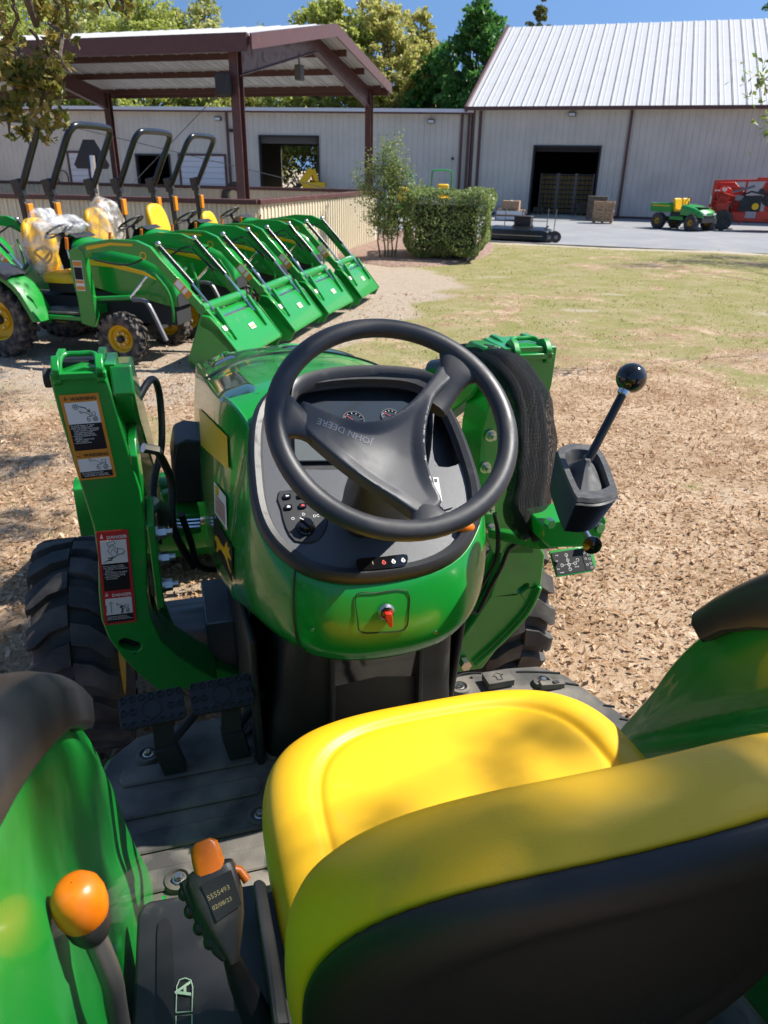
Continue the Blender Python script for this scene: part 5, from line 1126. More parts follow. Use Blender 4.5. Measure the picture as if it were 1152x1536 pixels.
for x in (-.66, -.4, .4, .66): m_.prism([V((x-.01, y, z)) for y, z in ((3.62, .58), (3.46, .56), (3.44, .30), (3.62, .22))], (.02, 0, 0), 'green')
m_.cyl((-.66, 3.48, .42), (.66, 3.48, .42), .02, 'steel', 14); m_.build('loader_bucket', TR, bevel=.004)
# hydraulic hoses on the left
m_ = B_(); m_.prism([tp(*q, y=2.62) for q in ((262, 668), (280, 660), (312, 664), (322, 752), (264, 758), (257, 700))], (0, .25, 0), 'shroud'); m_.build('radiator_shroud', TR, bevel=.01)
m_ = B_(); m_.prism([tp(*q, y=2.55) for q in ((258, 772), (300, 772), (302, 800), (262, 808))], (0, .10, 0), 'green'); m_.prism([tp(*q, y=2.7) for q in ((240, 742), (262, 736), (296, 752), (296, 770), (256, 778))], (0, .05, 0), 'green'); m_.build('hose_bracket', TR, bevel=.006)
m_ = B_(); m_.tube(smooth([V((-.53, 2.30, 1.37)), V((-.47, 2.42, 1.43)), V((-.45, 2.5, 1.36)), V((-.46, 2.45, 1.2)), V((-.5, 2.3, 1.1)), V((-.5, 2.2, .95))], 5), .012, 'black', 10); m_.tube(smooth([V((-.47, 2.25, 1.25)), V((-.44, 2.3, 1.12)), V((-.45, 2.25, .98)), V((-.40, 2.3, .8))], 5), .013, 'black', 10)
m_.tube(smooth([V((-.42, 2.2, 1.05)), V((-.40, 2.26, .92)), V((-.38, 2.3, .8)), V((-.3, 2.4, .72))], 5), .011, 'black', 10); m_.cyl((-.47, 2.25, 1.25), (-.51, 2.23, 1.27), .016, 'steel', 6); m_.cyl((-.535, 2.29, 1.36), (-.515, 2.33, 1.39), .016, 'steel', 6); m_.build('hydraulic_hose', TR)
m_ = B_(); 
for k in range(3): m_.tube(smooth([tp(262, 740+6*k, y=2.52), tp(258-2*k, 768+5*k, y=2.50), tp(266, 780+5*k, y=2.49), tp(300, 779+5*k, y=2.49)], 4), .0065, 'chrome', 8)
m_.build('steel_line', TR)
m_ = B_(); m_.tube([V((-.52, 2.12, 1.10)), V((-.49, 2.14, 1.12)), V((-.47, 2.16, 1.09)), V((-.49, 2.2, 1.0))], .022, 'dullsteel', 10); m_.build('parking_foot', TR)
# ---- mast decals
def decal_block(parent, name, quad_px, mat, parts, fn):
    """flat sticker on the rear face of the mast, with its own (u,v) frame"""
    a, b, c, d = [yp(*q, 1.997) for q in quad_px]     # tl tr br bl
    m = B_(); m.prism([a, b, c, d], (0, -.0008, 0), mat)
    def P(u, v, l=.0012): p = a.lerp(b, u).lerp(d.lerp(c, u), v); return p + V((0, -l, 0))
    def patch(u0, v0, u1, v1, mt, l=.0016): m.prism([P(u0, v0, l-.0003), P(u1, v0, l-.0003), P(u1, v1, l-.0003), P(u0, v1, l-.0003)], (0, -.0003, 0), mt)
    ux = (b-a); hx = (d-a)
    def txt(s, u, v, size, mt, bold=0, l=.0022, line=1): 
        uxn = (b-a).normalized(); uyn = (a-d); uyn = (uyn - uxn*uyn.dot(uxn)*.0).normalized(); m.text(s, P(u, v, l), uxn, uyn, size, mt, bold=bold, line=line)
    def line(pts, mt='ink_and_shade', w_=.0007, l=.0022): m.tube([P(u, v, l) for u, v in pts], w_, mt, 4)
    fn(P, patch, txt, line, m); return m.build(name, parent)
def tri(line, patch, P, m, u, v, s, mt, mt2):
    m.prism([P(u, v-s*.62, .002), P(u+s*1.05, v+s*.32, .002), P(u-s*1.05, v+s*.32, .002)], (0, -.0003, 0), mt); line([(u, v-s*.3), (u, v+.05*s)], mt2, .0008, .0026); line([(u, v+s*.16), (u, v+.2*s)], mt2, .0008, .0026)
def circ(u, v, ru, rv, n=14, a0=0, a1=2*PI): return [(u+ru*math.cos(a), v+rv*math.sin(a)) for a in np.linspace(a0, a1, n)]
def mini_tractor(line_, u, v, s, raised=False):
    def line(pts): line_([(a, v+(b-v)*.52) for a, b in pts])
    line(circ(u+.20*s, v, .10*s, .085*s)); line(circ(u+.20*s, v, .04*s, .035*s)); line(circ(u-.12*s, v+.025*s, .06*s, .05*s)); line([(u-.18*s, v-.02*s), (u-.16*s, v-.10*s), (u+.05*s, v-.12*s), (u+.08*s, v-.16*s), (u+.2*s, v-.14*s), (u+.3*s, v-.05*s)]); line([(u+.08*s, v-.16*s), (u+.06*s, v-.28*s), (u+.26*s, v-.28*s), (u+.22*s, v-.14*s)])
    line([(u+.02*s, v-.12*s), (u-.10*s, v-.24*s), (u-.3*s, v-.30*s), (u-.42*s, v-.26*s)]); line([(u-.42*s, v-.26*s), (u-.48*s, v-.36*s), (u-.36*s, v-.34*s)])
def f_warn(P, patch, txt, line, m):
    tri(line, patch, P, m, .14, .045, .045, 'ink_and_shade', 'lab_orange'); txt('WARNING', .26, .070, .0132, 'ink_and_shade', .02)
    patch(.08, .09, .92, .335, 'white'); line(circ(.35, .14, .07, .028)); line(circ(.35, .14, .03, .012)); line([(.45, .14), (.58, .155), (.68, .20)], 'ink_and_shade', .0012); line([(.62, .19), (.69, .21), (.68, .17)], 'ink_and_shade', .0012); mini_tractor(line, .68, .29, .55)
    patch(.08, .335, .92, .645, 'lab_black')
    txt('To avoid injury or death\ncaused by falling loads:\n\u2022 Do not handle round bales\n   unless loader is equipped\n   with approved bale\n   handling attachments.\n\u2022 Lockout optional valve\n   detents.\n\u2022 Handle raised loads\n   with caution.\n\u2022 Carry loads low.', .11, .36, .0060, 'ink_white', .006, line=.80)
    tri(line, patch, P, m, .14, .70, .045, 'ink_and_shade', 'lab_orange'); txt('WARNING', .26, .722, .0132, 'ink_and_shade', .02)
    patch(.08, .745, .92, .90, 'white'); mini_tractor(line, .66, .86, .6); patch(.08, .90, .92, .975, 'lab_black'); txt('To avoid injury from falls:\n\u2022 Do not stand or work under\n   raised bucket or attachments.', .11, .922, .0054, 'ink_white', .006, line=.8)
def f_dang(P, patch, txt, line, m):
    tri(line, patch, P, m, .15, .055, .045, 'ink_white', 'lab_red'); txt('DANGER', .31, .078, .0135, 'ink_white', .02)
    patch(.09, .095, .91, .335, 'white'); line([(.15, .32), (.85, .22)]); line([(.30, .20), (.45, .14), (.62, .20), (.50, .28), (.30, .20)]); line([(.30, .12), (.52, .10), (.56, .13), (.34, .16), (.30, .12)]); line([(.62, .18), (.82, .20), (.78, .25), (.60, .24), (.62, .18)]); line([(.3, .28), (.45, .27), (.4, .30), (.28, .30)], 'ink_and_shade', .0018); line([(.40, .22), (.48, .18), (.55, .22)])
    patch(.09, .335, .91, .625, 'lab_black'); txt('Serious injury or death\ncan result from rollovers.\n\u2022 Use ROPS and seatbelt at\n   all times.\n\u2022 Add required rear ballast.\n\u2022 Move wheels to widest\n   recommended setting.\n\u2022 Operate tractor\n   at low speed.', .12, .365, .0060, 'ink_white', .006, line=.88)
    tri(line, patch, P, m, .15, .665, .045, 'ink_white', 'lab_red'); txt('DANGER', .31, .69, .0135, 'ink_white', .02)
    patch(.09, .71, .91, .89, 'white'); mini_tractor(line, .66, .86, .5); line([(.25, .87), (.25, .74)]); line([(.20, .76), (.32, .755)]); line([(.10, .86), (.10, .78)]); line([(.55, .80), (.60, .84), (.56, .88)], 'ink_and_shade', .0022); line([(.52, .82), (.64, .80)], 'ink_and_shade', .0018)
    patch(.09, .89, .91, .975, 'lab_black'); txt('Avoid serious injury or\ndeath from electrocution.\nDo not contact electric lines.', .11, .915, .0060, 'ink_white', .006, line=.85)
decal_block(mL, 'warning_label', ((88, 593), (147, 589), (175, 715), (119, 721)), 'lab_orange', None, f_warn)
decal_block(mL, 'danger_label', ((144, 798), (192, 794), (205, 932), (157, 938)), 'lab_red', None, f_dang)
# ---- hose sleeve, valve, joystick
def netmat():
    m = nmat('black braided sleeve', (.003, .003, .004), .55, spec=.2); n = m.node_tree; b = n.nodes['Principled BSDF']; u = n.nodes.new('ShaderNodeUVMap'); sp = n.nodes.new('ShaderNodeSeparateXYZ'); n.links.new(u.outputs[0], sp.inputs[0])
    def sin_(src, k, off=None):
        a = n.nodes.new('ShaderNodeMath'); a.operation = 'MULTIPLY'; a.inputs[1].default_value = k; n.links.new(src, a.inputs[0]); s = n.nodes.new('ShaderNodeMath'); s.operation = 'SINE'; n.links.new(a.outputs[0], s.inputs[0]); return s.outputs[0]
    ad = n.nodes.new('ShaderNodeMath'); ad.operation = 'ADD'; n.links.new(sp.outputs[0], ad.inputs[0]); n.links.new(sp.outputs[1], ad.inputs[1])
    sb = n.nodes.new('ShaderNodeMath'); sb.operation = 'SUBTRACT'; n.links.new(sp.outputs[0], sb.inputs[0]); n.links.new(sp.outputs[1], sb.inputs[1])
    p1, p2 = sin_(ad.outputs[0], 2*PI*52), sin_(sb.outputs[0], 2*PI*52); mu = n.nodes.new('ShaderNodeMath'); mu.operation = 'MULTIPLY'; n.links.new(p1, mu.inputs[0]); n.links.new(p2, mu.inputs[1])
    gt = n.nodes.new('ShaderNodeMath'); gt.operation = 'GREATER_THAN'; gt.inputs[1].default_value = .32; n.links.new(mu.outputs[0], gt.inputs[0]); iv = n.nodes.new('ShaderNodeMath'); iv.operation = 'SUBTRACT'; iv.inputs[0].default_value = 1; n.links.new(gt.outputs[0], iv.inputs[1]); n.links.new(iv.outputs[0], b.inputs['Alpha'])
    bp = n.nodes.new('ShaderNodeBump'); bp.inputs['Strength'].default_value = .5; bp.inputs['Distance'].default_value = .003; n.links.new(mu.outputs[0], bp.inputs['Height']); n.links.new(bp.outputs[0], b.inputs['Normal']); return m
path = smooth([V(tp(690, 530, y=2.25)), V(tp(722, 534, y=2.10)), V(tp(762, 556, y=1.92)), V(tp(792, 600, y=1.80)), V(tp(800, 660, y=1.70)), V(tp(797, 720, y=1.62)), V(tp(790, 770, y=1.56)), V(tp(800, 800, y=1.52))], 6)
n_ = len(path); rr = [lerp(.038, .062, sstep(0, .35, i/(n_-1)))*(1-.35*sstep(.86, 1, i/(n_-1)))+.003*math.sin(i*1.1) for i in range(n_)]
m_ = B_(); K = 40; vs = []; fs = []; prev = None; uvs = []
for i, p in enumerate(path):
    t = path[min(i+1, n_-1)]-path[max(i-1, 0)]; z = t.normalized(); x = V((1, .3, 0)) if prev is None else prev; x = (x-z*x.dot(z)).normalized(); y = z.cross(x); prev = x
    for k in range(K): a = 2*PI*k/K; rw = rr[i]*(1+.035*math.sin(a*7+i*.15)+.02*math.sin(a*3-i*.3)); vs.append(p+x*math.cos(a)*rw+y*math.sin(a)*rw*.80)
for i in range(n_-1):
    for k in range(K): fs.append((i*K+k, i*K+(k+1) % K, (i+1)*K+(k+1) % K, (i+1)*K+k))
me = D.meshes.new('hose_sleeve'); me.from_pydata([tuple(v+V(TOFF)) for v in vs], [], fs); uvl = me.uv_layers.new(name='UVMap')
for f_i, f in enumerate(me.polygons):
    i, k = divmod(f_i, K)
    for li, (ii, kk2) in zip(f.loop_indices, ((i, k), (i, k+1), (i+1, k+1), (i+1, k))): uvl.data[li].uv = (kk2/K, ii/n_*2.2)
me.polygons.foreach_set('use_smooth', [True]*len(fs)); me.materials.append(netmat()); slv = D.objects.new('hose_sleeve', me); COL.objects.link(slv); slv.parent = TR
m_ = B_()
for k in range(5):
    a = 2*PI*k/5; m_.tube([p + V((math.cos(a), math.sin(a)*.6, math.sin(a)*.8))*(rr[i]*.50) for i, p in enumerate(path)], .013, 'black', 8)
m_.build('inner_hose', slv)
m_ = B_()
for pts in (((742, 770), (747, 800), (744, 838), (722, 880), (706, 915)), ((800, 808), (776, 815), (762, 826), (752, 850), (736, 880), (716, 918), (700, 908))):
    m_.tube(smooth([tp(*q, y=1.80) for q in pts], 5), .0075, 'blackmetal', 10)
m_.cyl(tp(790, 805, y=1.75), tp(808, 800, y=1.72), .022, 'blackmetal', 6); m_.build('hydraulic_pipe', TR)
# valve block bracket in green
m_ = B_(); vb = [tp(*q, y=1.45) for q in ((815, 788), (905, 768), (911, 782), (898, 820), (823, 822), (812, 810))]; m_.prism(vb, (0, .10, 0), 'green'); m_.bar(tp(822, 815, y=1.5), tp(745, 800, y=1.95), .06, .03, 'green'); val = m_.build('valve_bracket', TR, bevel=.005)
m_ = B_(); pn = V((-.12, -.72, .68)).normalized(); pc = tp(861, 841, y=1.42); ux = V((1, .03, 0)).normalized(); uy = pn.cross(ux).normalized(); hw, hh = .060, .034
Q = lambda a, b, l=0: pc+ux*a+uy*b+pn*l
m_.prism([Q(-hw, -hh), Q(hw*.72, -hh), Q(hw*.98, -hh*.5), Q(hw, hh*.1), Q(hw, hh), Q(-hw, hh)], -pn*.006, 'green'); m_.build('placard_plate', val, bevel=.002)
m_ = B_(); m_.prism([Q(-hw*.94, -hh*.88, .001), Q(hw*.40, -hh*.88, .001), Q(hw*.40, hh*.82, .001), Q(-hw*.94, hh*.82, .001)], pn*.0008, 'lab_black'); m_.prism([Q(hw*.43, -hh*.88, .001), Q(hw*.82, -hh*.88, .001), Q(hw*.82, hh*.82, .001), Q(hw*.43, hh*.82, .001)], pn*.0008, 'lab_black')
def ring_(a, b, r0): m_.lathe([(r0, 0), (r0, .0004), (r0*.78, .0004), (r0*.78, 0)], Q(a, b, .0019), pn, 'ink_white', 14)
for a, b in ((-.3, .5), (-.3, .1), (-.3, -.25), (-.3, -.6), (-.62, -.22), (0, -.22), (.15, .0)): ring_(hw*(a), hh*(b), .0042)
for a, b in ((.55, .45), (.55, 0), (.55, -.45), (.72, .3), (.72, -.05), (.72, -.4), (.72, -.7)): ring_(hw*a, hh*b, .0030)
for a, b in ((-.62, -.22), (-.3, -.22)): m_.bar(Q(hw*a, hh*b, .002), Q(hw*(a+.3), hh*b, .002), .0006, .0006, 'ink_white')
m_.bar(Q(-.3*hw, .5*hh, .002), Q(-.3*hw, -.6*hh, .002), .0006, .0006, 'ink_white'); m_.text('1\u00b7N', Q(-.80*hw, .52*hh, .002), ux, uy, .005, 'ink_white')
for x0, y0, s_ in ((-.85, .12, 'Lift'), (-.88, -.5, 'Roll'), (-.05, -.52, 'Dump'), (-.8, -.78, 'Lower')): m_.text(s_, Q(x0*hw, y0*hh, .002), ux, uy, .0045, 'ink_white')
m_.build('control_placard', val)
# rubber boot
bt_px = [(836, 684), (842, 674), (856, 669), (888, 672), (905, 685), (924, 733), (924, 745), (900, 754), (872, 753), (860, 745)]
top = smooth([tp(*q, z=1.45) for q in bt_px], 3, True); bc_ = sum(top, V())/len(top); down = V((.0, .035, -.095)); rg = []
for k in range(20):
    t = k/19; sc = lerp(1.0, .80, t)+(.05 if k % 2 else -.015); rg.append([bc_+down*t+(p-bc_)*sc for p in top])
m_ = B_(); m_.loft(rg, 'black', caps=(False, True)); bo = m_.build('lever_boot', TR, sharp=22)
tm = nmat('dusty rubber', (.050, .050, .052), .6, bump=(300, .4, .001), dirt=(40, (.12, .115, .11), .45, .8)); m_ = B_()
i1 = [bc_+(p-bc_)*.97+V((0, 0, .008)) for p in top]; i2 = [bc_+(p-bc_)*.74+V((0, 0, .008)) for p in top]; i3 = [bc_+(p-bc_)*.68-V((0, 0, .02)) for p in top]; sb0 = tp(880, 694, y=1.335); i4 = [sb0+(p-bc_)*.16+V((0, 0, .0)) for p in top]; i5 = [sb0+(p-bc_)*.12+V((0, 0, .012)) for p in top]
m_.loft([[p for p in top], i1, i2, i3, i4, i5], tm, caps=(False, True)); m_.build('boot_top', bo, sharp=40)
bl_ = tp(947, 567, y=1.37); m_ = B_(); m_.tube(smooth([sb0, sb0+(bl_-sb0)*.08+V((.004, 0, .008)), sb0.lerp(bl_, .5), bl_], 4), .0095, 'blackmetal', 14); js = m_.build('joystick', TR); dv_ = (sb0-bl_).normalized()
m_ = B_(); m_.sphere(bl_, .033, 'glossblk', 32, 20); m_.lathe([(.014, .024), (.0135, .040), (.010, .042)], bl_, dv_, 'chrome', 20); m_.build('ball_knob', js)
k0 = tp(875, 792, y=1.42); k1 = tp(888, 817, y=1.32); m_ = B_(); m_.cyl(k0, k1, .009, 'chrome', 14); m_.lathe([(.016, -.003), (.022, .001), (.022, .005), (.014, .008), (.001, .009)], k1, (k1-k0).normalized(), 'glossblk', 24); m_.build('lock_knob', val)
m_ = B_(); c = tp(897, 790, y=1.44); m_.cyl(c, c+V((0, -.014, 0)), .013, 'steel', 6); m_.build('bracket_bolt', val); m_ = B_(); c = tp(822, 782, y=1.46); m_.cyl(c, c+V((0, -.02, 0)), .012, 'steel', 6); m_.build('bracket_bolt', val)

# ================================================================== THE ROW OF SMALL TRACTORS
def CB(): return MB(off=(.75, 0, 0))
PLAST = D.materials.new('clear wrinkled film'); PLAST.use_nodes = True; n = PLAST.node_tree; b = n.nodes['Principled BSDF']; b.inputs['Base Color'].default_value = (.75, .76, .78, 1); b.inputs['Roughness'].default_value = .22
tn = n.nodes.new('ShaderNodeTexNoise'); tn.inputs['Scale'].default_value = 5; tn.inputs['Detail'].default_value = 5; mr_ = n.nodes.new('ShaderNodeMapRange'); mr_.inputs[1].default_value = .40; mr_.inputs[2].default_value = .60; mr_.inputs[3].default_value = .10; mr_.inputs[4].default_value = .62
n.links.new(tn.outputs[0], mr_.inputs[0]); n.links.new(mr_.outputs[0], b.inputs['Alpha']); bp = n.nodes.new('ShaderNodeBump'); bp.inputs['Distance'].default_value = .06; n.links.new(tn.outputs[0], bp.inputs['Height']); n.links.new(bp.outputs[0], b.inputs['Normal'])
def small_tractor():
    t = thing('compact_tractor', 'x', 'tractor', (0, 0, 0), 0, 'small tractors in a row with loaders on')
    # hood
    def hs(x, hw, z0, z1): return [V((x, s_*hw, lerp(z0, z1, f_))) for s_, f_ in ((-1, 0), (-1.02, .55), (-.96, .8), (-.75, .94), (-.4, .99), (0, 1), (.4, .99), (.75, .94), (.96, .8), (1.02, .55), (1, 0))]
    m = CB(); m.loft([hs(-.70, .23, .86, 1.30), hs(-.55, .25, .80, 1.29), (hs(-.2, .25, .72, 1.235)), hs(.15, .24, .68, 1.17), hs(.40, .225, .62, 1.07), hs(.50, .20, .60, .95), hs(.53, .18, .60, .75)], 'green_body', closed=False); m.prism(hs(.53, .18, .60, .75), (.01, 0, 0), 'dark'); h = m.build('hood', t, sharp=50, bevel=.0)
    for s in (-1, 1):
        m = CB(); m.prism([V((x, s*(.262), z)) for x, z in ((-.62, 1.10), (-.2, 1.06), (.2, .98), (.34, .90), (.2, .94), (-.2, 1.01), (-.62, 1.03))], (0, s*.004, 0), 'yel_paint'); m.build('yellow_stripe', h)
    m = CB(); m.box((-.05, 0, .56), (1.1, .34, .34), 'dark'); m.box((0, 0, .30), (.14, .9, .10), 'dark'); m.box((-1.3, 0, .50), (1.3, .34, .3), 'dark'); m.bar((-1.5, -.5, .42), (-1.5, .5, .42), .16, .16, 'dark'); m.build('chassis', t)
    for s in (-1, 1):
        m = CB(); tyre(m, (0, s*.53, .28), .285, .19, 'tyre_dusty', lugs=18, rim_r=.155, lug_h=.022, axis=(0, 1, 0), n=30); w = m.build('front_wheel', t); m = CB(); rim(m, (0, s*.53, .28), .158, .19, (0, s, 0)); m.build('rim', w)
        m = CB(); tyre(m, (-1.52, s*.58, .42), .425, .29, 'tyre_dusty', lugs=20, rim_r=.235, lug_h=.028, axis=(0, 1, 0), n=34); w = m.build('rear_wheel', t); m = CB(); rim(m, (-1.52, s*.58, .42), .24, .29, (0, s, 0)); m.build('rim', w)
        # fender
        m = CB(); rg = []
        for k in range(15):
            a = R(-2+k*12); c = lambda r_, y_: V((-1.5+r_*math.cos(a), y_, .46+r_*math.sin(a))); rr_ = .52+.06*sstep(R(20), R(-5), a)
            rg.append([c(rr_-.05, s*.40), c(rr_, s*.41), c(rr_+.012, s*.45), c(rr_+.012, s*.70), c(rr_-.005, s*.74), c(rr_-.06, s*.74)])
        m.loft(rg, 'green_plastic', closed=False); m.prism([V((-1.5+.52*math.cos(R(q)), s*.405, .46+.52*math.sin(R(q)))) for q in range(-10, 180, 12)], (0, s*.01, 0), 'green_plastic'); f = m.build('fender', t, sharp=50)
        m = CB(); m.loft([[V((-1.5+r_*math.cos(R(q)), s*y_, .46+r_*math.sin(R(q)))) for r_, y_ in ((.535, .40), (.57, .42), (.575, .70), (.55, .75), (.50, .75))] for q in range(55, 150, 8)], 'cap', closed=False); m.build('fender_cap', f)
    m = CB(); m.prism([V((x, y, .50)) for x, y in ((-.52, -.50), (-.52, .50), (-1.0, .50), (-1.1, .4), (-1.1, -.4), (-1.0, -.50))], (0, 0, .03), 'mat'); m.prism([V((x, y, .49)) for x, y in ((-.50, -.53), (-.50, .53), (-1.02, .53), (-1.02, -.53))], (0, 0, -.05), 'green'); m.box((-.62, 0, .85), (.25, .34, .7), 'dark'); m.build('platform', t, bevel=.01)
    m = CB(); m.loft([[V((-.70+dx, y*.2, z)) for y in (-1, -.6, 0, .6, 1)] for dx, z in ((.06, 1.30), (-.02, 1.34), (-.14, 1.28), (-.20, 1.12), (-.16, .95))], 'plast', closed=False); m.build('dashboard', t)
    m = CB(); nrm = V((-.5, 0, .86)).normalized(); c = V((-.98, 0, 1.36)); x, y, z = frame(nrm); m.tube([c+(x*math.cos(a)+y*math.sin(a))*.18 for a in np.linspace(0, 2*PI, 25)], .014, 'black', 8, caps=False)
    for a in (R(90), R(210), R(330)): m.bar(c+(x*math.cos(a)+y*math.sin(a))*.18, c-nrm*.04, .03, .014, 'black')
    m.cyl(c-nrm*.04, V((-.80, 0, 1.12)), .03, 'black'); m.build('steering_wheel', t)
    # seat
    m = CB(); rg = []
    for r_, z in ((.2, .02), (.6, .03), (.8, .028), (.93, .012), (1, -.03), (.96, -.08)): rg.append([supe(V((-1.15, 0, .93)), a, .26*r_, .25*r_, 3, V((1, 0, 0)), V((0, 1, 0)))+V((0, 0, z)) for a in np.linspace(0, 2*PI, 28, endpoint=False)])
    m.loft(rg, 'yellow'); m.box((-1.15, 0, .80), (.34, .34, .12), 'dark'); seatc = m.build('seat_cushion', t, sharp=60)
    m = CB(); u_ = V((-.26, 0, 1)).normalized(); f_ = V((1, 0, .26)).normalized(); bcx = V((-1.44, 0, 1.24)); rg = []
    for r_, z in ((.2, .02), (.7, .03), (.88, .035), (.97, .02), (1, -.01), (.94, -.045), (.8, -.055)): rg.append([supe(bcx, a, .265*r_, .31*r_, 2.8, V((0, 1, 0)), u_)+f_*z for a in np.linspace(0, 2*PI, 28, endpoint=False)])
    m.loft(rg, 'yellow'); bk = m.build('seat_backrest', t, sharp=60); m = CB(); rg = [[supe(bcx, a, .265*r_, .31*r_, 2.8, V((0, 1, 0)), u_)+f_*z for a in np.linspace(0, 2*PI, 28, endpoint=False)] for r_, z in ((.86, -.05), (.84, -.068), (.3, -.07))]; m.loft(rg, 'black'); m.build('backrest_shell', bk, sharp=60)
    # rollover bar
    m = CB(); W_ = .47; lo_ = [V((-1.72, -W_, .62)), V((-1.78, -W_, 1.70))]
    for s in (-1, 1): m.bar((-1.70, s*W_, .60), (-1.78, s*W_, 1.74), .07, .05, 'blackmetal'); m.box((-1.79, s*W_, 1.78), (.13, .075, .20), 'blackmetal', Matrix.Rotation(R(-12), 3, 'Y'))
    pts = [V((-1.78, -W_, 1.72)), V((-1.60, -W_, 2.05)), V((-1.44, -W_, 2.34)), V((-1.38, -W_+.03, 2.44)), V((-1.35, -W_+.12, 2.49)), V((-1.34, 0, 2.50)), V((-1.35, W_-.12, 2.49)), V((-1.38, W_-.03, 2.44)), V((-1.44, W_, 2.34)), V((-1.60, W_, 2.05)), V((-1.78, W_, 1.72))]
    m.tube(smooth(pts, 3), .042, 'blackmetal', 12, up=(0, 1, 0)); ro = m.build('rollover_bar', t, bevel=.006)
    for s in (-1, 1): m = CB(); m.box((-1.70, s*(W_+.02), 1.50), (.05, .09, .22), 'amber'); m.box((-1.735, s*(W_+.02), 1.50), (.03, .11, .25), 'black'); m.build('hazard_lamp', ro, bevel=.01)
    # loader
    for s in (-1, 1):
        m = CB(); m.prism([V((x, s*.50-.04, z)) for x, z in ((-.50, .42), (-.34, .38), (-.30, .50), (-.33, 1.0), (-.34, 1.20), (-.42, 1.24), (-.52, 1.20), (-.53, .9), (-.50, .7))], (0, .08, 0), 'green'); m.bar((-.42, s*.2, .55), (-.42, s*.5, .55), .12, .10, 'green'); ms = m.build('loader_mast', t, bevel=.006)
        m = CB(); yy = s*.541; m.prism([V((x, yy, z)) for x, z in ((-.49, .78), (-.38, .78), (-.38, 1.10), (-.49, 1.10))], (0, s*.002, 0), 'white')
        for z0, z1, mt in ((1.04, 1.09, 'lab_orange'), (.90, 1.03, 'lab_black'), (.86, .89, 'lab_orange'), (.79, .83, 'lab_orange')): m.prism([V((x, s*.5435, z)) for x, z in ((-.485, z0), (-.385, z0), (-.385, z1), (-.485, z1))], (0, s*.001, 0), mt)
        m.build('warning_label', ms)
        m = CB(); prf = [(-.47, 1.22), (-.30, 1.285), (0, 1.335), (.30, 1.33), (.46, 1.27), (.56, 1.16), (1.30, .40), (1.36, .30), (1.28, .24), (1.20, .36), (.50, 1.09), (.32, 1.17), (0, 1.215), (-.25, 1.18), (-.40, 1.08), (-.49, 1.12)]
        m.prism([V((x, s*.5-.03, z)) for x, z in prf], (0, .06, 0), 'green'); ar = m.build('loader_arm', t, bevel=.006)
        m = CB(); yy = s*.531; m.prism([V((x, yy, z)) for x, z in ((-.30, 1.25), (0, 1.30), (.26, 1.295), (.26, 1.27), (0, 1.272), (-.30, 1.21))], (0, s*.003, 0), 'yel_paint')
        m.prism([V((.37+.038*math.cos(a), yy, 1.18+.04*math.sin(a))) for a in np.linspace(0, 2*PI, 14, endpoint=False)], (0, s*.002, 0), 'yel_paint'); m.prism([V((.37+.028*math.cos(a), yy+s*.002, 1.18+.028*math.sin(a))) for a in np.linspace(0, 2*PI, 14, endpoint=False)], (0, s*.001, 0), 'green'); m.build('arm_badge', ar)
        d_ = V((.74, 0, -.76)).normalized(); m = CB(); c = V((.80, s*.531, .86)); u2 = V((.76, 0, .74)).normalized()
        m.prism([c+d_*a+u2*b for a, b in ((-.11, -.045), (.11, -.045), (.11, .045), (-.11, .045))], (0, s*.002, 0), 'lab_orange'); m.prism([c+d_*a+u2*b for a, b in ((-.10, -.037), (-.01, -.037), (-.01, .037), (-.10, .037))], (0, s*.003, 0), 'white'); m.prism([c+d_*a+u2*b for a, b in ((.01, -.037), (.05, -.037), (.05, .037), (.01, .037))], (0, s*.003, 0), 'white'); m.build('warning_label', ar)
        m = CB(); m.cyl((-.36, s*.44, .68), (.10, s*.44, .72), .028, 'green', 12); m.cyl((.08, s*.44, .72), (.50, s*.46, 1.05), .0, 'chrome', 3) if 0 else m.cyl((.10, s*.44, .72), (.34, s*.46, .95), .016, 'chrome', 10); m.build('lift_cylinder', t)
        m = CB(); m.cyl((.50, s*.42, 1.28), (.86, s*.42, .90), .026, 'blackmetal', 12); m.cyl((.84, s*.42, .92), (1.20, s*.42, .50), .014, 'chrome', 10);  m.sphere((.50, s*.42, 1.29), .035, 'steel', 10, 6)
        m.bar((1.12, s*.44, .66), (1.34, s*.44, .34), .05, .04, 'green'); m.build('tilt_cylinder', t)
        m = CB(); m.tube(smooth([V((.42, s*.45, 1.0)), V((.52, s*.36, .80)), V((.55, s*.34, .60)), V((.52, s*.3, .45))], 4), .016, 'green', 8); m.build('brush_guard', t)
        m = CB(); m.tube(smooth([V((.14, s*.46, .70)), V((.28, s*.47, .70)), V((.36, s*.48, .62)), V((.52, s*.5, .28))], 4), .026, 'dullsteel', 8); m.build('parking_stand', t) if s < 0 else None
        m = CB(); m.cyl((-.62, s*.42, 1.20), (-.60, s*.43, 1.32), .018, 'orange', 8); m.cyl((-.60, s*.43, 1.1), (-.62, s*.42, 1.2), .008, 'steel', 6); m.build('amber_lever', t)
        for k in (0, 1): m = CB(); m.tube(smooth([V((-.30, s*.42, 1.10)), V((.1, s*(.40-.03*k), 1.06)), V((.42, s*(.38-.02*k), 1.20)), V((.55, s*.40, 1.10)), V((.72, s*.44, .95-.04*k))], 4), .010, 'black', 6); m.build('hose', t)
    m = CB(); m.cyl((1.00, -.56, .66), (1.00, .56, .66), .055, 'green', 16); m.build('cross_tube', t); m = CB(); m.cyl((1.14, -.44, .55), (1.14, .44, .55), .018, 'chrome', 10); m.build('cross_rod', t)
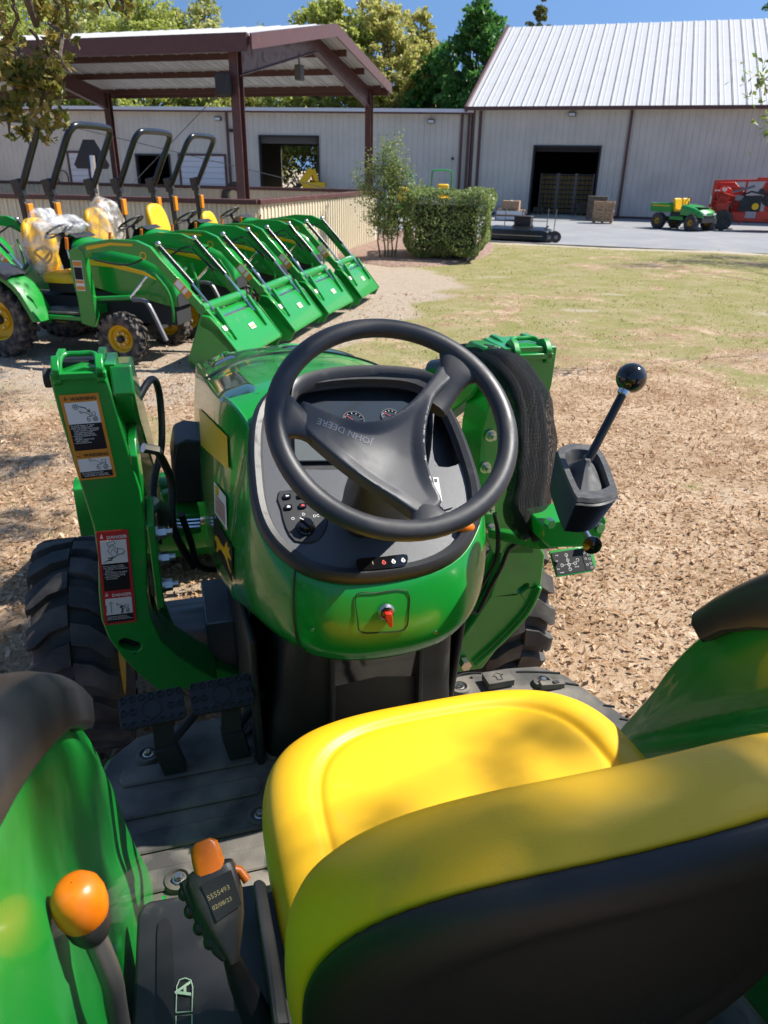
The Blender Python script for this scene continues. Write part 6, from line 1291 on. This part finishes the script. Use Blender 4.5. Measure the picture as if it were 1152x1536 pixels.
    # bucket: its back and heel face up and forward
    m = CB(); pr = [(1.02, .60), (1.10, .59), (1.20, .50), (1.45, .20), (1.46, .17), (1.43, .15), (1.12, .44), (1.00, .50)]
    m.prism([V((x, -.62, z)) for x, z in pr], (0, 1.24, 0), 'green')
    for s in (-1, 1): m.prism([V((x, s*.62, z)) for x, z in ((1.02, .605), (1.12, .595), (1.22, .50), (1.47, .19), (1.40, .06), (.88, .03), (.82, .10))], (0, -s*.014, 0), 'green')
    m.prism([V((x, -.62, z)) for x, z in ((.82, .10), (.88, .03), (.91, .04), (.86, .12))], (0, 1.24, 0), 'green'); bu = m.build('loader_bucket', t, bevel=.005)
    m = CB(); dn = V((.25, 0, -.30)).normalized(); un_ = V((.30, 0, .25)).normalized(); c = V((1.30, .10, .385)); m.prism([c+dn*a+V((0, b, 0)) for a, b in ((-.035, -.07), (.035, -.07), (.035, .07), (-.035, .07))], un_*.006, 'white'); m.prism([c+dn*a+V((0, b, 0))+un_*.006 for a, b in ((.0, -.06), (.02, -.06), (.02, .06), (.0, .06))], un_*.002, 'lab_orange')
    c = V((1.24, -.50, .46)); m.prism([c+dn*a+V((0, b, 0)) for a, b in ((-.03, -.05), (.03, -.05), (.03, .05), (-.03, .05))], un_*.008, 'white'); m.build('bucket_label', bu)
    return t
RZT = R(-13); TE1 = V((math.cos(RZT), math.sin(RZT), 0)); TE2 = V((-TE1.y, TE1.x, 0)); T0 = V((-2.86, 8.83, 0))
proto = small_tractor()
LAB = ['nearest small green tractor of the row, its seat and steering wheel wrapped in clear film', 'second small tractor of the row, its yellow seat under a clear plastic bag',
 'third small tractor of the row, bare yellow seat, next before the farthest one', 'farthest small green tractor of the row, its bucket nearest the corrugated fence']
TRS = [proto] + [copy_tree(proto) for _ in range(3)]
for k, t in enumerate(TRS):
    p = T0 + V((.38, 1.4, 0))*k - TE1*.75; t.location = p; t.rotation_euler = (0, 0, RZT + R((0, 1.6, -1.3, 1.0)[k])); t['label'] = LAB[k]
    if k == 0:
        for q in t.children:
            if q.name.startswith(('seat_cushion', 'seat_backrest')): q.location.x += .20; q.location.z -= .05
    if k == 3:
        for q in t.children:
            if q.name.startswith('seat_backrest'): q.location.x += .12; q.location.z -= .16
    if k in (0, 1):
        m = CB(); vs = []; fs = []; n1, n2 = 22, 34
        cs = ((V((-1.36, 0, 1.30)), .22, .31, .36), ) if k == 1 else ((V((-1.18, 0, 1.20)), .24, .32, .38), (V((-.96, .0, 1.42)), .32, .28, .09))
        for c, rx, ry, rz_ in cs: m.sphere(c, 1, PLAST, 30, 18, sc=(rx, ry, rz_))
        o = m.build('seat_cover_film', t)
        for v in o.data.vertices:
            q = v.co; d = noise.noise_vector(V(q)*5.5+V((k*7, 0, 0)))*.055 + noise.noise_vector(V(q)*14)*.022; v.co = q + d; v.co.x += .02*(q.z-1)
# tractor parked half out of the picture on the left
lt = copy_tree(proto); lt.location = V((-6.9, 11.6, 0)); lt.rotation_euler = (0, 0, RZT+R(4)); lt['label'] = 'green tractor cut by the left edge behind the nearest of the row'
for q in list(lt.children):
    if q.name.startswith('seat_cover_film'): D.objects.remove(q)
# slow moving vehicle sign on a chrome post
p0 = un(143, 300, y=13.2); z1 = un(138, 235, y=13.2).z
m = MB(); m.cyl((0, 0, 0), (0, 0, z1-.35), .03, 'blackmetal'); m.cyl((.03, 0, z1-.75), (.05, 0, z1+.02), .05, 'chrome', 14); m.cyl((0, 0, 0), (0, 0, .03), .2, 'blackmetal', 20)
st_ = thing('sign_post', 'chrome exhaust style post with the dark back of a triangular warning sign among the tractors', 'sign post', (p0.x, p0.y, 0)); m.build('post', st_)
m = MB(); m.prism([V((a, .06, z1+b)) for a, b in ((-.25, -.18), (.25, -.18), (.29, -.12), (.09, .25), (-.09, .25), (-.29, -.12))], (0, .012, 0), 'blackmetal'); m.build('sign_plate', st_)

# ================================================================== THINGS BY THE WAREHOUSE
def boxcrate(name, label, cat, loc, rz, dims, mat, group=None, slats=True, lid=True):
    t = thing(name, label, cat, loc, rz, group); a, b, h = dims; m = MB()
    m.box((0, 0, h/2+.06), (a-.06, b-.06, h-.06), mat); m.build('crate_body', t); m = MB()
    if slats:
        for s in (-1, 1):
            for x in (-a/2+.05, 0, a/2-.05): m.box((x, s*b/2, h/2+.06), (.09, .03, h), mat)
            for y in (-b/2+.05, b/2-.05): m.box((s*a/2, y, h/2+.06), (.03, .09, h), mat)
            for z in (.12, h/2+.06, h): m.box((0, s*(b/2+.017), z), (a+.03, .02, .09), mat); m.box((s*(a/2+.017), 0, z), (.02, b+.03, .09), mat)
        m.build('slats', t)
    m = MB()
    for x in (-a/2+.06, 0, a/2-.06): m.box((x, 0, .03), (.09, b, .06), 'wood')
    m.build('runners', t); return t
q = un(902, 334, z=0); boxcrate('wooden_crate', 'tall slatted wooden crate standing right of the warehouse doorway', 'crate', (q.x-.1, q.y-.5, 0), RZB, (.86, .7, .88), 'wood')
q2 = un(893, 318, y=q.y+1.5); t = boxcrate('wooden_crate', 'dark brown crate just behind the tall slatted crate', 'crate', (q.x+.1, q.y+1.5, 0), RZB, (.95, .6, 1.05), 'bark', slats=False)
q = un(765, 331, z=0); pl = thing('loaded_pallet', 'grey pallet rack left of the warehouse doorway', 'pallet', (q.x, q.y, 0), RZB); m = MB()
for x in (-.62, .62):
    for y in (-.4, .4): m.box((x, y, .32), (.06, .06, .64), 'dullsteel')
for z in (.12, .36): m.box((0, -.4, z), (1.3, .03, .16), 'offwhite'); m.box((0, .4, z), (1.3, .03, .16), 'offwhite')
for k in range(6): m.box((-.55+k*.22, 0, .46), (.15, .8, .03), 'wood')
m.box((0, 0, .25), (1.15, .7, .36), 'card'); m.build('pallet_frame', pl)
bx = MB().box((0, 0, .19), (.78, .55, .38), 'card').box((0, 0, .385), (.06, .56, .01), 'white').build('cardboard_box', bevel=.01); bx.location = (q.x, q.y, .48); bx.rotation_euler = (0, 0, RZB); tag(bx, 'brown cardboard box sitting on the grey pallet rack', 'box')
# crates in the doorway shade
for k, (px_, py_, dm, lab) in enumerate(((876, 321, (.7, .5, .62), 'dark crate in the shade at the right jamb of the doorway'), (812, 320, (.6, .5, .3), 'low dark box on the floor at the left jamb of the doorway'))):
    q = un(px_, py_, z=0); boxcrate('storage_box', lab, 'box', (*bW((V((q.x-OB[0], q.y-OB[1], 0)).dot(V((c1, s1_, 0)))), 1.2)[:2], .05), RZB, dm, 'bark', slats=False)
# black loader bucket / box blade on the drive
q = un(778, 361, z=0); t = thing('black_implement', 'black bucket shaped mower attachment lying on the edge of the drive', 'implement', (q.x, q.y, 0), R(-22)); m = MB()
rg = [[V((x, y, z)) for y, z in ((-.45, .06), (-.40, .36), (-.1, .46), (.35, .40), (.45, .06))] for x in (-.95, -.8, .8, .95)]; rg[0] = [p*.9+V((-.15, 0, 0)) for p in rg[0]]; rg[3] = [p*.9+V((.15, 0, 0)) for p in rg[3]]; m.loft(rg, 'blackmetal'); m.build('deck', t, bevel=.02)
m = MB()
for x in (-.5, .1, .6): m.bar((x, -.46, .10), (x+.35, -.12, .50), .06, .03, 'dark')
m.box((0, -.47, .2), (1.7, .03, .03), 'dullsteel'); m.build('brace', t); m = MB(); m.box((.05, .25, .55), (.55, .4, .35), 'dark'); m.box((.05, .25, .74), (.6, .45, .04), 'black'); m.build('gearbox', t, bevel=.02)
for x, y in ((1.02, -.25), (1.12, .2), (1.22, -.1)): m = MB(); m.lathe([(.17, -.04), (.17, .04), (.11, .05), (.04, .05), (.001, .06)], (x, y, .17), (.35, -1, 0), 'black', 16); m.lathe([(.10, .045), (.03, .055), (.001, .06)], (x, y, .17), (.35, -1, 0), 'dullsteel', 14); m.build('caster_wheel', t)
m = MB()
for x in (-.55, .85, 1.1): m.tube([(x, .1, .3), (x+.02, .12, 1.0)], .015, 'dullsteel', 6)
m.tube([(-.55, .1, .62), (.85, .1, .62)], .012, 'dullsteel', 6); m.build('handle_rod', t)
# utility vehicle
q = un(1032, 346, z=0); uv = thing('utility_vehicle', 'green utility cart with yellow seats and cargo box parked beside the red machine', 'utility cart', (q.x-.1, q.y+.6, 0), R(-58)); uv.scale = (.88, .88, .92); 
def UM(): return MB()
m = UM(); m.loft([[V((x, y, z)) for y, z in ((-w0, z0), (-w0*1.02, zt-.12), (-w0*.88, zt-.02), (-w0*.3, zt+.02), (w0*.3, zt+.02), (w0*.88, zt-.02), (w0*1.02, zt-.12), (w0, z0))] for x, w0, z0, zt in ((.30, .62, .62, 1.06), (.55, .64, .62, 1.04), (1.0, .62, .60, .95), (1.30, .55, .56, .84), (1.42, .46, .54, .72))], 'green'); m.build('hood', uv, bevel=.02)
m = UM(); m.box((-.80, 0, .74), (1.20, 1.25, .05), 'green'); [m.box((-.80, s*.62, .90), (1.20, .04, .34), 'green') for s in (-1, 1)]; [m.box((-.80+s*.60, 0, .90), (.04, 1.25, .34), 'green') for s in (-1, 1)]; m.box((-.8, -.645, .98), (1.0, .01, .05), 'yel_paint'); m.build('cargo_box', uv, bevel=.01)
m = UM(); m.box((0, 0, .42), (2.3, .7, .16), 'dark'); m.box((.1, 0, .46), (.9, 1.25, .07), 'dark'); m.box((.02, 0, .62), (.5, 1.22, .24), 'dark'); m.box((1.40, 0, .46), (.10, 1.0, .22), 'dark'); m.box((.8, 0, .5), (.9, 1.0, .2), 'dark'); m.build('chassis', uv, bevel=.02)
for s in (-1, 1): m = UM(); m.box((.15, s*.63, .50), (.75, .04, .16), 'green'); m.build('side_sill', uv, bevel=.02)
for s in (-1, 1):
    for x in (-.85, 1.0):
        m = UM(); m.lathe([(.14, -.12), (.26, -.15), (.33, -.12), (.34, 0), (.33, .12), (.26, .15), (.14, .12)], (x, s*.60, .34), (0, 1, 0), 'tyre', 24)
        for k in range(16): a = 2*PI*k/16; m.box((x+.335*math.cos(a), s*.60, .34+.335*math.sin(a)), (.03, .26, .05), 'tyre', Matrix.Rotation(-a, 3, 'Y'))
        w_ = m.build('wheel', uv); m = UM(); rim(m, (x, s*.60, .34), .15, .26, (0, s, 0)); m.build('rim', w_)
    m = UM(); m.box((.05, s*.29, .80), (.46, .50, .14), 'yel_paint'); m.box((-.18, s*.29, 1.07), (.13, .50, .46), 'yel_paint', Matrix.Rotation(R(-12), 3, 'Y')); m.build('seat', uv, bevel=.05, seg=3)
    m = UM(); m.box((1.43, s*.34, .70), (.05, .20, .08), 'lampglass'); m.build('headlight', uv, bevel=.01)
m = UM(); m.tube([V((.36, -.26, 1.20))+(V((0, 1, 0))*math.cos(a)+V((.5, 0, .86))*math.sin(a))*.17 for a in np.linspace(0, 2*PI, 17)], .018, 'black', 6); m.cyl((.36, -.26, 1.20), (.5, -.26, .98), .02, 'black'); m.build('steering_wheel', uv)
m = UM(); m.box((1.05, 0, .965), (.34, .8, .03), 'dark'); m.box((1.44, 0, .62), (.04, .7, .07), 'ink_and_shade'); m.build('grille', uv, bevel=.01)
# red machine
q = un(1105, 347, z=0); rm = thing('red_machine', 'red towed farm machine with black engine cut by the right edge', 'farm machine', (q.x+.1, q.y+1.0, 0), R(-20)); m = MB()
for x in (-.9, .3, 1.6): m.box((x, -.6, 1.05), (.08, .08, 1.6), 'redpaint')
m.bar((-.9, -.6, 1.85), (1.7, -.6, 1.95), .09, .09, 'redpaint'); m.bar((-1.0, -.6, .45), (1.7, -.6, .42), .16, .12, 'redpaint'); m.prism([V((x, .25, z)) for x, z in ((-1.0, .5), (-.78, 1.80), (-.1, 1.82), (.5, 1.3), (.5, .5))], (0, .9, 0), 'redpaint'); m.bar((-1.0, -.6, .45), (-.8, -.6, 1.85), .08, .08, 'redpaint'); m.bar((-.9, -.6, 1.1), (.9, -.6, 1.0), .07, .06, 'redpaint'); m.cyl((-.45, -.5, 1.35), (-.45, .3, 1.35), .30, 'redpaint', 20); m.bar((-.9, -.6, 1.85), (-.8, .9, 1.85), .07, .07, 'redpaint'); m.cyl((-.3, -.45, .8), (-.3, .3, .8), .22, 'dark', 18); m.bar((-.9, -.62, .5), (-.4, -.62, 1.8), .08, .06, 'redpaint')
m.prism([V((x, -.5, z)) for x, z in ((.9, 1.5), (1.2, 2.2), (1.9, 2.5), (2.6, 2.2), (2.6, 1.2), (1.4, 1.0))], (0, .9, 0), 'redpaint'); m.box((2.0, -.1, .8), (1.6, 1.2, .7), 'redpaint'); m.bar((-.8, -.55, 1.5), (.1, -.7, 1.25), .25, .04, 'redpaint'); m.build('frame', rm, bevel=.02)
m = MB(); m.box((.55, -.55, 1.05), (.8, .5, .6), 'dark'); m.cyl((.3, -.85, 1.1), (.3, -.7, 1.1), .18, 'dark', 18); m.cyl((.75, -.88, .95), (.75, -.7, .95), .13, 'yel_paint', 16); m.cyl((1.2, -.8, 1.2), (1.2, -.6, 1.2), .24, 'black', 18); m.tube([(.1, -.7, 1.3), (.5, -.9, 1.5), (1.0, -.85, 1.4), (1.2, -.8, 1.0)], .04, 'black', 8); m.box((.1, -.7, 1.25), (.3, .3, .2), 'dullsteel'); m.cyl((-.5, -.62, 1.55), (-.5, -.66, 1.55), .09, 'white', 12); m.cyl((-.2, -.72, 1.45), (.6, -.75, 1.7), .05, 'dullsteel', 8); m.cyl((.9, -.9, 1.5), (.9, -.5, 1.5), .12, 'dark', 12); m.build('engine', rm, bevel=.02)
m = MB(); m.box((-.45, -.66, .80), (.5, .05, .5), 'redpaint'); m.box((1.2, -.72, .62), (.7, .1, .3), 'redpaint'); m.box((.2, -.66, .60), (.5, .06, .25), 'redpaint'); m.bar((-.7, -.68, 1.7), (.2, -.68, 1.62), .10, .06, 'redpaint'); m.box((.9, -.62, 1.95), (.5, .3, .14), 'redpaint'); m.bar((-.2, -.7, .9), (.3, -.72, 1.5), .08, .05, 'dark'); m.bar((1.4, -.75, .8), (1.0, -.75, 1.4), .06, .05, 'redpaint'); m.build('frame_bars', rm, bevel=.01)
for x in (-.35, 1.75): m = MB(); m.lathe([(.16, -.12), (.32, -.15), (.38, -.1), (.39, 0), (.38, .1), (.32, .15), (.16, .12), (.05, .08), (.001, .08)], (x, -.75, .39), (0, -1, 0), 'tyre', 22); m.build('wheel', rm)
m = MB(); m.box((-.95, -.66, 1.15), (.05, .02, .3), 'white'); m.box((-.75, -.66, 1.5), (.2, .02, .06), 'white'); m.build('sticker', rm)
# two mowers half hidden by hedge and young tree
for (px_, py_, lab, ry) in ((667, 292, 'ride on mower with green rollover hoop and yellow seat behind the clipped hedge', 33), (607, 296, 'ride on mower with yellow seat mostly hidden behind the young tree', 34)):
    q = un(px_, py_, y=ry); t = thing('riding_mower', lab, 'mower', (q.x, q.y, 0), R(-80)); z0 = q.z
    m = MB(); m.box((0, 0, .45), (1.6, .9, .4), 'green'); m.build('body', t, bevel=.05); m = MB(); m.box((-.1, 0, z0-.16), (.5, .5, .14), 'yel_paint'); m.box((-.36, 0, z0+.12), (.14, .50, .55), 'yel_paint'); m.build('seat', t, bevel=.06, seg=3)
    m = MB(); m.box((-.1, 0, (z0-.2)/2+.3), (.5, .5, z0-.7), 'dark'); m.build('seat_base', t); m = MB(); m.tube(smooth([V((-.6, -.42, .5)), V((-.62, -.42, 1.2)), V((-.62, -.42, z0+.75)), V((-.62, -.30, z0+.90)), V((-.62, .30, z0+.90)), V((-.62, .42, z0+.75)), V((-.62, .42, 1.2)), V((-.6, .42, .5))], 3), .035, 'green', 8); m.build('rollover_bar', t)
    for x in (-.5, .6):
        for s in (-1, 1): m = MB(); m.lathe([(.1, -.1), (.26, -.1), (.28, 0), (.26, .1), (.1, .1), (.001, .08)], (x, s*.5, .28), (0, s, 0), 'tyre', 20); m.build('wheel', t)
# things inside the pavilion and the open bay
q = un(462, 262, z=1.9); t = thing('yellow_excavator_arm', 'yellow digging machine standing in the dark open workshop bay', 'excavator', (q.x*43/q.y, 43, 0), 0)
m = MB(); a = un(452, 276, y=43); b = un(468, 254, y=43); o0 = V((q.x*43/q.y, 43, 0)); m.bar(a-o0, b-o0, .35, .35, 'yel_paint'); m.bar(b-o0, b-o0+V((.3, .2, -.9)), .3, .25, 'yel_paint'); m.bar(a-o0, a-o0+V((-.4, .1, -.3)), .4, .15, 'dark'); m.build('boom', t, bevel=.03); m = MB(); m.box((.3, .4, .9), (1.2, 1.2, 1.0), 'yel_paint'); m.box((.3, .4, .25), (1.6, 1.4, .5), 'dark'); m.build('body', t, bevel=.04)
for (px_, py_, dy, nm, lab, mt, dims) in ((500, 283, 31, 'work_bench', 'long dark bench behind the inner wall of the pavilion', 'dark', (2.4, .8, .9)), (320, 288, 27, 'canvas_bundle', 'pale canvas bundle lying in the pavilion under the roof', 'conc', (1.9, .9, .5)), (352, 291, 26, 'spare_tyre', 'black tyre leaning beside the pavilion post', 'tyre', None)):
    q = un(px_, py_, y=dy); t = thing(nm, lab, nm.replace('_', ' '), (q.x, q.y, 0), RZP); z0 = q.z
    m = MB()
    if nm == 'spare_tyre': m.lathe([(.2, -.12), (.42, -.15), (.48, 0), (.42, .15), (.2, .12)], (0, 0, z0-.1), (0, -1, .2), 'tyre', 24); m.box((0, .3, (z0-.5)/2), (1, .6, z0-.5), 'dark'); m.build('tyre', t)
    elif nm == 'canvas_bundle': [m.sphere((-.7+.35*k, .1*math.sin(k*2), z0-.05), .42, 'conc', 14, 8, sc=(1, .8, .6)) for k in range(5)]; m.build('canvas', t); m = MB(); m.box((0, 0, (z0-.2)/2), (2, 1, z0-.2), 'dark'); m.build('stand', t)
    else:
        m.box((0, 0, z0-.05), (dims[0], dims[1], .1), 'dark'); m.build('bench_top', t)
        for sx in (-1, 1):
            for sy in (-1, 1): m = MB(); m.box((sx*1.1, sy*.33, (z0-.1)/2), (.08, .08, z0-.1), 'dark'); m.build('leg', t)
